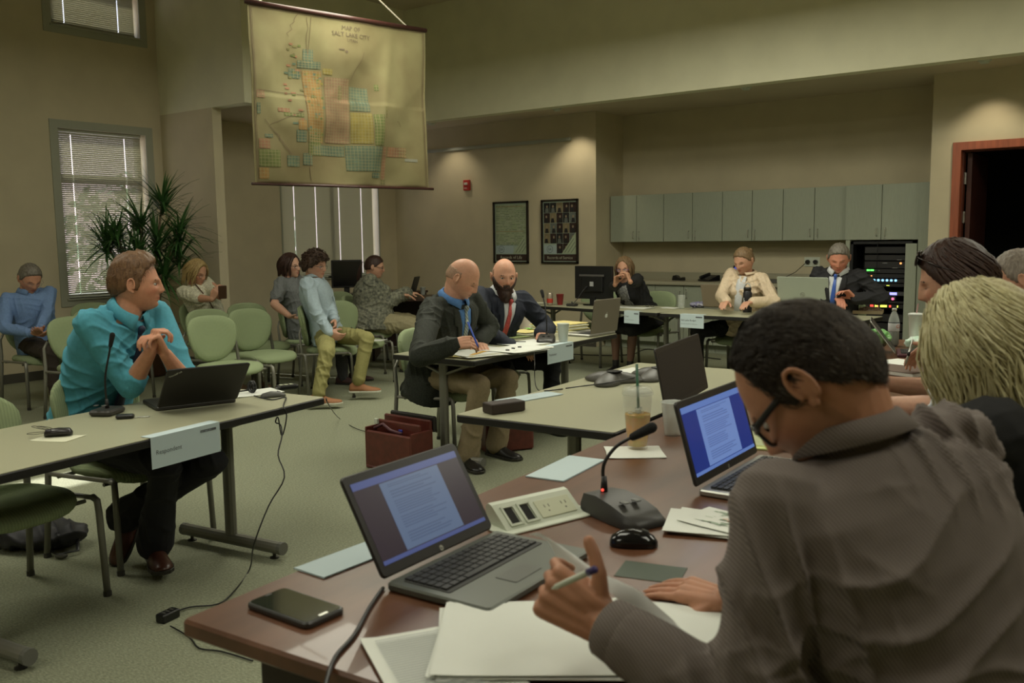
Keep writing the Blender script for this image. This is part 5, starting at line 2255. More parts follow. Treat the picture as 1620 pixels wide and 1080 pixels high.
for i in range(210):
    az = q.uniform(-180, 180)
    lo = np.interp(abs(az), [0, 40, 70, 100, 180], [.45, .35, .05, -.25, -.45])
    z = q.uniform(lo, 1)
    b = P.scalp(az, z)
    n_ = b.normalized()
    cc = b + n_ * q.uniform(.018, .036)
    ax = Vector((q.gauss(0, 1), q.gauss(0, 1), q.gauss(0, 1))).normalized()
    x = ax.orthogonal().normalized()
    y = ax.cross(x)
    rr = q.uniform(.008, .013)
    mb.tube([P.HM @ (cc + (x * math.cos(t * .9) + y * math.sin(t * .9)) * rr + ax * (t * .0022 - .006)) for t in range(8)], .0042, 5)
mb.build('curls', hair_brown, P.root, smooth=True, world=True)['kind'] = 'stuff'
P.glasses(black_fr, r=(.023, .015), tr=.0014)

# 6 --- ponytailed woman
hip = (-7.38, 7.22, .56)
P = Person('ponytailed woman in a patterned grey blouse, working at the corner desk', hip, 44, sc=1.06, hs=1.06, build=1.32, belly=.05, female=True, headpos=hd(592, 422, hip, 44, .24), hyaw=-4, hpitch=14, vox=.006, hp=dict(brow=hair_dark, gaze=(0, -.001)), skin=('fair2', (.62, .35, .24)))
P.arm(1, at(634, 466, D=10.25), (-.1, -.6, -1)).arm(-1, at(648, 463, D=10.6), (0, .5, -1))
P.skin_arm(1); P.skin_arm(-1)
hand(P.body, P.arms[1][2], (.75, .65, -.1), (0, 0, -1), 1, .35)
hand(P.body, P.arms[-1][2], (.75, .65, -.1), (0, 0, -1), -1, .35)
P.leg(1, (-6.98, 7.36, .08), (1, .6, 1), (.7, .7, 0), hw=.10).leg(-1, (-7.25, 7.70, .08), (.6, 1, 1), (.7, .7, 0), hw=.10)
P.finish()
pm = mat('patterned_blouse_cloth', (.30, .30, .22), .85, noise=(34, .6), col2=(.055, .06, .05), bump=(300, .2))
P.top_garment('patterned_blouse', pm, off=.018, sleeve=.93, cuff=.05, loose=1.25, seed=8, flare=.03)
P.trousers(fab('beige_twill', (.36, .32, .19)), thigh=1.12, hem=.085)
for q_ in (1, -1):
    P.shoe(q_, mat('black_flat_shoe', (.015, .013, .012), .5))
P.hair_shell(hair_red, [(0, .62), (40, .52), (62, .30), (75, .05), (90, -.02), (105, -.25), (150, -.42), (180, -.45)], .008, lump=.003)
sp = []
q = random.Random(2)
for i in range(30):
    a0 = Vector((q.uniform(-.008, .008), -.100, .022))
    ox, oy = q.uniform(-.022, .022), q.uniform(-.014, .014)
    sp.append(([a0, a0 + Vector((ox * .5, -.035, .0)), Vector((ox, -.140 + oy, -.06)), Vector((ox * 1.2, -.138 + oy, -.13)), Vector((ox * .9, -.125 + oy, -.19 + q.uniform(-.02, .02))), Vector((ox * .4, -.12 + oy, -.24 + q.uniform(-.03, .03)))], .008))
P.locks(hair_red, sp, pname='ponytail')
P.glasses(black_fr, r=(.023, .013), tr=.0016)

# 7 --- bald man writing
hip = (-4.10, 4.62, .57)
P = Person('bald man in a dark green jacket and striped tie, writing at the middle table', hip, 2, sc=1.10, hs=1.13, headpos=hd(731, 440, hip, 0, .30), hyaw=22, hpitch=34, vox=.0048, hp=dict(down=1, jaw=.20, stubble=.12, brow=hair_dblond), skin=('pink', (.68, .36, .24)))
P.arm(1, at(716, 545, D=5.30), 0, elbow=at(664, 564, D=5.36)).arm(-1, at(812, 560, D=5.75), (-.2, 1, -.3))
P.arm(-1, (-3.84, 4.74, .765), (-.2, 1, -.3))
P.skin_arm(1); P.skin_arm(-1)
hand(P.body, P.arms[1][2], (.62, .76, .10), (-.5, .45, -.62), 1, .62, 1.14, grip=.6, thumb=(.62, .60, .30))
hand(P.body, P.arms[-1][2], (.75, -.5, -.05), (0, 0, -1), -1, .3, 1.1)
P.leg(1, (-3.70, 4.45, .085), (1, 0, 1), (.85, -.5, 0)).leg(-1, (-3.72, 4.78, .085), (1, .2, 1), (.9, -.1, 0))
P.finish()
jk = fab('dark_green_tweed', (.020, .024, .017), noise=(140, .5))
bs = fab('blue_shirt_cloth', (.09, .22, .50))
P.suit(jk, bs, mat('striped_tie', (.32, .38, .34), .6, stripes=('DIAGONAL', 26, .6, .1)), seed=9)
P.cuff(1, bs, 1.0, .036, .045, 'shirt_cuff')
P.cuff(-1, bs, 1.0, .036, .045, 'shirt_cuff')
P.trousers(fab('tan_trousers', (.28, .22, .13)), hem=.068)
for q_ in (1, -1):
    P.shoe(q_, mat('black_shoe_leather', (.012, .011, .010), .35))
P.hair_shell(hairmat('cropped_fair', (.30, .19, .12), (.40, .24, .16)), [(0, 2), (70, 2), (85, .0), (105, -.2), (180, -.45)], .0025, top=[(0, -1), (70, -.3), (90, .35), (180, .30)], lump=.0008)
wm = MB()
sh, e_, w_ = P.arms[1]
dd_ = (w_ - e_).normalized()
x = dd_.orthogonal().normalized()
y = dd_.cross(x)
wm.tube([w_ + dd_ * .008 + (x * math.cos(t / 16 * 6.283) + y * math.sin(t / 16 * 6.283)) * .034 for t in range(17)], .005, 6, flat=1.6)
wo = wm.build('wristwatch', steel_m, P.root, smooth=True, world=True)
pb = at(745, 533, D=5.22)
o = thing('blue_pen', 'blue ballpoint pen in the writing hand of the bald man', 'pen', at(752, 541, D=5.2))
m = MB()
a_, b_2 = Vector(at(757, 550, D=5.22)) - o.location, Vector(at(740, 509, D=5.24)) - o.location
m.tube([a_, a_.lerp(b_2, .12), b_2], [.001, .0055, .0055], 8)
m.build('barrel', mat('blue_pen_plastic', (.04, .10, .55), .3), o, smooth=True)
MB().tube([b_2, b_2 + (b_2 - a_) * .08], .006, 8).build('cap', white_pl, o)

# 8 --- bearded man
hip = (-4.32, 5.42, .57)
P = Person('bald bearded man in a navy suit and red tie, facing the camera', hip, -20, sc=1.08, hs=1.12, headpos=hd(797, 437, hip, -20, .18), hyaw=-18, hpitch=10, hroll=3, vox=.005, hp=dict(brow=hair_brown, gaze=(.002, .001), jaw=.18), skin=('pink', (.68, .36, .24)))
P.arm(1, (-3.84, 5.12, .70), (-.3, -1, -.5)).arm(-1, (-3.86, 5.50, .76), (0, 1, -.4))
P.skin_arm(1); P.skin_arm(-1)
hand(P.body, P.arms[1][2], (.8, .4, -.2), (-.2, .3, -.8), 1, .5, 1.05)
hand(P.body, P.arms[-1][2], (.8, -.4, -.05), (0, 0, -1), -1, .4, 1.05)
P.leg(1, (-3.95, 5.15, .085), (1, -.4, 1), (.8, -.5, 0)).leg(-1, (-3.86, 5.62, .085), (1, .2, 1), (.9, -.3, 0))
P.finish()
ns = fab('navy_suit_cloth', (.014, .018, .032))
P.suit(ns, fab('white_shirt_cloth', (.62, .64, .66)), mat('red_tie', (.50, .075, .07), .6, noise=(60, .3)), seed=11)
P.trousers(fab('black_suit_trousers', (.008, .009, .014)), hem=.07)
for q_ in (1, -1):
    P.shoe(q_, mat('brown_shoe_leather', (.075, .028, .018), .32))
P.hair_shell(hairmat('cropped_brown', (.20, .12, .08), (.36, .21, .14)), [(0, 2), (66, 2), (80, .05), (100, -.15), (180, -.45)], .003, top=[(0, -1), (66, -.3), (85, .42), (180, .35)], lump=.0008)
# beard: shell on the lower face
D_ = uvdirs(110, 90)
Hh = headpts(D_, dict(P.hp))
az = np.degrees(np.arctan2(np.abs(D_[:, 0]), D_[:, 1]))
zup = np.interp(az, [0, 14, 24, 40, 62, 76, 86], [-.385, -.40, -.48, -.36, -.15, .02, .02])
msk = sstep(.03, -.03, D_[:, 2] - zup) * sstep(92, 80, az)
mo = np.exp(-(Hh[:, 0] / .020) ** 2 - ((Hh[:, 2] + .0565) / .0055) ** 2)
msk = msk * (1 - mo)
mst = np.exp(-(Hh[:, 0] / .026) ** 2 - ((Hh[:, 2] + .044) / .007) ** 2) * (D_[:, 1] > .3)
msk = np.clip(msk + mst, 0, 1)
thk = .008 + .032 * sstep(-.55, -.95, D_[:, 2])
ns_ = np.array([mnoise.noise((d[0] * 22, d[1] * 22, d[2] * 7)) for d in D_]) * .006
nr = Hh / np.linalg.norm(Hh, axis=1)[:, None]
nr = nr + np.array([0, .25, -.5]) * sstep(-.5, -.9, D_[:, 2])[:, None]
Pp = Hh + nr * ((-.005 + msk * (thk + .005 + ns_))[:, None])
M3 = np.array(P.HM)
mb = MB()
mb.v = [tuple(p) for p in Pp @ M3[:3, :3].T + M3[:3, 3]]
mb.f = grid_faces(110, 89)
mb.build('beard', hairmat('dark_beard', (.055, .026, .016), (.025, .012, .008)), P.root, smooth=True, world=True)

# 9 --- woman in black cardigan
hip = (-4.86, 8.98, .55)
P = Person('woman with shoulder-length light brown hair and black cardigan, hands clasped under chin', hip, -90, sc=1.0, hs=1.02, female=True, headpos=hd(988, 424, hip, -90, .22), hyaw=12, hpitch=12, vox=.006, hp=dict(brow=hair_dblond, gaze=(-.002, -.001)), skin=('warm', (.58, .31, .20)))
P.arm(1, at(972, 452, D=8.75), (-.6, -.2, -1)).arm(-1, at(981, 450, D=8.72), (.8, -.2, -1))
P.skin_arm(1); P.skin_arm(-1)
hand(P.body, P.arms[1][2], (.25, -.1, .95), (.9, -.1, 0), 1, .8, 1.0, spreadf=.5)
hand(P.body, P.arms[-1][2], (-.35, 0, .9), (-.9, -.1, 0), -1, .8, 1.0, spreadf=.5)
P.leg(1, (-5.00, 8.56, .07), (-.1, -1, 1), (-.1, -1, 0)).leg(-1, (-4.82, 8.55, .07), (.1, -1, 1), (.1, -1, 0))
P.finish()
blk = fab('black_knit', (.010, .010, .011))
P.top_garment('cardigan', blk, off=.016, sleeve=.93, loose=1.15, seed=12, flare=.02)
P.strip('grey_print_top', fab('grey_print_cloth', (.20, .20, .19), noise=(60, .6)), [(.94, -.05, .05), (.7, -.055, .055), (.45, -.05, .05), (.2, -.045, .045)], .022)
mb = MB()
for sd in (1, -1):
    h_, k, a, _ = P.legs[sd]
    mb.cone(h_, .098, k + (k - h_) * .03, .088, 16)
mb.cone(P.hip, .13, P.legs[1][1].lerp(P.legs[-1][1], .5), .075, 16)
me = remesh(mb, .010, 3)
folds(me, .005, (8, 8, 8), 3)
link_mesh('skirt', me, blk, P.root)
mb = MB()
for sd in (1, -1):
    h_, k, a, _ = P.legs[sd]
    mb.cone(k, .052, k.lerp(a, .35), .052, 12)
    mb.cone(k.lerp(a, .35), .052, a, .031, 12)
me = remesh(mb, .007, 2)
link_mesh('tights', me, mat('brown_tights', (.16, .085, .055), .6), P.root)
for q_ in (1, -1):
    P.shoe(q_, mat('black_ankle_boot', (.012, .011, .012), .4), sock=mat('boot_shaft', (.012, .011, .012), .4))
P.hair_shell(hairmat('light_brown', (.26, .17, .085), (.13, .08, .04)), BOBL, .014, lump=.005)
bob(P, MATS['hair_light_brown'], -.125, .011, 90, .020, 62, 5, wave=.008)
P.glasses(mat('violet_glasses_frame', (.16, .08, .25), .3), r=(.023, .014), tr=.0014)

# 10 --- woman in cream jacket
hip = (-3.62, 8.70, .56)
P = Person('woman with tied-back blond hair and cream jacket, looking down at a laptop', hip, -92, sc=1.06, hs=1.10, female=True, headpos=hd(1177, 412, hip, -90, .17), hyaw=-12, hpitch=24, vox=.0058, hp=dict(down=1, brow=hair_dblond), skin=('warm', (.60, .33, .22)))
P.arm(1, at(1150, 478, D=8.72), (-.8, .1, -.6)).arm(-1, at(1188, 478, D=8.68), (.8, .1, -.6))
P.skin_arm(1); P.skin_arm(-1)
hand(P.body, P.arms[1][2], (.1, -1, -.05), (0, 0, -1), 1, .4)
hand(P.body, P.arms[-1][2], (-.1, -1, -.05), (0, 0, -1), -1, .4)
P.leg(1, (-3.92, 8.30, .08), (-.4, -1, 1), (-.2, -1, 0)).leg(-1, (-3.42, 8.26, .08), (.3, -1, 1), (.1, -1, 0))
P.finish()
crm = fab('cream_satin', (.66, .53, .37), rough=.6)
P.top_garment('jacket', crm, off=.016, sleeve=.95, loose=1.12, amp=.008, seed=13, cuff=.042, flare=.02, shoulder=.066)
P.strip('white_top', fab('white_shirt_cloth', (.62, .64, .66)), [(.96, -.045, .045), (.8, -.042, .042), (.5, -.038, .038), (.2, -.03, .03)], .030)
P.collar(crm, h=.028, w_=.012, r=1.25)
P.trousers(fab('black_trousers', (.009, .009, .010)), hem=.07)
for q_ in (1, -1):
    P.shoe(q_, mat('black_flat_shoe', (.015, .013, .012), .5))
P.hair_shell(hairmat('light_brown', (.26, .17, .085), (.13, .08, .04)), [(0, .62), (40, .54), (62, .34), (75, .08), (90, .0), (105, -.25), (150, -.42), (180, -.45)], .009, lump=.003)
MB().ell((0, -.112, .045), (.026, .022, .024), n=14, m=10, M=P.HM).build('hair_bun', MATS['hair_light_brown'], P.root, smooth=True, world=True)

# 11 --- man in dark suit, blue tie
hip = (-2.70, 8.72, .57)
P = Person('grey-haired man in a dark suit and blue tie, eating behind the far table', hip, -86, sc=1.03, hs=1.14, headpos=hd(1327, 408, hip, -86, .22), hyaw=12, hpitch=26, vox=.0055, hp=dict(down=1, brow=hair_grey, jaw=.18), skin=('flushed', (.62, .27, .18)))
P.arm(1, at(1324, 472, D=8.42), (-.9, .1, -.6)).arm(-1, at(1352, 472, D=8.32), (.9, .2, -.7))
P.skin_arm(1); P.skin_arm(-1)
hand(P.body, P.arms[1][2], (.55, -.8, -.1), (0, -.2, -1), 1, .6, 1.12)
hand(P.body, P.arms[-1][2], (-.5, -.35, .55), (-.3, -.5, -.5), -1, .7, 1.12)
P.leg(1, (-2.86, 8.25, .085)).leg(-1, (-2.58, 8.25, .085))
P.finish()
P.suit(fab('charcoal_suit_cloth', (.014, .014, .016)), fab('white_shirt_cloth', (.62, .64, .66)), mat('royal_blue_tie', (.035, .10, .42), .5), seed=14)
P.cuff(1, MATS['white_shirt_cloth'], 1.0, .038, .05, 'shirt_cuff')
P.cuff(-1, MATS['white_shirt_cloth'], 1.0, .038, .05, 'shirt_cuff')
P.trousers(fab('black_suit_trousers', (.008, .009, .014)), hem=.07)
for q_ in (1, -1):
    P.shoe(q_, mat('black_shoe_leather', (.012, .011, .010), .35))
P.hair_shell(hair_grey, [(0, .62), (35, .56), (60, .40), (72, .10), (82, -.05), (95, -.02), (105, -.22), (140, -.42), (180, -.50)], .010, lump=.004)

# 12 --- the foreground man
hip = (-.225, 1.42, .56)
P = Person('foreground man in a taupe striped shirt and black glasses, bent over papers', hip, 146, sc=1.06, hs=1.09, headpos=at(1284, 606, D=1.42), hyaw=42, hpitch=52, hroll=-4, nk=.092, vox=.0030, hp=dict(down=0, gaze=(0, -.003), jaw=.20, stubble=.35, nose=1.08, brow=hair_dark), skin=('tan', (.52, .25, .15)), shw=.88)
P.arm(-1, at(956, 988, D=1.44), 0, elbow=at(1192, 1135, D=1.27)).arm(1, at(1150, 950, D=1.78), (.3, 1, -.6), l1=.29, l2=.26)
P.skin_arm(1); P.skin_arm(-1)
lh = P.arms[-1][2]
hand(P.body, lh, (-.80, -.12, .34), (-.50, .84, -.25), -1, 1.05, 1.18, grip=.9, thumb=(-.10, .10, 1.0))
rh = P.arms[1][2]
hand(P.body, rh, (-.80, .02, .02), (-.1, .2, -.9), 1, .22, 1.04)
P.leg(1, (-.75, 1.95, .085)).leg(-1, (-.62, 1.55, .085), (-1, 0, 1))
P.finish()
tps = mat('taupe_striped_shirt', (.225, .185, .165), .85, stripes=('DIAGONAL', 75, .5, .15, .8), bump=(500, .2))
P.top_garment('shirt', tps, off=.016, sleeve=.90, cuff=.042, loose=1.14, amp=.0115, seed=21, vox=.0055, t0=-.12, t1=.995)
P.cuff(-1, tps, .97, .045, .065); P.cuff(1, tps, .97, .045, .065)
P.collar(tps, h=.046, w_=.035, r=.97, drop=-.004)
P.trousers(fab('dark_grey_trousers', (.05, .05, .055)))
for q_ in (1, -1):
    P.shoe(q_, mat('black_shoe_leather', (.012, .011, .010), .35))
HL12 = [(0, .80), (25, .78), (45, .72), (58, .60), (68, .34), (75, -.06), (84, -.12), (90, .06), (100, .02), (112, -.25), (150, -.50), (180, -.56)]
P.hair_shell(hair_dark, HL12, lambda D, az: .006 + .006 * sstep(100, 150, az), lump=.002, grain=12)
P.strands(hair_dark, 15000, .020, .00055, hl=HL12, seed=3, lift=.22, th=.010, grow=lambda p, n: (p.x * 3, -.6 if p.z > .05 else -.9, .9 * (p.y > .05) - (1.6 if p.z < .06 else .2)))
P.strands(hairmat('greying', (.20, .17, .14), (.09, .075, .06)), 500, .018, .0005, hl=HL12, seed=5, lift=.25, th=.012, grow=lambda p, n: (p.x * 3, -.8, -(1.6 if p.z < .06 else .2)))
P.glasses(black_fr, r=(.027, .020), tr=.0030, temple_z=.010, wd=.0010)
o = thing('ballpoint_pen', 'purple-tipped ballpoint pen held in the hand of the man in taupe', 'pen', at(925, 902, D=1.42))
p0, p1 = Vector(at(880, 928, D=1.42)) - o.location, Vector(at(942, 900, D=1.36)) - o.location
MB().tube([p0 + (p0 - p1) * .12, p0, p1.lerp(p0, .18)], [.001, .0045, .005], 10).build('barrel', white_pl, o, smooth=True)
MB().tube([p1.lerp(p0, .18), p1], [.0058, .0058], 10).build('cap', mat('purple_pen_cap', (.045, .03, .13), .3), o, smooth=True)

# 13 --- blonde woman at the right edge
hip = (-.13, 2.22, .56)
P = Person('woman with an ash-blond layered bob and black top, seen from behind', hip, 172, sc=1.0, hs=1.06, female=True, build=1.12, headpos=at(1560, 548, D=1.98), hyaw=12, hpitch=22, vox=.0045, hp=dict(down=1), skin=('fair', (.47, .27, .185)))
P.arm(1, (-.62, 2.62, .82), (0, 1, -.6)).arm(-1, (-.66, 2.16, .82), (0, -1, -.6))
P.skin_arm(1); P.skin_arm(-1)
hand(P.body, P.arms[1][2], (-1, 0, 0), (0, 0, -1), 1, .3)
hand(P.body, P.arms[-1][2], (-1, 0, 0), (0, 0, -1), -1, .3)
P.leg(1, (-.6, 2.40, .08)).leg(-1, (-.6, 2.15, .08))
P.finish()
P.top_garment('black_top', fab('black_knit', (.010, .010, .011)), off=.020, sleeve=.93, loose=1.25, seed=22, shoulder=.066)
P.trousers(fab('black_trousers', (.009, .009, .010)))
for q_ in (1, -1):
    P.shoe(q_, mat('black_flat_shoe', (.015, .013, .012), .5))
P.hair_shell(hair_ash, [(0, .70), (30, .6), (50, .25), (62, -.3), (80, -.7), (180, -.98)], .024, lump=.007, grain=5)
bob(P, hair_ash, -.205, .0048, 620, .036, 34, 11, wave=.012, top=.97, spread=.035, flip=.04)
bob(P, hairmat('ash_highlight', (.70, .66, .40), (.48, .42, .22)), -.195, .0034, 420, .043, 36, 12, wave=.014, top=.97, spread=.035, flip=.06)

# 14 --- brunette with sunglasses on her head
hip = (-.32, 3.24, .56)
P = Person('brunette woman in a white top with sunglasses pushed up on her hair', hip, 178, sc=1.0, hs=1.08, female=True, headpos=at(1512, 442, D=3.02), hyaw=8, hpitch=20, vox=.005, hp=dict(down=1, brow=hair_dark, nose=1.1), skin=('warm', (.60, .33, .22)))
P.arm(1, at(1396, 606, D=3.30), (.2, 1, -.9)).arm(-1, at(1392, 640, D=2.95), (.3, -1, -.8))
P.skin_arm(1); P.skin_arm(-1)
hand(P.body, P.arms[1][2], (-1, -.1, -.15), (0, 0, -1), 1, .35)
hand(P.body, P.arms[-1][2], (-1, .1, -.15), (0, 0, -1), -1, .35)
P.leg(1, (-.8, 3.40, .08)).leg(-1, (-.8, 3.12, .08))
P.finish()
P.top_garment('white_blouse', fab('white_shirt_cloth', (.62, .64, .66)), off=.018, sleeve=.50, cuff=.05, loose=1.3, seed=23)
P.trousers(fab('dark_grey_trousers', (.05, .05, .055)))
for q_ in (1, -1):
    P.shoe(q_, mat('tan_shoe', (.15, .09, .05), .5))
P.hair_shell(hair_red, [(0, .60), (40, .48), (60, .22), (74, -.15), (90, -.3), (120, -.6), (180, -.75)], .014, lump=.003)
bob(P, hair_red, -.16, .011, 110, .020, 84, 14, wave=.004)
sg = MB()
for q_ in (-1, 1):
    pts = [Vector((q_ * .034 + .027 * math.cos(t / 16 * 6.283), .078 - .012 * math.sin(t / 16 * 6.283), .098 + .020 * math.sin(t / 16 * 6.283))) for t in range(17)]
    sg.tube([P.HM @ p for p in pts], .0022, 6)
    sg.add([P.HM @ p for p in pts[:-1]], [tuple(range(16))])
    sg.tube([P.HM @ Vector(p) for p in ((q_ * .060, .074, .100), (q_ * .090, .03, .060), (q_ * .096, -.02, .02))], .003, 6)
tag(sg.build('sunglasses', mat('dark_sunglasses', (.02, .012, .01), .2), None, smooth=True), 'dark sunglasses resting on the hair of the brunette woman', 'sunglasses')

# 15 --- grey-haired person cut by the frame
hip = (-.26, 4.55, .57)
P = Person('grey-haired balding person at the far right edge, writing with a pen', hip, 178, sc=1.08, hs=1.12, headpos=at(1617, 443, D=3.95), hyaw=6, hpitch=26, vox=.0055, hp=dict(down=1), skin=('pink', (.68, .36, .24)))
P.arm(1, at(1450, 566, D=4.7), (.1, 1, -.5)).arm(-1, (-.75, 4.15, .80), (.1, -1, -.5))
P.skin_arm(1); P.skin_arm(-1)
hand(P.body, P.arms[1][2], (-1, .1, -.25), (.1, -.45, -.75), 1, .62, 1.15, grip=.6, thumb=(-.75, -.35, .4))
hand(P.body, P.arms[-1][2], (-1, .2, -.05), (0, 0, -1), -1, .3)
P.leg(1, (-.75, 4.75, .085)).leg(-1, (-.75, 4.5, .085))
P.finish()
P.top_garment('grey_shirt', fab('mid_grey_cloth', (.22, .21, .20)), off=.018, sleeve=.95, loose=1.25, seed=25)
P.trousers(fab('dark_grey_trousers', (.05, .05, .055)))
for q_ in (1, -1):
    P.shoe(q_, mat('black_shoe_leather', (.012, .011, .010), .35))
P.hair_shell(hairmat('thin_grey', (.33, .28, .23), (.18, .15, .12)), [(0, .82), (60, .6), (72, .15), (85, -.05), (105, -.2), (180, -.5)], .008, lump=.004)
o = thing('silver_pen', 'slim silver pen in the writing hand above the notebook', 'pen', at(1437, 563, D=4.6))
a_, b_2 = Vector(at(1431, 580, D=4.62)) - o.location, Vector(at(1445, 537, D=4.6)) - o.location
MB().tube([a_, a_.lerp(b_2, .15), b_2], [.001, .006, .006], 8).build('barrel', steel_m, o, smooth=True)
MB().tube([a_.lerp(b_2, .4), a_.lerp(b_2, .55)], .0075, 8).build('grip', blackp_m, o, smooth=True)
# ================================================================== THINGS ON THE TABLES AND THE FLOOR
q = random.Random(77)
screen_frame = mat('laptop_bezel', (.018, .015, .014), .4)
key_m = mat('laptop_key', (.018, .018, .018), .5)
alu_m = mat('silver_laptop_shell', (.42, .42, .38), .35, metal=.6)
bronze_m = mat('warm_grey_laptop_lid', (.27, .22, .16), .4, metal=.4)
lidgrey = mat('pale_grey_laptop_lid', (.36, .40, .33), .4, metal=.2)
base_gr = mat('grey_laptop_deck', (.13, .14, .12), .4, metal=.4)
scr_doc = mat('screen_page', (0, 0, 0), .3, emit=((.115, .165, .27), .72))
scr_txt = mat('screen_text', (0, 0, 0), .3, emit=((.075, .11, .20), .72))
scr_bg = mat('screen_background', (0, 0, 0), .3, emit=((.036, .022, .034), .6))
scr_bar = mat('screen_toolbar', (0, 0, 0), .3, emit=((.075, .10, .26), .72))
scr2_doc = mat('bright_screen_page', (0, 0, 0), .3, emit=((.16, .26, .56), .8))
scr2_txt = mat('bright_screen_text', (0, 0, 0), .3, emit=((.09, .15, .38), .8))
scr2_bg = mat('blue_screen_background', (0, 0, 0), .3, emit=((.010, .028, .20), .8))
scr2_bar = mat('blue_screen_toolbar', (0, 0, 0), .3, emit=((.12, .21, .52), .8))


def laptop(label, loc, rz, w_=.36, d=.245, h=None, ang=108, lid=dgrey_m, deck=base_gr, bezel=screen_frame, screen=None, logo=None, keys=True, keyinset=.05, r=.012, lidtext=None, hinge_gap=.006, touch=True):
    """hinge on the local x axis through the origin, deck runs to -y, lid opens by ang degrees"""
    h = h or d
    o = thing('laptop', label, 'laptop', loc, math.radians(rz))
    MB().rbox((0, -d / 2, .010), (w_, d, .018), r, .004).build('base', deck, o)
    k = MB()
    MB().rbox((0, -d * .34, .0195), (w_ - 2 * keyinset + .01, d * .46, .002), .005, .0005).build('keyboard_well', mat('keyboard_well', (.03, .03, .028), .6), o)
    if keys:
        rows = 6
        kw = (w_ - 2 * keyinset) / 14
        for i in range(rows):
            y = -d * .13 - i * (d * .43 / rows)
            x = -(w_ / 2 - keyinset)
            j = 0
            while x < w_ / 2 - keyinset - kw * .5:
                ww = kw * (5 if (i == rows - 1 and j == 3) else 1)
                k.rbox((x + ww / 2, y, .0225), (ww * (.88 if ww == kw else .97), d * .43 / rows * .84, .004), .0015, .001, n=1)
                x += ww
                j += 1
        kb = k.build('keys', key_m, o)
        kb['kind'] = 'stuff'
        if touch:
            MB().rbox((-.01, -d * .78, .0197), (.10, .055, .0014), .004, .0004).build('touchpad', mat('touchpad_face', (.10, .105, .09), .35), o)
    a = math.radians(ang)
    L = Matrix.Translation((0, hinge_gap, .018)) @ Matrix.Rotation(math.pi - a, 4, 'X')
    # lid local: x right, y up along the lid, z towards outside (back)
    Lf = Matrix.Translation((0, .004, .020)) @ fr((0, 0, 0), (1, 0, 0), (0, -math.cos(a), math.sin(a)), Vector((1, 0, 0)).cross(Vector((0, -math.cos(a), math.sin(a)))))
    # z axis of Lf points to the user's side
    m = MB().rbox((0, h / 2 + .004, -.004), (w_, h, .008), r, .003, M=Lf)
    lo = m.build('lid', lid, o)
    MB().rbox((0, h / 2 + .004, .0005), (w_ - .004, h - .004, .002), r, .0006, M=Lf).build('bezel', bezel, lo)
    if screen:
        sw, sh = w_ - .034, h - .045
        y0 = .028
        quad(MB(), -sw / 2, y0, sw / 2, y0 + sh, .0018, Lf).build('screen', screen[0], lo)
        if screen[1]:
            quad(MB(), -sw / 2 + sw * .22, y0 + sh * .06, -sw / 2 + sw * .78, y0 + sh * .90, .0024, Lf).build('page', screen[1], lo)
            t = MB()
            for blk, (a0, a1, n_) in enumerate(((.82, .87, 2), (.68, .79, 3), (.48, .66, 6), (.30, .46, 5), (.12, .26, 4))):
                lines(t, -sw * .22, sw * .22, y0 + sh * a0, y0 + sh * a1, n_, q, z=.0028, M=Lf, ragged=.35)
            t.build('page_text', screen[2], lo)['kind'] = 'stuff'
            b = quad(MB(), -sw / 2, y0 + sh * .91, sw / 2, y0 + sh, .0026, Lf)
            b.build('toolbar', screen[3], lo)
            quad(MB(), -sw / 2, y0, sw / 2, y0 + sh * .05, .0026, Lf).build('taskbar', screen[3], lo)
    if logo == 'ring':
        m = MB()
        m.lathe([(.0065, 0), (.0065, .0006)], 18, M=Lf @ Matrix.Translation((0, .013, .0014)))
        m.build('round_emblem', steel_m, lo)
        t = MB()
        txt(t, 'hp', .009, Lf @ Matrix.Translation((0, .0105, .0024)), 'CENTER')
        t.build('emblem_letters', blackp_m, lo)
    if logo == 'ring_back':
        R2 = Lf @ Matrix.Translation((0, h * .5, -.0082)) @ Matrix.Rotation(math.pi, 4, 'Y')
        m = MB()
        m.tube([R2 @ Vector((.022 * math.cos(t / 20 * 6.283), .022 * math.sin(t / 20 * 6.283), .0004)) for t in range(21)], .0016, 5)
        m.build('round_emblem', mat('dim_emblem', (.16, .15, .12), .4), lo)
        t = MB()
        txt(t, 'hp', .028, R2 @ Matrix.Translation((0, -.008, .0006)), 'CENTER')
        t.build('emblem_letters', mat('dim_emblem', (.16, .15, .12), .4), lo)
    if logo == 'fruit':
        R2 = Lf @ Matrix.Translation((0, h * .52, -.0084)) @ Matrix.Rotation(math.pi, 4, 'Y')
        pts = []
        for i in range(32):
            t = i / 32 * 2 * math.pi
            rr = .017 * (1 + .10 * math.cos(2 * t) - .10 * math.exp(-((t - math.pi / 2) / .35) ** 2) - .08 * math.exp(-((t - 3 * math.pi / 2) / .3) ** 2))
            x, y = rr * math.cos(t), rr * math.sin(t) * 1.05
            if math.hypot(x - .021, y - .002) < .0095:
                dx, dy = x - .021, y - .002
                l = math.hypot(dx, dy)
                x, y = .021 + dx / l * .0095, .002 + dy / l * .0095
            pts.append((x, y))
        m = MB().prism(pts, 0, .0006, M=R2)
        m.add([(0, .018, .0005), (.006, .021, .0005), (.009, .028, .0005), (.002, .025, .0005)], [(0, 1, 2, 3)], R2)
        m.build('fruit_emblem', mat('pale_emblem', (.75, .78, .72), .3), lo)
    if lidtext:
        R2 = Lf @ Matrix.Translation((w_ * .5 - .018, h - .050, -.0084)) @ Matrix.Rotation(math.pi, 4, 'Y') @ Matrix.Rotation(math.radians(38), 4, 'Z')
        t = MB()
        txt(t, lidtext, .016, R2)
        t.build('lid_lettering', mat('pale_emblem', (.75, .78, .72), .3), lo)
    return o


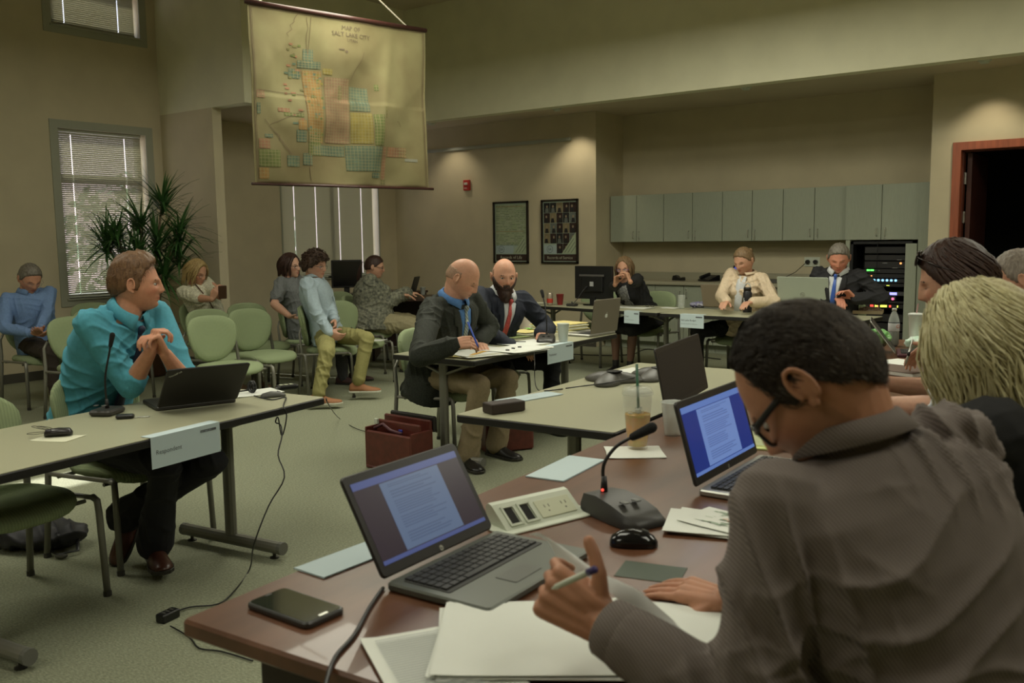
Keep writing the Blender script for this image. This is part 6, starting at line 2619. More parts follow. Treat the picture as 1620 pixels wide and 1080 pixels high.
DK4 = 4.0
scr1 = (scr_bg, scr_doc, scr_txt, scr_bar)
scr2 = (scr2_bg, scr2_doc, scr2_txt, scr2_bar)
# laptops: hinge midpoint and direction
A, B = at(612, 925, Z=DZT + .012), at(782, 843, Z=DZT + .012)
md = (A + B) / 2
rz = math.degrees(math.atan2(B.y - A.y, B.x - A.x))
L1 = laptop('dark laptop with a text page on its screen, nearest on the wooden table', (md.x, md.y, DZT), rz, w_=(B - A).length * 1.02, d=.265, h=.232, ang=120, deck=base_gr, screen=scr1, logo='ring', keyinset=.028)
A, B = at(1105, 777, Z=DZT + .012), at(1200, 722, Z=DZT + .012)
md = (A + B) / 2
rz = math.degrees(math.atan2(B.y - A.y, B.x - A.x))
L2 = laptop('laptop with a bright blue screen behind the bent-over man in taupe', (md.x, md.y, DZT), rz, w_=(B - A).length * 1.02, d=.25, h=.245, ang=106, deck=alu_m, screen=scr2, logo='ring', keyinset=.028)
A, B = at(1056, 662, Z=DZT), at(1122, 622, Z=DZT)
md = (A + B) / 2
L3 = laptop('dark laptop with a blank brown-black screen, between the conference phones and blue screen', (md.x, md.y, DZT), math.degrees(math.atan2(B.y - A.y, B.x - A.x)), w_=(B - A).length, d=.24, h=.26, ang=101, bezel=mat('brown_black_lid', (.035, .026, .022), .5), screen=(mat('privacy_screen', (.030, .022, .019), .55, bump=(300, .3)), None))
A, B = at(246, 652, Z=TZ), at(368, 638, Z=TZ)
L4 = laptop('black business laptop open in front of the turquoise-shirted man', ((A.x + B.x) / 2 - .01, (A.y + B.y) / 2 + .02, TZ), math.degrees(math.atan2(A.y - B.y, A.x - B.x)) + 0, w_=.36, d=.26, h=.285, ang=138, lid=mat('matte_black_lid', (.014, .012, .011), .6), deck=dgrey_m, lidtext='ThinkPad')
A, B = at(932, 534, Z=TZ), at(975, 527, Z=TZ)
L5 = laptop('slim silver laptop with a fruit emblem at the end of the middle table', ((A.x + B.x) / 2, (A.y + B.y) / 2, TZ), math.degrees(math.atan2(A.y - B.y, A.x - B.x)), w_=.36, d=.25, h=.26, ang=98, lid=mat('aluminium_lid', (.24, .21, .165), .4, metal=.3), deck=alu_m, logo='fruit')
p = at(1140, 489, Z=TZ)
L6 = laptop('brownish-silver laptop in front of the woman in the cream jacket', (p.x, p.y, TZ), 172, w_=.40, d=.25, h=.235, ang=104, lid=bronze_m, deck=alu_m, logo='ring_back')
p = at(1272, 496, Z=TZ)
L7 = laptop('large pale grey laptop in front of the suited man with blue tie', (p.x, p.y, TZ), 176, w_=.50, d=.28, h=.33, ang=100, lid=lidgrey, deck=alu_m, logo='ring_back')
p = at(1413, 560, Z=DZT)
L8 = laptop('thin grey laptop seen edge-on beside the cola bottle', (p.x + .02, p.y, DZT), 105, w_=.30, d=.22, h=.24, ang=127, lid=alu_m, deck=mat('dark_red_deck', (.09, .03, .04), .4), logo=None)


# monitors
def monitor(label, loc, rz, w_, h, facing_back=True, zoff=.10):
    o = thing('desktop_monitor', label, 'monitor', loc, math.radians(rz))
    MB().rbox((0, 0, .01), (.24, .17, .018), .06, .004).build('stand_base', blackg_m, o)
    MB().rbox((0, .02, zoff * .7), (.07, .03, zoff * 1.4), .006, .004).build('stand_neck', blackp_m, o)
    Vr = Matrix.Translation((0, 0, zoff + h / 2)) @ Matrix.Rotation(math.radians(90), 4, 'X')
    MB().rbox((0, 0, 0), (w_, h, .035), .008, .006, M=Vr).build('housing', blackp_m, o)
    MB().rbox((0, 0, .018), (w_ - .03, h - .04, .002), .002, .0005, M=Vr).build('screen', blackg_m, o)
    MB().rbox((0, -.01, -.028), (w_ * .55, h * .5, .03), .01, .008, M=Vr).build('rear_bulge', blackp_m, o)
    MB().rbox((0, h * .22, -.045), (w_ * .66, .022, .006), .003, .001, M=Vr).build('vent_bar', mat('grey_vent', (.09, .085, .08), .5), o)
    MB().rbox((0, -h * .04, -.045), (.05, .05, .004), .002, .001, M=Vr).build('sticker', mat('monitor_sticker', (.35, .36, .36), .5), o)
    return o


p = at(928, 484, Z=TZ)
monitor('black desktop monitor seen from behind on the far table', (p.x + .02, p.y + .12, TZ), 176, .50, .36, zoff=.07)

# corner desk with monitor by the far window
CD = thing('corner_desk', 'dark wooden computer desk in the corner beside the ponytailed woman', 'desk', (-7.72, 8.50, 0), math.radians(40))
MB().rbox((0, 0, .735), (1.3, .85, .03), .01, .004).build('desktop', mat('dark_desk_wood', (.045, .022, .014), .4, noise=(10, .3, (1, .2, 1))), CD)
for s_ in (-1, 1):
    MB().rbox((s_ * .62, 0, .36), (.03, .80, .72), .004, .003).build('side_panel', wood_dark, CD)
MB().rbox((0, .26, .40), (1.2, .02, .60), .004, .003).build('back_panel', wood_dark, CD)
DD = thing('window_desk', 'dark desk under the far window carrying a black monitor', 'desk', (-8.95, 8.85, 0), math.radians(90))
MB().rbox((0, 0, .735), (1.5, .60, .03), .01, .004).build('desktop', MATS['dark_desk_wood'], DD)
for s_ in (-1, 1):
    MB().rbox((s_ * .72, 0, .36), (.03, .56, .72), .004, .003).build('side_panel', wood_dark, DD)
p = at(549, 447, X=-8.85)
monitor('black monitor on the desk below the far window', (p.x, p.y, .75), 60, .40, .36, zoff=.10)


# papers -----------------------------------------------------------
def sheet(label, px, py, Zt, w_, d, rz, m=None, name='paper_sheet', cat='paper', n=1, th=.0012, text=0, cols=None, group=None, sp=.012, dx=0, dy=0, seed=1):
    p = at(px, py, Z=Zt)
    o = thing(name, label, cat, (p.x + dx, p.y + dy, Zt), math.radians(rz), group)
    r = random.Random(seed)
    z = 0
    for i in range(n):
        a = math.radians(r.uniform(-8, 8)) if n > 1 and i else 0
        T = Matrix.Translation((r.uniform(-sp, sp) if i else 0, r.uniform(-sp, sp) if i else 0, z)) @ rotz(a)
        c = MB()
        nx, ny = 7, 5
        cr = r.uniform(.0, .004) + (.0015 if n > 1 else 0)
        vs_ = []
        for b_ in (0, 1):
            for jy in range(ny + 1):
                for jx in range(nx + 1):
                    u, v = jx / nx - .5, jy / ny - .5
                    vs_.append(T @ Vector((u * w_, v * d, cr * (abs(u * 2) ** 4 * (1 if (i + jx) % 2 else .6)) + (.0 if b_ else th))))
        k = (nx + 1) * (ny + 1)
        f = []
        for jy in range(ny):
            for jx in range(nx):
                a0 = jy * (nx + 1) + jx
                f.append((a0, a0 + 1, a0 + nx + 2, a0 + nx + 1))
                f.append((a0 + k, a0 + nx + 1 + k, a0 + nx + 2 + k, a0 + 1 + k))
        rim = [j for j in range(nx + 1)] + [jy * (nx + 1) + nx for jy in range(1, ny + 1)] + [ny * (nx + 1) + j for j in range(nx - 1, -1, -1)] + [jy * (nx + 1) for jy in range(ny - 1, 0, -1)]
        for a0, b0 in zip(rim, rim[1:] + rim[:1]):
            f.append((b0, a0, a0 + k, b0 + k))
        c.add(vs_, f)
        mm_ = (cols[i % len(cols)] if cols else m or white_m)
        c.build('sheet', mm_, o, smooth=False)
        z += th + .0012
        if text and i == n - 1:
            t = MB()
            lines(t, -w_ * .40, w_ * .40, -d * .40, d * .42, text, r, z=th + .0012 + cr, M=T, ragged=.3)
            t.build('printed_text', ink2_m, o)['kind'] = 'stuff'
    return o


LZ = DZT
# foreground papers
sheet('printed sheets with faint text at the bottom of the wooden table', 700, 1050, LZ, .22, .28, 58, text=26, n=2, seed=3)
sheet('large stack of blank white sheets under the hand with the pen', 850, 1010, LZ + .006, .36, .30, 40, n=4, sp=.015, seed=4)
sheet('white sheets beneath the raised right hand of the man in taupe', 1090, 1000, LZ + .001, .30, .24, 20, n=3, seed=5, dx=.02)
# lifted page held by the hand
o = thing('lifted_page', 'curling translucent page lifted by the man in taupe', 'paper', at(975, 955, Z=LZ))
c0, c1, c2, c3 = (at(845, 842, D=1.66), at(1060, 1035, D=1.36), at(1090, 965, D=1.50), at(880, 850, D=1.72))
m = MB()
nx, ny = 16, 8
G = []
pa = [at(838, 845, D=1.72), at(925, 888, D=1.60), at(1000, 932, D=1.55), at(1065, 975, D=1.50), at(1096, 1020, D=1.43)]
pb_ = [at(880, 880, D=1.66), at(960, 935, D=1.50), at(1010, 985, D=1.46), at(1055, 1040, D=1.42), at(1070, 1090, D=1.40)]


def pl_(P_, t):
    t *= len(P_) - 1
    i = min(len(P_) - 2, int(t))
    k = t - i
    k = k * k * (3 - 2 * k) * .5 + k * .5
    return P_[i].lerp(P_[i + 1], k)


for b_ in (0, 1):
    for j in range(ny + 1):
        for i in range(nx + 1):
            a_, bb = pl_(pa, i / nx), pl_(pb_, i / nx)
            v = j / ny
            G.append(a_.lerp(bb, v) + UPZ * (.014 * math.sin(math.pi * v) + .006 * math.sin(i * .9 + v * 3)) - o.location - UPZ * .0006 * b_)
k = (nx + 1) * (ny + 1)
f = []
for j in range(ny):
    for i in range(nx):
        a0 = j * (nx + 1) + i
        f.append((a0, a0 + 1, a0 + nx + 2, a0 + nx + 1))
        f.append((a0 + k, a0 + nx + 1 + k, a0 + nx + 2 + k, a0 + 1 + k))
m.add(G, f)
m.build('sheet', mat('dull_white_paper', (.62, .62, .60), .8), o, smooth=True)  # one even tone, slightly greyer than the flat white sheets

sheet('sheaf of maps and handouts beside the dark microphone, in front of blue screen', 1143, 832, LZ, .24, .19, 15, n=5, sp=.022, seed=8)
mp2 = sheet('printed map handout on top of the paper sheaf', 1150, 825, LZ + .014, .20, .15, -8, n=1, seed=9)
mm2 = MB()
for i in range(26):
    x, y = q.uniform(-.07, .06), q.uniform(-.05, .05)
    quad(mm2, x, y, x + q.uniform(.006, .03), y + q.uniform(.002, .012), .0024)
mm2.build('map_print', mat('pale_green_print', (.38, .47, .36), .8), mp2)['kind'] = 'stuff'
mm2 = MB()
for i in range(12):
    x, y = q.gauss(.005, .014), q.gauss(.01, .012)
    quad(mm2, x, y, x + .008, y + .003, .003)
mm2.build('map_print', mat('orange_print', (.65, .28, .14), .8), mp2)['kind'] = 'stuff'
sheet('yellow legal pad with writing, behind the bright laptop', 1190, 708, LZ, .21, .29, 12, m=yellow_m, n=3, sp=.001, text=10, name='legal_pad', cat='notepad', seed=10, dy=.12)


def tent_card(label, px0, py0, px1, py1, Zt, w_top, L=None, flip=1):
    """folded card lying flat on the table along an edge"""
    a_, b_2 = at(px0, py0, Z=Zt), at(px1, py1, Z=Zt)
    o = thing('name_card', label, 'card', ((a_.x + b_2.x) / 2, (a_.y + b_2.y) / 2, Zt), math.atan2(b_2.y - a_.y, b_2.x - a_.x))
    L = L or (b_2 - a_).length
    m = MB()
    m.rbox((0, flip * w_top / 2, .0015), (L, w_top, .0012), .001, .0002)
    m.rbox((0, flip * w_top / 2, .004), (L * .995, w_top * .98, .0012), .001, .0002)
    m.tube([(-L / 2, -flip * .0005, .0028), (L / 2, -flip * .0005, .0028)], .0018, 5)
    m.build('card', blue_paper_m, o)
    return o


tent_card('pale blue folded name card behind the near laptop', 487, 893, 590, 855, LZ, .10, L=.28, flip=-1)
o = tent_card('pale blue name card flat on the wooden table edge, near the drink', 827, 757, 905, 720, LZ, .13, L=.30, flip=-1)
o = tent_card('pale blue name card lying on the laminate table beside the brown adapter box', 795, 632, 855, 622, TZ, .11, L=.34, flip=-1)
t = MB()
txt(t, 'Salt Lake City', .022, Matrix.Translation((-.08, -.07, .006)))
t.build('lettering', ink2_m, o)


def hang_card(label, T, yl, L, drop, words, sub=None, over=.055, W2=.36, wsize=.018):
    """card folded over the front (local +x) edge of table T, centred at local y"""
    mw = T.matrix_basis @ Matrix.Translation((W2, yl, TZ))
    o = thing('name_card', label, 'card', tuple(mw.translation), T.rotation_euler.z)
    m = MB()
    m.rbox((-over / 2 + .003, 0, .0022), (over, L, .0012), .001, .0002)
    m.box((.0040, 0, -drop / 2 + .0025), (.0012, L, drop))
    m.tube([(.0034, -L / 2, .0018), (.0034, L / 2, .0018)], .0014, 5)
    m.build('card', blue_paper_m, o)
    Tm = fr((.0052, 0, 0), (0, 1, 0), (0, 0, 1), (1, 0, 0))
    t = MB()
    txt(t, words, wsize, Tm @ Matrix.Translation((-L * .44, -drop * .55, 0)))
    t.build('lettering', ink_m, o)
    if sub:
        t = MB()
        txt(t, sub, wsize * .62, Tm @ Matrix.Translation((-L * .44, -drop * .78, 0)))
        t.build('small_lettering', mat('soft_ink', (.22, .28, .29), .9), o)
    b = MB()
    quad(b, L * .20, -drop * .20, L * .44, -drop * .12, .0004, Tm)
    b.build('printed_bar', ink_m, o)
    t = MB()
    txt(t, 'SALT LAKE CITY', drop * .062, Tm @ Matrix.Translation((L * .205, -drop * .185, .0012)))
    t.build('bar_lettering', blue_paper_m, o)
    return o


def local_y(T, px, py, Zt=TZ):
    p = T.matrix_basis.inverted() @ at(px, py, Z=Zt)
    return p.y, p.x


ya, _ = local_y(T1, 226, 692)
yb, _ = local_y(T1, 332, 666)
hang_card('pale blue name card reading Respondent, folded over the near table', T1, (ya + yb) / 2, yb - ya, .125, 'Respondent', wsize=.026)
ya, _ = local_y(T2, 871, 549)
yb, _ = local_y(T2, 910, 541)
hang_card('pale blue name card hanging from the middle table, before the two suited men', T2, (ya + yb) / 2, yb - ya, .125, 'Petitioner', W2=.34, wsize=.024)
ya, xa = local_y(T4, 972, 493)
yb, _ = local_y(T4, 1010, 493)
c4 = T4.matrix_basis @ Vector((-.36, 0, 0))


def hang_card_back(label, T, px0, px1, py, drop, words, sub):
    a_ = T.matrix_basis.inverted() @ at(px0, py, Z=TZ)
    b_2 = T.matrix_basis.inverted() @ at(px1, py, Z=TZ)
    yl, L = (a_.y + b_2.y) / 2, abs(a_.y - b_2.y)
    mw = T.matrix_basis @ Matrix.Translation((-.36, yl, TZ))
    o = thing('name_card', label, 'card', tuple(mw.translation), T.rotation_euler.z + math.pi)
    m = MB()
    m.rbox((-.03, 0, .0022), (.06, L, .0012), .001, .0002)
    m.box((.0040, 0, -drop / 2 + .0025), (.0012, L, drop))
    m.build('card', blue_paper_m, o)
    Tm = fr((.0052, 0, 0), (0, 1, 0), (0, 0, 1), (1, 0, 0))
    t = MB()
    txt(t, words, .024, Tm @ Matrix.Translation((-L * .46, -drop * .48, 0)))
    t.build('lettering', ink_m, o)
    t = MB()
    txt(t, sub, .014, Tm @ Matrix.Translation((-L * .46, -drop * .72, 0)))
    t.build('small_lettering', mat('soft_ink', (.22, .28, .29), .9), o)
    b = MB()
    quad(b, L * .16, -drop * .22, L * .44, -drop * .13, .0004, Tm)
    b.build('printed_bar', ink_m, o)
    return o


hang_card_back('pale blue name card below the black monitor on the far table', T4, 974, 1012, 493, .125, 'Chair', 'Records Committee')
hang_card_back('pale blue name card with two printed lines, under the brownish laptop', T5, 1081, 1130, 496, .13, 'Salt Lake Budget', 'Records Committee Secretary')


# gooseneck microphones ---------------------------------------------
def mic(label, loc, rz, sc=1.0, neck=((0, 0, .03), (0, 0, .12), (.05, 0, .22), (.16, 0, .27)), head=.045, led_on=True, wedge=True, hr=.013):
    o = thing('gooseneck_microphone', label, 'microphone', loc, math.radians(rz))
    m = MB()
    if wedge:
        R = []
        for x, w_, h in ((-.075, .045, .030), (-.070, .052, .045), (-.02, .056, .050), (.04, .060, .042), (.085, .060, .030), (.115, .050, .020), (.125, .036, .012)):
            x, w_, h = x * sc, w_ * sc, h * sc
            R.append([(x, -w_, .002), (x, -w_ * 1.0, h * .5), (x, -w_ * .82, h), (x, w_ * .82, h), (x, w_ * 1.0, h * .5), (x, w_, .002)])
        m.rings(R)
    else:
        m.rbox((0, 0, .014), (.13 * sc, .10 * sc, .026), .02, .008)
    m.build('base', dgrey_m, o, angle=40)
    P_ = [Vector(p) * sc for p in neck]
    Q_ = curvy(P_, 5)
    MB().tube(Q_, .0042 * sc, 8).build('neck', blackp_m, o, smooth=True)
    MB().tube([P_[0] - Vector((0, 0, .012)) * sc, P_[0] + Vector((0, 0, .035)) * sc], [.010 * sc, .0065 * sc], 10).build('neck_socket', blackp_m, o, smooth=True)
    d = (Q_[-1] - Q_[-2]).normalized()
    MB().cone(Q_[-1] - d * .012 * sc, hr * .75 * sc, Q_[-1] + d * head * sc, hr * sc, 12).build('foam_head', mat('black_foam', (.012, .012, .012), .95, bump=(300, .6)), o, smooth=True)
    if led_on:
        MB().ell(P_[0] + Vector((.006, -.010, .004)) * sc, (.004, .004, .004), n=8, m=6).build('indicator_light', led['red'], o)
    for k_ in range(2):
        MB().rbox((.05 * sc, (k_ - .5) * .035 * sc, .046 * sc - k_ * 0), (.022 * sc, .016 * sc, .003), .003, .001).build('button', mgrey_m, o)
    return o


p = at(975, 815, Z=LZ)
mic('black gooseneck microphone with red light, on the wooden table by the power box', (p.x, p.y, LZ), -20, 1.12, neck=((-.045, 0, .05), (-.047, .0, .11), (-.035, .03, .155), (.0, .065, .185)), head=.038)
ms = bpy.data.objects[-1]
p = at(170, 655, Z=TZ)
mic('black gooseneck microphone at the near table, left of the black laptop', (p.x, p.y, TZ), -60, 1.05, neck=((0, 0, .03), (0, 0, .15), (-.01, .02, .26), (-.01, .03, .30)), head=.035, led_on=False, wedge=False, hr=.011)
p = at(865, 540, Z=TZ)
mic('black gooseneck microphone in front of the bearded man', (p.x, p.y, TZ), -60, 1.1, neck=((0, 0, .03), (0, 0, .14), (-.03, -.01, .22), (-.07, -.03, .30)), head=.03, led_on=False, wedge=True, hr=.012)
p = at(905, 484, Z=TZ)
mic('small black microphone between the red cup and the monitor', (p.x, p.y, TZ), 0, .9, neck=((0, 0, .02), (.04, .05, .08), (.08, .10, .17), (.10, .14, .21)), head=.03, led_on=False, wedge=False, hr=.012)
p = at(1196, 489, Z=TZ)
mic('small black microphone beside the black drinking bottle', (p.x + .02, p.y - .03, TZ), -30, .9, neck=((0, 0, .02), (0, 0, .10), (.01, .02, .18), (.03, .04, .23)), head=.03, led_on=False, wedge=False, hr=.012)

# computer mouse
p = at(1002, 862, Z=LZ)
o = thing('computer_mouse', 'glossy black computer mouse beside the microphone base', 'mouse', (p.x, p.y, LZ), math.radians(30))
R = []
for x, w_, h in ((-.056, .012, .012), (-.050, .024, .022), (-.03, .031, .034), (0, .033, .038), (.03, .031, .032), (.048, .026, .022), (.057, .012, .010)):
    R.append([(x, w_ * math.cos(t / 14 * 6.283), .002 + max(0, h * math.sin(t / 14 * 6.283)) ** 1.0) for t in range(14)])
MB().rings(R).build('shell', blackg_m, o, smooth=True)
MB().tube([(.02, 0, .037), (.036, 0, .032)], .0045, 8).build('scroll_wheel', mgrey_m, o)
MB().tube([(.002, -.02, .034), (.052, -.006, .020)], .0008, 5).build('button_seam', mgrey_m, o)

# smartphone
A, B, C_, D_ = (at(x, y, Z=LZ) for x, y in ((392, 962), (448, 935), (543, 972), (490, 998)))
cen = (A + B + C_ + D_) / 4
o = thing('smartphone', 'dark green-tinted smartphone lying on the wooden table corner', 'phone', (cen.x, cen.y, LZ), math.atan2(D_.y - A.y, D_.x - A.x))
Lp, Wp = (D_ - A).length, (B - A).length
MB().rbox((0, 0, .0065), (Lp, Wp, .013), .014, .003).build('case', mat('phone_case_grey', (.05, .05, .048), .35), o)
MB().rbox((0, 0, .0133), (Lp * .95, Wp * .90, .001), .010, .0003).build('screen', mat('phone_glass', (.012, .018, .014), .06), o)
MB().rbox((-Lp * .44, 0, .0142), (.004, .016, .0006), .001, .0002).build('earpiece', mgrey_m, o)
MB().rbox((Lp * .445, 0, .0142), (.008, .022, .0008), .003, .0003).build('home_button', steel_m, o)

# laptop power cable
zc = LZ + .004
tag(MB().tube(curvy([at(606, 930, Z=zc), at(585, 960, Z=zc), at(560, 1005, Z=zc), at(530, 1040, Z=zc), at(515, 1085, Z=zc), at(512, 1130, Z=zc)]), .0042, 8).build('power_cable', blackp_m, smooth=True), 'black charger cable curving from the nearest laptop off the table', 'cable')

# white desktop power box
A, B = at(785, 850, Z=LZ), at(918, 808, Z=LZ)
rzp = math.atan2(B.y - A.y, B.x - A.x)
cen = at(853, 822, Z=LZ)
o = thing('power_box', 'white pop-up power and data box set in the wooden table', 'power outlet', (cen.x, cen.y, LZ), math.radians(73))
MB().rbox((0, 0, .003), (.31, .125, .006), .006, .002).build('flange', white_pl, o)
m = MB()
pr_ = [(-.040, .004), (.055, .004), (.055, .050), (.045, .058), (.030, .055)]
m.add([(-.13, y, z) for y, z in pr_] + [(.12, y, z) for y, z in pr_], [(4, 3, 2, 1, 0), (5, 6, 7, 8, 9)] + [(i, (i + 1) % 5, (i + 1) % 5 + 5, i + 5) for i in range(5)])
m.build('hood', white_pl, o)
sl = fr((0, -.040, .004), (1, 0, 0), Vector((0, .070, .051)).normalized(), Vector((1, 0, 0)).cross(Vector((0, .070, .051)).normalized()))
for x, w_ in ((-.092, .036), (-.042, .036)):
    m = MB()
    for c, d in (((x - w_ / 2, .042, .002), (.006, .058, .006)), ((x + w_ / 2, .042, .002), (.006, .058, .006)), ((x, .014, .002), (w_ + .006, .006, .006)), ((x, .071, .002), (w_ + .006, .006, .006))):
        m.box(c, d, M=sl)
    fo_ = m.build('port_frame', white_pl, o)
    MB().rbox((x, .042, .001), (w_ - .012, .050, .002), .001, .0005, M=sl).build('dark_port', mat('port_black', (.01, .01, .008), .8), fo_)
MB().rbox((.048, .042, .0015), (.115, .056, .003), .003, .001, M=sl).build('outlet_plate', mat('outlet_ivory', (.60, .62, .46), .5), o)
sm = MB()
for x in (.022, .078):
    for dx, dy in ((-.007, .006), (.007, .006)):
        sm.box((x + dx, .042 + dy, .0034), (.0022, .009, .0008), M=sl)
    sm.box((x, .032, .0034), (.004, .004, .0008), M=sl)
so = sm.build('outlet_slots', mat('slot_shadow', (.20, .20, .15), .8), o)
so['kind'] = 'stuff'

# iced drink on napkin
p = at(1000, 712, Z=LZ)
sheet('square white paper napkin under the iced drink', 1003, 716, LZ, .19, .17, 35, n=2, sp=.003, name='napkin', cat='napkin', seed=12)
o = thing('iced_drink', 'clear plastic cup of amber iced tea with dark green straw', 'drink', (p.x + .01, p.y + .02, LZ + .006))
prof = [(.031, 0), (.033, .004), (.0375, .06), (.041, .105), (.046, .155), (.0475, .157), (.0475, .163), (.045, .160), (.040, .105), (.0365, .06), (.030, .008)]
prof = [(a * 1.1, b * 1.18) for a, b in prof]
cup = MB().lathe(prof, 28).build('cup', mat('clear_cup_plastic', (.82, .86, .80), .12, alpha=.15), o, smooth=True)
MB().lathe([(.033, .010), (.0395, .070), (.0435, .118), (.0437, .120)], 28).build('tea', mat('amber_tea', (.80, .30, .01), .15, noise=(18, .4), col2=(.50, .38, .03)), o, smooth=True)
lid_ = MB().lathe([(a * 1.1, b * 1.18) for a, b in [(.0485, .158), (.049, .166), (.046, .172), (.043, .180), (.012, .184), (.010, .180), (.030, .176), (.045, .164)]], 28).build('lid', mat('clear_lid_plastic', (.80, .84, .78), .15, alpha=.20), o, smooth=True)
MB().tube([(.008, .0, .02), (.002, .0, .16), (-.006, .004, .29)], .005, 8).build('straw', mat('green_straw', (.012, .10, .045), .35), o, smooth=True)
ic = MB()
for i in range(9):
    ic.rbox((q.uniform(-.020, .020), q.uniform(-.020, .020), .118 + q.uniform(0, .02)), (.017, .017, .015), .004, .003, n=2)
ic.build('ice_cubes', mat('ice', (.75, .80, .72), .1, alpha=.5), o)['kind'] = 'stuff'
lb = MB()
ca_ = at(1400, 1000, Z=0)
t = MB()
v, f = text_geo('TEAVANA', .012, 'CENTER')
an0 = math.radians(-66)
t.add([(.0478 * math.cos(an0 + x / .047), .0478 * math.sin(an0 + x / .047), .112 + y) for x, y, z in v], f)
t.build('cup_lettering', mat('gold_green_print', (.50, .50, .16), .5), o)


def cup_plain(label, px, py, Zt, h=.09, r0=.026, r1=.037, m=None, dx=0, dy=0, name='plastic_cup'):
    p = at(px, py, Z=Zt)
    o = thing(name, label, 'cup', (p.x + dx, p.y + dy, Zt))
    MB().lathe([(r0 - .002, 0), (r0, .002), (r1 - .001, h - .003), (r1 + .0015, h - .002), (r1 + .001, h), (r1 - .002, h - .002), (r0 - .002, .006)], 22).build('cup_wall', m or plastic_clear, o, smooth=True)
    MB().lathe([(r0 - .0028, .006), (r0 + (r1 - r0) * .35 - .003, h * .42)], 22).build('water', mat('water', (.75, .80, .78), .05, alpha=.25), o, smooth=True)
    return o


cup_plain('translucent plastic water cup behind the blue-screen laptop', 1064, 688, LZ, .125, .030, .043)
cup_plain('white plastic cup at the left end of the paper-covered table', 690, 557, TZ, .135, .031, .046, mat('milky_cup_plastic', (.72, .76, .70), .3, alpha=.80))
cup_plain('white plastic cup near the silver fruit-emblem laptop', 891, 541, TZ, .135, .031, .044, mat('milky_cup_plastic', (.72, .76, .70), .3, alpha=.80))
cup_plain('red and white paper coffee cup on the far table', 886, 482, TZ, .12, .030, .043, mat('dark_red_cup', (.30, .03, .03), .5), name='coffee_cup')
cup_plain('clear glass tumbler standing on the far table', 1078, 488, TZ, .14, .034, .040, mat('clear_glass', (.8, .85, .8), .05, alpha=.18), name='glass_tumbler')
cup_plain('small white cup on the corner desk beside the bald man', 669, 466, .75, .10, .028, .04, mat('milky_cup_plastic', (.72, .76, .70), .3, alpha=.80), dy=.0)

# soda can
p = at(870, 483, Z=TZ)
o = thing('soda_can', 'silver and red soda can on the far table', 'can', (p.x, p.y, TZ))
MB().lathe([(.024, 0), (.033, .010), (.034, .014), (.034, .125), (.028, .140), (.026, .142), (.025, .137)], 20).build('body', mat('can_silver', (.42, .36, .28), .3, metal=.5), o, smooth=True)
MB().lathe([(.0343, .030), (.0345, .032), (.0345, .075), (.0343, .077)], 20).build('red_band', mat('can_red', (.45, .05, .03), .4), o, smooth=True)
MB().rbox((.004, 0, .139), (.018, .010, .002), .004, .0005).build('pull_tab', steel_m, o)

# drinking bottle
p = at(1182, 494, Z=TZ)
o = thing('drinking_bottle', 'black insulated drinking bottle with round loop cap on the far table', 'bottle', (p.x, p.y, TZ))
MB().lathe([(.040, 0), (.044, .005), (.044, .185), (.036, .205), (.034, .212)], 24).build('body', mat('matte_black_steel', (.014, .014, .018), .4), o, smooth=True)
MB().lathe([(.036, .212), (.036, .238), (.030, .244)], 20).build('cap', blackp_m, o, smooth=True)
MB().tube([(.030 * math.cos(t / 12 * math.pi), 0, .240 + .040 * math.sin(t / 12 * math.pi)) for t in range(13)], .006, 8).build('loop_handle', mat('pale_loop', (.45, .46, .44), .4), o, smooth=True)
fg = MB()
Fm = rotz(math.radians(-112)) @ fr((.0452, 0, .105), (0, 1, 0), (0, 0, 1), (1, 0, 0))
for a_, b_2 in (((-.002, .030), (.002, .012)), ((.002, .012), (-.010, -.010)), ((.002, .012), (.012, -.012)), ((-.010, .020), (.012, .010))):
    d_ = Vector((b_2[0] - a_[0], b_2[1] - a_[1], 0)).normalized()
    n_ = Vector((-d_.y, d_.x, 0)) * .0022
    fg.add([Vector((a_[0], a_[1], 0)) - n_, Vector((b_2[0], b_2[1], 0)) - n_, Vector((b_2[0], b_2[1], 0)) + n_, Vector((a_[0], a_[1], 0)) + n_], [(0, 1, 2, 3)], Fm)
fg.add([Vector((-.001 + .005 * math.cos(t / 8 * 6.283), .034 + .005 * math.sin(t / 8 * 6.283), 0)) for t in range(8)], [tuple(range(8))], Fm)
fg.build('leaping_figure_emblem', mat('pale_emblem', (.75, .78, .72), .3), o)

# purple bubble-wrapped thing, papers on far table
p = at(1103, 487, Z=TZ)
o = thing('plastic_bag', 'crumpled purple-blue plastic bag beside the brownish laptop', 'bag', (p.x, p.y + .05, TZ))
mb = MB()
mb.ell((0, 0, .030), (.10, .06, .030))
mb.ell((.04, 0, .035), (.05, .05, .030))
mb.ell((-.06, .01, .028), (.05, .04, .028))
me = remesh(mb, .007, 1)
folds(me, .010, (30, 30, 30), 3, fine=.4)
link_mesh('crumpled_film', me, mat('purple_film', (.16, .15, .33), .3, noise=(20, .5), col2=(.38, .38, .42)), o, world=False)
sheet('white sheets between the monitor and clasped-hands woman', 1000, 487, TZ, .45, .18, -8, n=3, seed=21, cols=[white_m, cream_m])
sheet('white napkin under the glass tumbler', 1062, 487, TZ, .20, .14, -5, n=1, name='napkin', cat='napkin', seed=22)
sheet('cream folder lying left of the soda can on the far table', 848, 479, TZ, .30, .20, -8, n=2, seed=23, cols=[cream_m])
m = MB()
p = at(1028, 485, Z=TZ + .010)
o = thing('eyeglasses', 'small folded dark eyeglasses on the white sheets of the far table', 'eyeglasses', (p.x, p.y, TZ + .006))
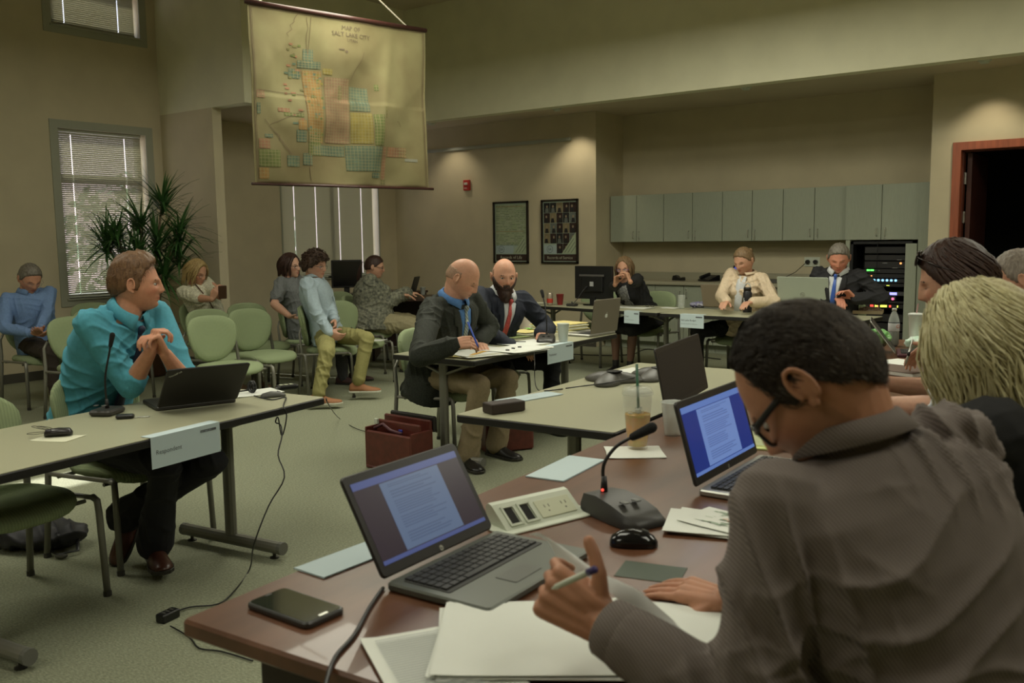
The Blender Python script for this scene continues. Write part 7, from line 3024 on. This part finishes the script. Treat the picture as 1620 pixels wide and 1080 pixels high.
for s_ in (-1, 1):
    m.tube([(s_ * .03 + .022 * math.cos(t / 12 * 6.283), 0, .018 + .014 * math.sin(t / 12 * 6.283)) for t in range(13)], .0025, 5)
    m.tube([(s_ * .052, 0, .018), (s_ * .05, .11, .008)], .0025, 5)
m.build('frame', blackp_m, o, smooth=True)

# food tray
p = at(1368, 497, Z=TZ)
o = thing('takeout_tray', 'open paper takeout tray with crumpled wrappers before the suited man', 'food tray', (p.x, p.y + .02, TZ + .0), math.radians(12))
m = MB()
m.rbox((0, 0, .012), (.30, .22, .006), .01, .002)
for s_ in (-1, 1):
    m.box((s_ * .15, 0, .026), (.005, .22, .030))
    m.box((0, s_ * .11, .026), (.30, .005, .030))
m.build('tray', mat('brown_tray_card', (.42, .33, .20), .8), o)
mb = MB()
for i in range(7):
    mb.ell((q.uniform(-.11, .11), q.uniform(-.07, .07), .040), (q.uniform(.025, .05), q.uniform(.02, .04), q.uniform(.015, .03)))
me = remesh(mb, .006, 1)
folds(me, .010, (35, 35, 35), 8, fine=.4)
link_mesh('crumpled_wrapper', me, mat('wrapper_paper', (.66, .62, .52), .8, noise=(40, .3), col2=(.5, .25, .15)), o, world=False)
# counter things: phones, tape dispenser
def desk_phone(label, loc, rz, screen=False):
    o = thing('desk_phone', label, 'telephone', loc, math.radians(rz))
    m = MB()
    R = []
    for x, h0 in ((-.10, .05), (.0, .05), (.10, .05)):
        R.append([(x, -.10, .004), (x, .09, .004), (x, .09, .075), (x, .06, .078), (x, -.10, .022)])
    m.rings(R)
    m.build('body', blackp_m, o)
    MB().cone((-.075, -.08, .050), .018, (-.075, .075, .088), .018, 10).build('handset', blackp_m, o, smooth=True)
    for i in range(12):
        MB().rbox((.0 + (i % 3) * .024, -.06 + (i // 3) * .022, .036 + (i // 3) * .0086), (.016, .013, .006), .002, .001).build('key', mgrey_m, o)
    if screen:
        Vr = Matrix.Translation((.03, .11, .13)) @ Matrix.Rotation(math.radians(80), 4, 'X')
        MB().rbox((0, 0, 0), (.19, .13, .02), .006, .003, M=Vr).build('display_housing', blackp_m, o)
        MB().rbox((0, 0, .0105), (.15, .09, .001), .002, .0003, M=Vr).build('display', mat('blue_display', (0, 0, 0), .3, emit=((.02, .05, .42), 1.3)), o)
    return o


p = at(1122, 443, Y=10.86)
desk_phone('black desk phone on the counter, left of the blue display', (p.x, p.y, CT), -20)
p = at(1160, 441, Y=10.90)
desk_phone('black conference console with a glowing blue display on the counter', (p.x, p.y, CT), -6, True)
p = at(1073, 440, Y=10.86)
o = thing('tape_dispenser', 'small black tape dispenser alone on the counter', 'tape dispenser', (p.x, p.y, CT), math.radians(-10))
R = []
for x, h in ((-.075, .03), (-.06, .065), (-.02, .068), (.02, .035), (.06, .032), (.085, .045), (.09, .03)):
    R.append([(x, -.035, .0), (x, -.033, h), (x, .033, h), (x, .035, .0)])
MB().rings(R).build('body', blackp_m, o)
MB().tube([(-.03, -.012, .045), (-.03, .012, .045)], .028, 16).build('tape_roll', mgrey_m, o)
p = at(1222, 437, Y=10.86)
tag(MB().rbox((p.x, p.y - .05, CT + .02), (.34, .22, .04), .01, .004).build('document_tray', mgrey_m), 'flat grey document tray on the counter beside the cream-jacket woman', 'tray')

# middle table papers
pls = [('stack of manila folders with an orange sheet, left of the writing hand', 728, 562, .34, .26, 20, [orange_m, cream_m, manila_m], 7),
       ('loose white sheets under the writing hand of the bald man', 772, 560, .44, .30, 75, [white_m, cream_m], 7),
       ('white papers hanging slightly over the front edge of the middle table', 818, 555, .40, .28, 88, [white_m], 7),
       ('white documents beneath the gooseneck microphone', 846, 543, .40, .26, 80, [white_m, white_m], 3),
       ('thin pile of papers with a green note, in front of the bearded man', 845, 523, .36, .24, 84, [manila_m, white_m], 3)]
for i, (lb_, px, py, a_, b_2, rz_, cols_, n_) in enumerate(pls):
    sheet(lb_, px, py, TZ + .0005 + .001 * (i % 3), a_, b_2, rz_, n=n_, sp=.04, cols=cols_, seed=40 + i, text=0, name='paper_pile', dx=-.03)
o = sheet('open light green folder beside the microphone, middle table', 800, 533, TZ + .004, .30, .24, 70, m=mat('light_green_folder', (.50, .62, .26), .8), n=2, sp=.002, name='green_folder', cat='folder', seed=50)
sheet('small bright green note on the middle table papers', 841, 519, TZ + .016, .10, .08, 60, m=mat('bright_green_note', (.28, .66, .12), .8), name='sticky_note', cat='note', seed=51)
o = thing('folder_stack', 'stack of manila folders and documents behind the white cup', 'folders', at(885, 521, Z=TZ), math.radians(80))
for i in range(7):
    MB().rbox((q.uniform(-.012, .012), q.uniform(-.012, .012), .004 + i * .0075), (.40 - .01 * (i % 2), .28, .006), .003, .001).build('folder', (manila_m, cream_m, white_m)[i % 3], o)
bc = MB()
o = thing('binder_clips', 'small dark charging puck with cord on the middle table papers', 'gadget', at(790, 541, Z=TZ + .012))
MB().lathe([(.030, 0), (.038, .006), (.034, .022), (.015, .028)], 18).build('puck', dgrey_m, o, smooth=True)
MB().tube([(.03, 0, .006), (.08, -.04, .003), (.10, .05, .004), (.16, .10, .003)], .003, 6).build('cord', blackp_m, o, smooth=True)
o.name = 'charging_puck'
for i, (px, py) in enumerate(((812, 553), (822, 551), (803, 556))):
    b = thing('binder_clip', 'small black binder clip on the white papers, %s of three' % ('middle', 'farthest along', 'nearest the bald man')[i], 'clip', at(px, py, Z=TZ + .012), .4 * i, 'binder clips on the middle table')
    m = MB()
    m.rings([[(x, -.008, .0), (x, 0, .014), (x, .008, .0)] for x in (-.013, .013)])
    m.build('clip_body', blackp_m, b)
    MB().tube([(-.006, .006, .010), (-.008, .025, .014), (.008, .025, .014), (.006, .006, .010)], .0010, 5).build('wire_handle', steel_m, b)

# left table things
sheet('cream card under the black case, near end of the near table', 92, 693, TZ, .16, .12, 25, m=cream_m, seed=60)
p = at(93, 690, Z=TZ)
o = thing('gadget_case', 'small black leather case with thin looping wires on a cream card', 'case', (p.x, p.y + .0, TZ + .003), math.radians(55))
R = []
for x, w_, h in ((-.05, .015, .014), (-.045, .026, .026), (0, .030, .030), (.04, .027, .027), (.05, .015, .014)):
    R.append([(x, w_ * math.cos(t / 14 * 6.283), h * .55 + h * .5 * math.sin(t / 14 * 6.283)) for t in range(14)])
MB().rings(R).build('case_body', mat('black_leather', (.018, .014, .015), .35), o, smooth=True)
for s_ in range(3):
    MB().tube([(-.04 - .02 * s_ + .035 * math.cos(t / 14 * 6.283), .01 * s_ + .02 * math.sin(t / 14 * 6.283), .012 + .03 * abs(math.sin(t / 14 * 3.14159)) * (1 if s_ < 2 else 0)) for t in range(15)], .0012, 5).build('wire', dkmetal_m, o, smooth=True)
p = at(198, 662, Z=TZ)
o = thing('car_key_fob', 'black car key fob with metal key ring beside the microphone', 'keys', (p.x, p.y, TZ), math.radians(50))
MB().rbox((0, 0, .010), (.075, .036, .018), .012, .005).build('fob', blackp_m, o)
MB().tube([(.045 + .012 * math.cos(t / 12 * 6.283), .012 * math.sin(t / 12 * 6.283), .004) for t in range(13)], .0012, 5).build('ring', steel_m, o)
MB().rbox((.075, .006, .003), (.045, .012, .003), .003, .001).build('key', steel_m, o)
sheet('white papers behind the black laptop at the end of the near table', 400, 622, TZ, .24, .17, 75, n=2, seed=61)
p = at(440, 626, Z=TZ)
o = thing('computer_mouse', 'low dark grey computer mouse near the end of the near table', 'mouse', (p.x, p.y - .03, TZ), math.radians(65))
R = []
for x, w_, h in ((-.06, .010, .008), (-.05, .026, .018), (-.01, .034, .026), (.03, .032, .022), (.05, .022, .012), (.06, .010, .006)):
    R.append([(x, w_ * math.cos(t / 14 * 6.283), .002 + max(0, h * math.sin(t / 14 * 6.283))) for t in range(14)])
MB().rings(R).build('shell', mat('dull_grey_plastic', (.07, .07, .06), .5), o, smooth=True)
MB().tube([(.02, 0, .024), (.035, 0, .020)], .004, 8).build('scroll_wheel', blackp_m, o)
p = at(458, 616, Z=TZ)
o = thing('pocket_device', 'small black device with pale buttons at the table end', 'gadget', (p.x - .02, p.y, TZ), math.radians(70))
MB().rbox((0, 0, .012), (.11, .06, .022), .015, .006).build('body', blackp_m, o)
for i in range(3):
    MB().rbox((-.03 + i * .026, 0, .0245), (.018, .03, .003), .003, .001).build('button', mat('pale_key', (.40, .42, .30), .5), o)
p = at(400, 622, Z=TZ)
o = thing('coiled_cable', 'coiled black cable with round ferrite on white papers', 'cable', (p.x, p.y - .01, TZ + .004))
for s_ in range(2):
    MB().tube([(.0 + .022 * math.cos(t / 14 * 6.283), .012 * s_, .030 + .026 * math.sin(t / 14 * 6.283)) for t in range(15)], .0055, 7).build('coil', blackp_m, o, smooth=True)
MB().tube([(-.02, 0, .012), (-.06, -.05, .006), (-.10, -.08, .006)], .004, 6).build('plug_lead', blackp_m, o, smooth=True)
MB().tube([(-.06, -.05, .006), (-.085, -.068, .008)], .010, 8).build('ferrite', blackp_m, o, smooth=True)
ed = T1.matrix_basis @ Vector((.372, .915 - .29, TZ))
cab = [at(402, 626, Z=TZ + .006), at(430, 632, Z=TZ + .004), at(452, 628, Z=TZ + .004)]
e2 = at(453, 648, Z=TZ - .0)
pts = cab + [Vector((ed.x - .01, ed.y, TZ + .005)), Vector((ed.x + .01, ed.y, TZ - .04)), at(446, 690, D=4.15), at(440, 660, D=4.12), at(436, 668, D=4.12), at(444, 672, D=4.13), at(446, 690, D=4.1), at(440, 720, D=4.05), at(450, 755, D=4.0), at(425, 800, D=3.95), at(402, 860, D=3.9), at(395, 900, Z=.01), at(370, 935, Z=.008), at(345, 955, Z=.008), at(300, 960, Z=.008), at(268, 972, Z=.012)]
tag(MB().tube(curvy(pts), .0032, 6).build('hanging_cable', blackp_m, smooth=True), 'thin black cable hanging from the near table down to the floor adapter', 'cable')
p = at(266, 980, Z=0)
o = thing('power_adapter', 'small black power adapter lying on the carpet by the wooden table', 'adapter', (p.x, p.y, 0), math.radians(100))
MB().rbox((0, 0, .018), (.085, .045, .034), .006, .004).build('housing', blackp_m, o)
for i in range(3):
    MB().rbox((-.02 + i * .02, 0, .0358), (.008, .02, .001), .001, .0003).build('label_mark', mgrey_m, o)
tag(MB().tube(curvy([at(270, 990, Z=.01), at(300, 1008, Z=.006), at(315, 1025, Z=.006), at(350, 1030, Z=.006), at(400, 1045, Z=.006)]), .0032, 6).build('floor_cable', blackp_m, smooth=True), 'short black cable from the floor adapter going under the wooden table', 'cable')
tag(MB().tube(curvy([at(516, 630, Z=TZ + .002), at(520, 640, D=4.6), at(535, 660, Z=.03), at(560, 676, Z=.012), at(585, 684, Z=.012), at(612, 688, Z=.012)]), .003, 6).build('floor_cable', blackp_m, smooth=True), 'thin dark cable on the carpet running from table end to the briefcase', 'cable')

# laminate table with phones
p = at(790, 652, Z=TZ)
o = thing('adapter_box', 'dark brown power adapter brick on the corner of the laminate table', 'adapter', (p.x + .01, p.y + .02, TZ), math.radians(70))
MB().rbox((0, 0, .024), (.17, .085, .044), .006, .004).build('housing', mat('brown_black_box', (.030, .018, .014), .5), o)
for s_ in (-1, 1):
    MB().rbox((-.055, s_ * .02 - .0, .004), (.02, .01, .008), .002, .001).build('rubber_foot', white_pl, o)
for px, py, lb_, rz_ in ((958, 607, 'grey triangular conference phone on the laminate table, nearer of two', 75), (1030, 600, 'dark conference phone partly hidden behind the dark laptop back', 70)):
    p = at(px, py, Z=TZ)
    o = thing('conference_phone', lb_, 'telephone', (p.x, p.y + .06, TZ), math.radians(rz_))
    R = []
    for sc_, z in ((.97, .001), (1, .010), (.93, .020), (.75, .034), (.5, .048), (.25, .055), (.05, .057)):
        ring = []
        for i in range(48):
            a_ = i / 48 * 2 * math.pi
            rr = .075 + .105 * max(0, math.cos(1.5 * (((a_ - math.pi / 2 + math.pi / 3) % (2 * math.pi / 3)) - math.pi / 3))) ** 2.2
            ring.append((rr * sc_ * math.cos(a_), rr * sc_ * math.sin(a_), z))
        R.append(ring)
    MB().rings(R).build('body', mat('grey_phone_plastic', (.085, .082, .072), .45), o, smooth=True)
    MB().rbox((0, -.02, .060), (.07, .06, .006), .01, .002).build('keypad', blackp_m, o)
sheet('white paper lying beyond the conference phones', 1000, 588, TZ, .25, .2, 80, seed=63)
tag(MB().tube(curvy([at(700, 640, D=5.0), at(895, 614, Z=TZ + .003), at(925, 610, Z=TZ + .003), at(950, 607, Z=TZ + .02), at(990, 600, Z=TZ + .03), at(1025, 592, Z=TZ + .02)][1:]), .003, 6).build('phone_cable', blackp_m, smooth=True), 'black cable draped across the nearer conference phone', 'cable')
p0 = at(845, 560, D=5.6)
tag(MB().tube(curvy([at(845, 556, Z=TZ), at(846, 575, D=5.55), at(846, 600, D=5.5), at(850, 615, D=5.2), at(862, 618, Z=TZ + .003), at(890, 615, Z=TZ + .003)]), .003, 6).build('mic_cable', blackp_m, smooth=True), 'black cable drooping from the middle table onto the laminate table', 'cable')

# far end of the wooden table
p = at(1413, 547, Z=LZ)
o = thing('soda_bottle', 'half-full plastic cola bottle with a pale label at the table end', 'bottle', (p.x, p.y, LZ))
MB().lathe([(.022, 0), (.032, .006), (.034, .02), (.034, .150), (.033, .170), (.022, .205), (.013, .222), (.013, .235)], 22).build('bottle_wall', mat('clear_bottle_plastic', (.75, .80, .75), .08, alpha=.35), o, smooth=True)
MB().lathe([(.020, .003), (.031, .010), (.0325, .022), (.0325, .095)], 22).build('cola', mat('cola', (.010, .006, .005), .15), o, smooth=True)
MB().lathe([(.0345, .098), (.0350, .099), (.0350, .155), (.0345, .156)], 22).build('label', mat('bottle_label', (.62, .63, .66), .5), o, smooth=True)
MB().lathe([(.0352, .150), (.0353, .151), (.0353, .156), (.0352, .157)], 22).build('label_stripe', ink_m, o, smooth=True)
MB().lathe([(.015, .228), (.015, .242), (.012, .245)], 16).build('cap', mat('pale_cap', (.5, .5, .45), .4), o, smooth=True)
t = MB()
v, f = text_geo('Coke', .034, 'LEFT')
t.add([(.0358 * math.cos(-.95 + x / .035), .0358 * math.sin(-.95 + x / .035), .118 + y) for x, y, z in v], f)
t.build('label_lettering', mat('label_orange_red', (.75, .16, .05), .5), o)
p = at(1437, 550, Z=LZ)
o = thing('white_cup', 'tall white foam cup with straw beside the cola bottle', 'cup', (p.x + .03, p.y + .04, LZ))
MB().lathe([(.030, 0), (.032, .004), (.044, .20), (.047, .202), (.047, .212), (.040, .214)], 22).build('cup_wall', foam_m, o, smooth=True)
MB().lathe([(.048, .206), (.048, .216), (.036, .220), (.01, .220)], 22).build('lid', mat('white_lid', (.62, .64, .60), .4), o, smooth=True)
MB().tube([(0, 0, .20), (.008, .01, .28)], .004, 8).build('straw', mat('pink_straw', (.55, .30, .30), .4), o)
p = at(1378, 556, Z=LZ)
o = thing('snack_bag', 'crumpled green and white snack bag on the wooden table', 'bag', (p.x - .02, p.y + .05, LZ))
mb = MB()
for i in range(6):
    mb.ell((q.uniform(-.07, .07), q.uniform(-.05, .05), .04 + q.uniform(0, .05)), (.07, .05, .045))
for v_i in range(len(mb.v)):
    x, y, z = mb.v[v_i]
    mb.v[v_i] = (x, y, max(.002, z))
me = remesh(mb, .008, 1)
folds(me, .016, (18, 18, 18), 5, fine=.5)
link_mesh('crumpled_film', me, mat('green_film', (.10, .40, .07), .35, noise=(12, .5), col2=(.45, .62, .33)), o, world=False)
sheet('white sheets beside the writing hand at the far end', 1395, 580, LZ, .26, .2, 30, n=2, seed=70)
sheet('white sheet with a cut corner near the edge-on laptop', 1415, 572, LZ + .003, .22, .16, 60, n=1, seed=71)
o = thing('notebook', 'thick dark-covered notebook under the writing hand', 'notebook', at(1425, 590, Z=LZ), math.radians(-20))
MB().rbox((0, 0, .012), (.28, .22, .020), .004, .002).build('page_block', white_m, o)
MB().rbox((0, 0, .0235), (.285, .225, .003), .004, .001).build('cover', mat('brown_notebook_cover', (.16, .11, .09), .5), o)
p = at(1455, 552, Z=LZ)
o = thing('crumpled_napkin', 'crumpled white and green napkin by the writing hand', 'napkin', (p.x + .02, p.y, LZ))
mb = MB()
for i in range(5):
    mb.ell((q.uniform(-.05, .05), q.uniform(-.04, .04), .035), (.05, .05, .033))
me = remesh(mb, .008, 1)
folds(me, .014, (22, 22, 22), 6, fine=.5)
link_mesh('crumpled_paper', me, mat('napkin_white_green', (.70, .72, .68), .8, noise=(9, .3), col2=(.30, .60, .40)), o, world=False)
sheet('dark green folder half under the lifted page', 1030, 905, LZ, .14, .10, 15, m=mat('dark_green_folder', (.06, .08, .055), .6), name='folder', cat='folder', seed=72)

# corner desk clutter
p = at(652, 468, Z=.75)
o = thing('green_pouch', 'bright green crinkled pouch on the corner desk', 'pouch', (p.x - .08, p.y - .04, .75))
mb = MB()
mb.ell((0, 0, .04), (.10, .06, .04))
mb.ell((.05, .01, .035), (.05, .05, .035))
me = remesh(mb, .008, 1)
folds(me, .012, (20, 20, 20), 9, fine=.4)
link_mesh('crumpled_film', me, mat('bright_green_film', (.05, .30, .06), .4), o, world=False)
o = thing('tablet', 'dark tablet standing tilted on the corner desk', 'tablet', (p.x + .02, p.y + .03, .75), math.radians(20))
Vr = Matrix.Translation((0, 0, .125)) @ Matrix.Rotation(math.radians(18), 4, 'Y')
MB().rbox((0, 0, 0), (.012, .17, .25), .004, .003, M=Vr).build('body', blackp_m, o)
MB().rbox((-.0068, 0, 0), (.001, .155, .23), .002, .0003, M=Vr).build('screen', mat('tablet_screen', (.03, .04, .05), .1), o)
sheet('open papers on the corner desk by the ponytailed woman', 640, 462, .75, .25, .2, 30, n=2, seed=74)

# white sheet on the empty chair
sheet('white sheet lying on the seat of the front-row green chair', 592, 538, .467, .22, .16, 20, seed=75)

# bags on the floor
o = thing('briefcase', 'open reddish-brown leather briefcase standing on the carpet', 'briefcase', at(632, 742, Z=0), math.radians(-2))
lt = mat('red_brown_leather', (.115, .026, .018), .4, noise=(20, .2), bump=(90, .2))
m = MB()
for y, h, w_ in ((-.085, .25, .40), (.0, .31, .40), (.085, .33, .42)):
    m.rbox((0, y, h / 2), (w_, .022, h), .008, .008)
m.build('panel', lt, o)
for s_ in (-1, 1):
    MB().rbox((s_ * .205, 0, .14), (.015, .19, .26), .004, .004).build('gusset', lt, o)
MB().rbox((0, 0, .012), (.42, .20, .02), .01, .004).build('bottom', lt, o)
MB().rbox((.02, .115, .30), (.40, .03, .10), .01, .008).build('flap', mat('dark_flap_leather', (.018, .016, .014), .5), o)
MB().tube([(-.16, -.06, .26), (-.10, -.04, .29), (-.02, -.05, .26), (.08, -.05, .25)], .010, 8).build('rolled_cord', mat('mauve_cord', (.10, .035, .045), .6), o, smooth=True)
MB().rbox((-.17, -.03, .30), (.03, .02, .035), .004, .003).build('plug', white_pl, o)
MB().rbox((.06, -.04, .262), (.03, .012, .02), .003, .002).build('blue_clip', mat('blue_clip_plastic', (.03, .04, .30), .4), o)
o = thing('briefcase', 'dark red case on the carpet behind the legs of the laminate table', 'briefcase', at(803, 712, Z=0), math.radians(60))
MB().rbox((0, 0, .12), (.36, .12, .23), .02, .01).build('body', lt, o)
MB().tube([(-.06, 0, .235), (-.05, 0, .27), (.05, 0, .27), (.06, 0, .235)], .008, 8).build('carry_handle', lt, o)
o = thing('black_bag', 'slumped black bag with straps on the floor under the near table', 'bag', at(48, 862, Z=0), math.radians(20))
mb = MB()
mb.ell((0, 0, .07), (.26, .16, .07))
mb.ell((.16, .02, .06), (.13, .13, .06))
mb.ell((-.12, .0, .08), (.14, .13, .07))
me = remesh(mb, .012, 2)
folds(me, .014, (9, 9, 9), 4, fine=.4)
link_mesh('body', me, mat('black_nylon', (.012, .012, .016), .6), o, world=False)
MB().tube([(.20, -.10, .03), (.28, -.12, .02), (.33, -.05, .02), (.27, .02, .05)], .010, 6, flat=.4).build('strap', blackp_m, o, smooth=True)
MB().rbox((.30, -.12, .015), (.05, .03, .012), .003, .002).build('buckle', mgrey_m, o)
tag(MB().tube(curvy([at(905, 560, Z=.01), at(960, 562, Z=.01), at(1000, 560, Z=.01), at(1025, 552, Z=.01), at(1075, 560, Z=.01), at(1140, 568, Z=.01)]), .006, 6).build('floor_cable', blackp_m, smooth=True), 'black cable lying along the carpet under the far tables', 'cable')
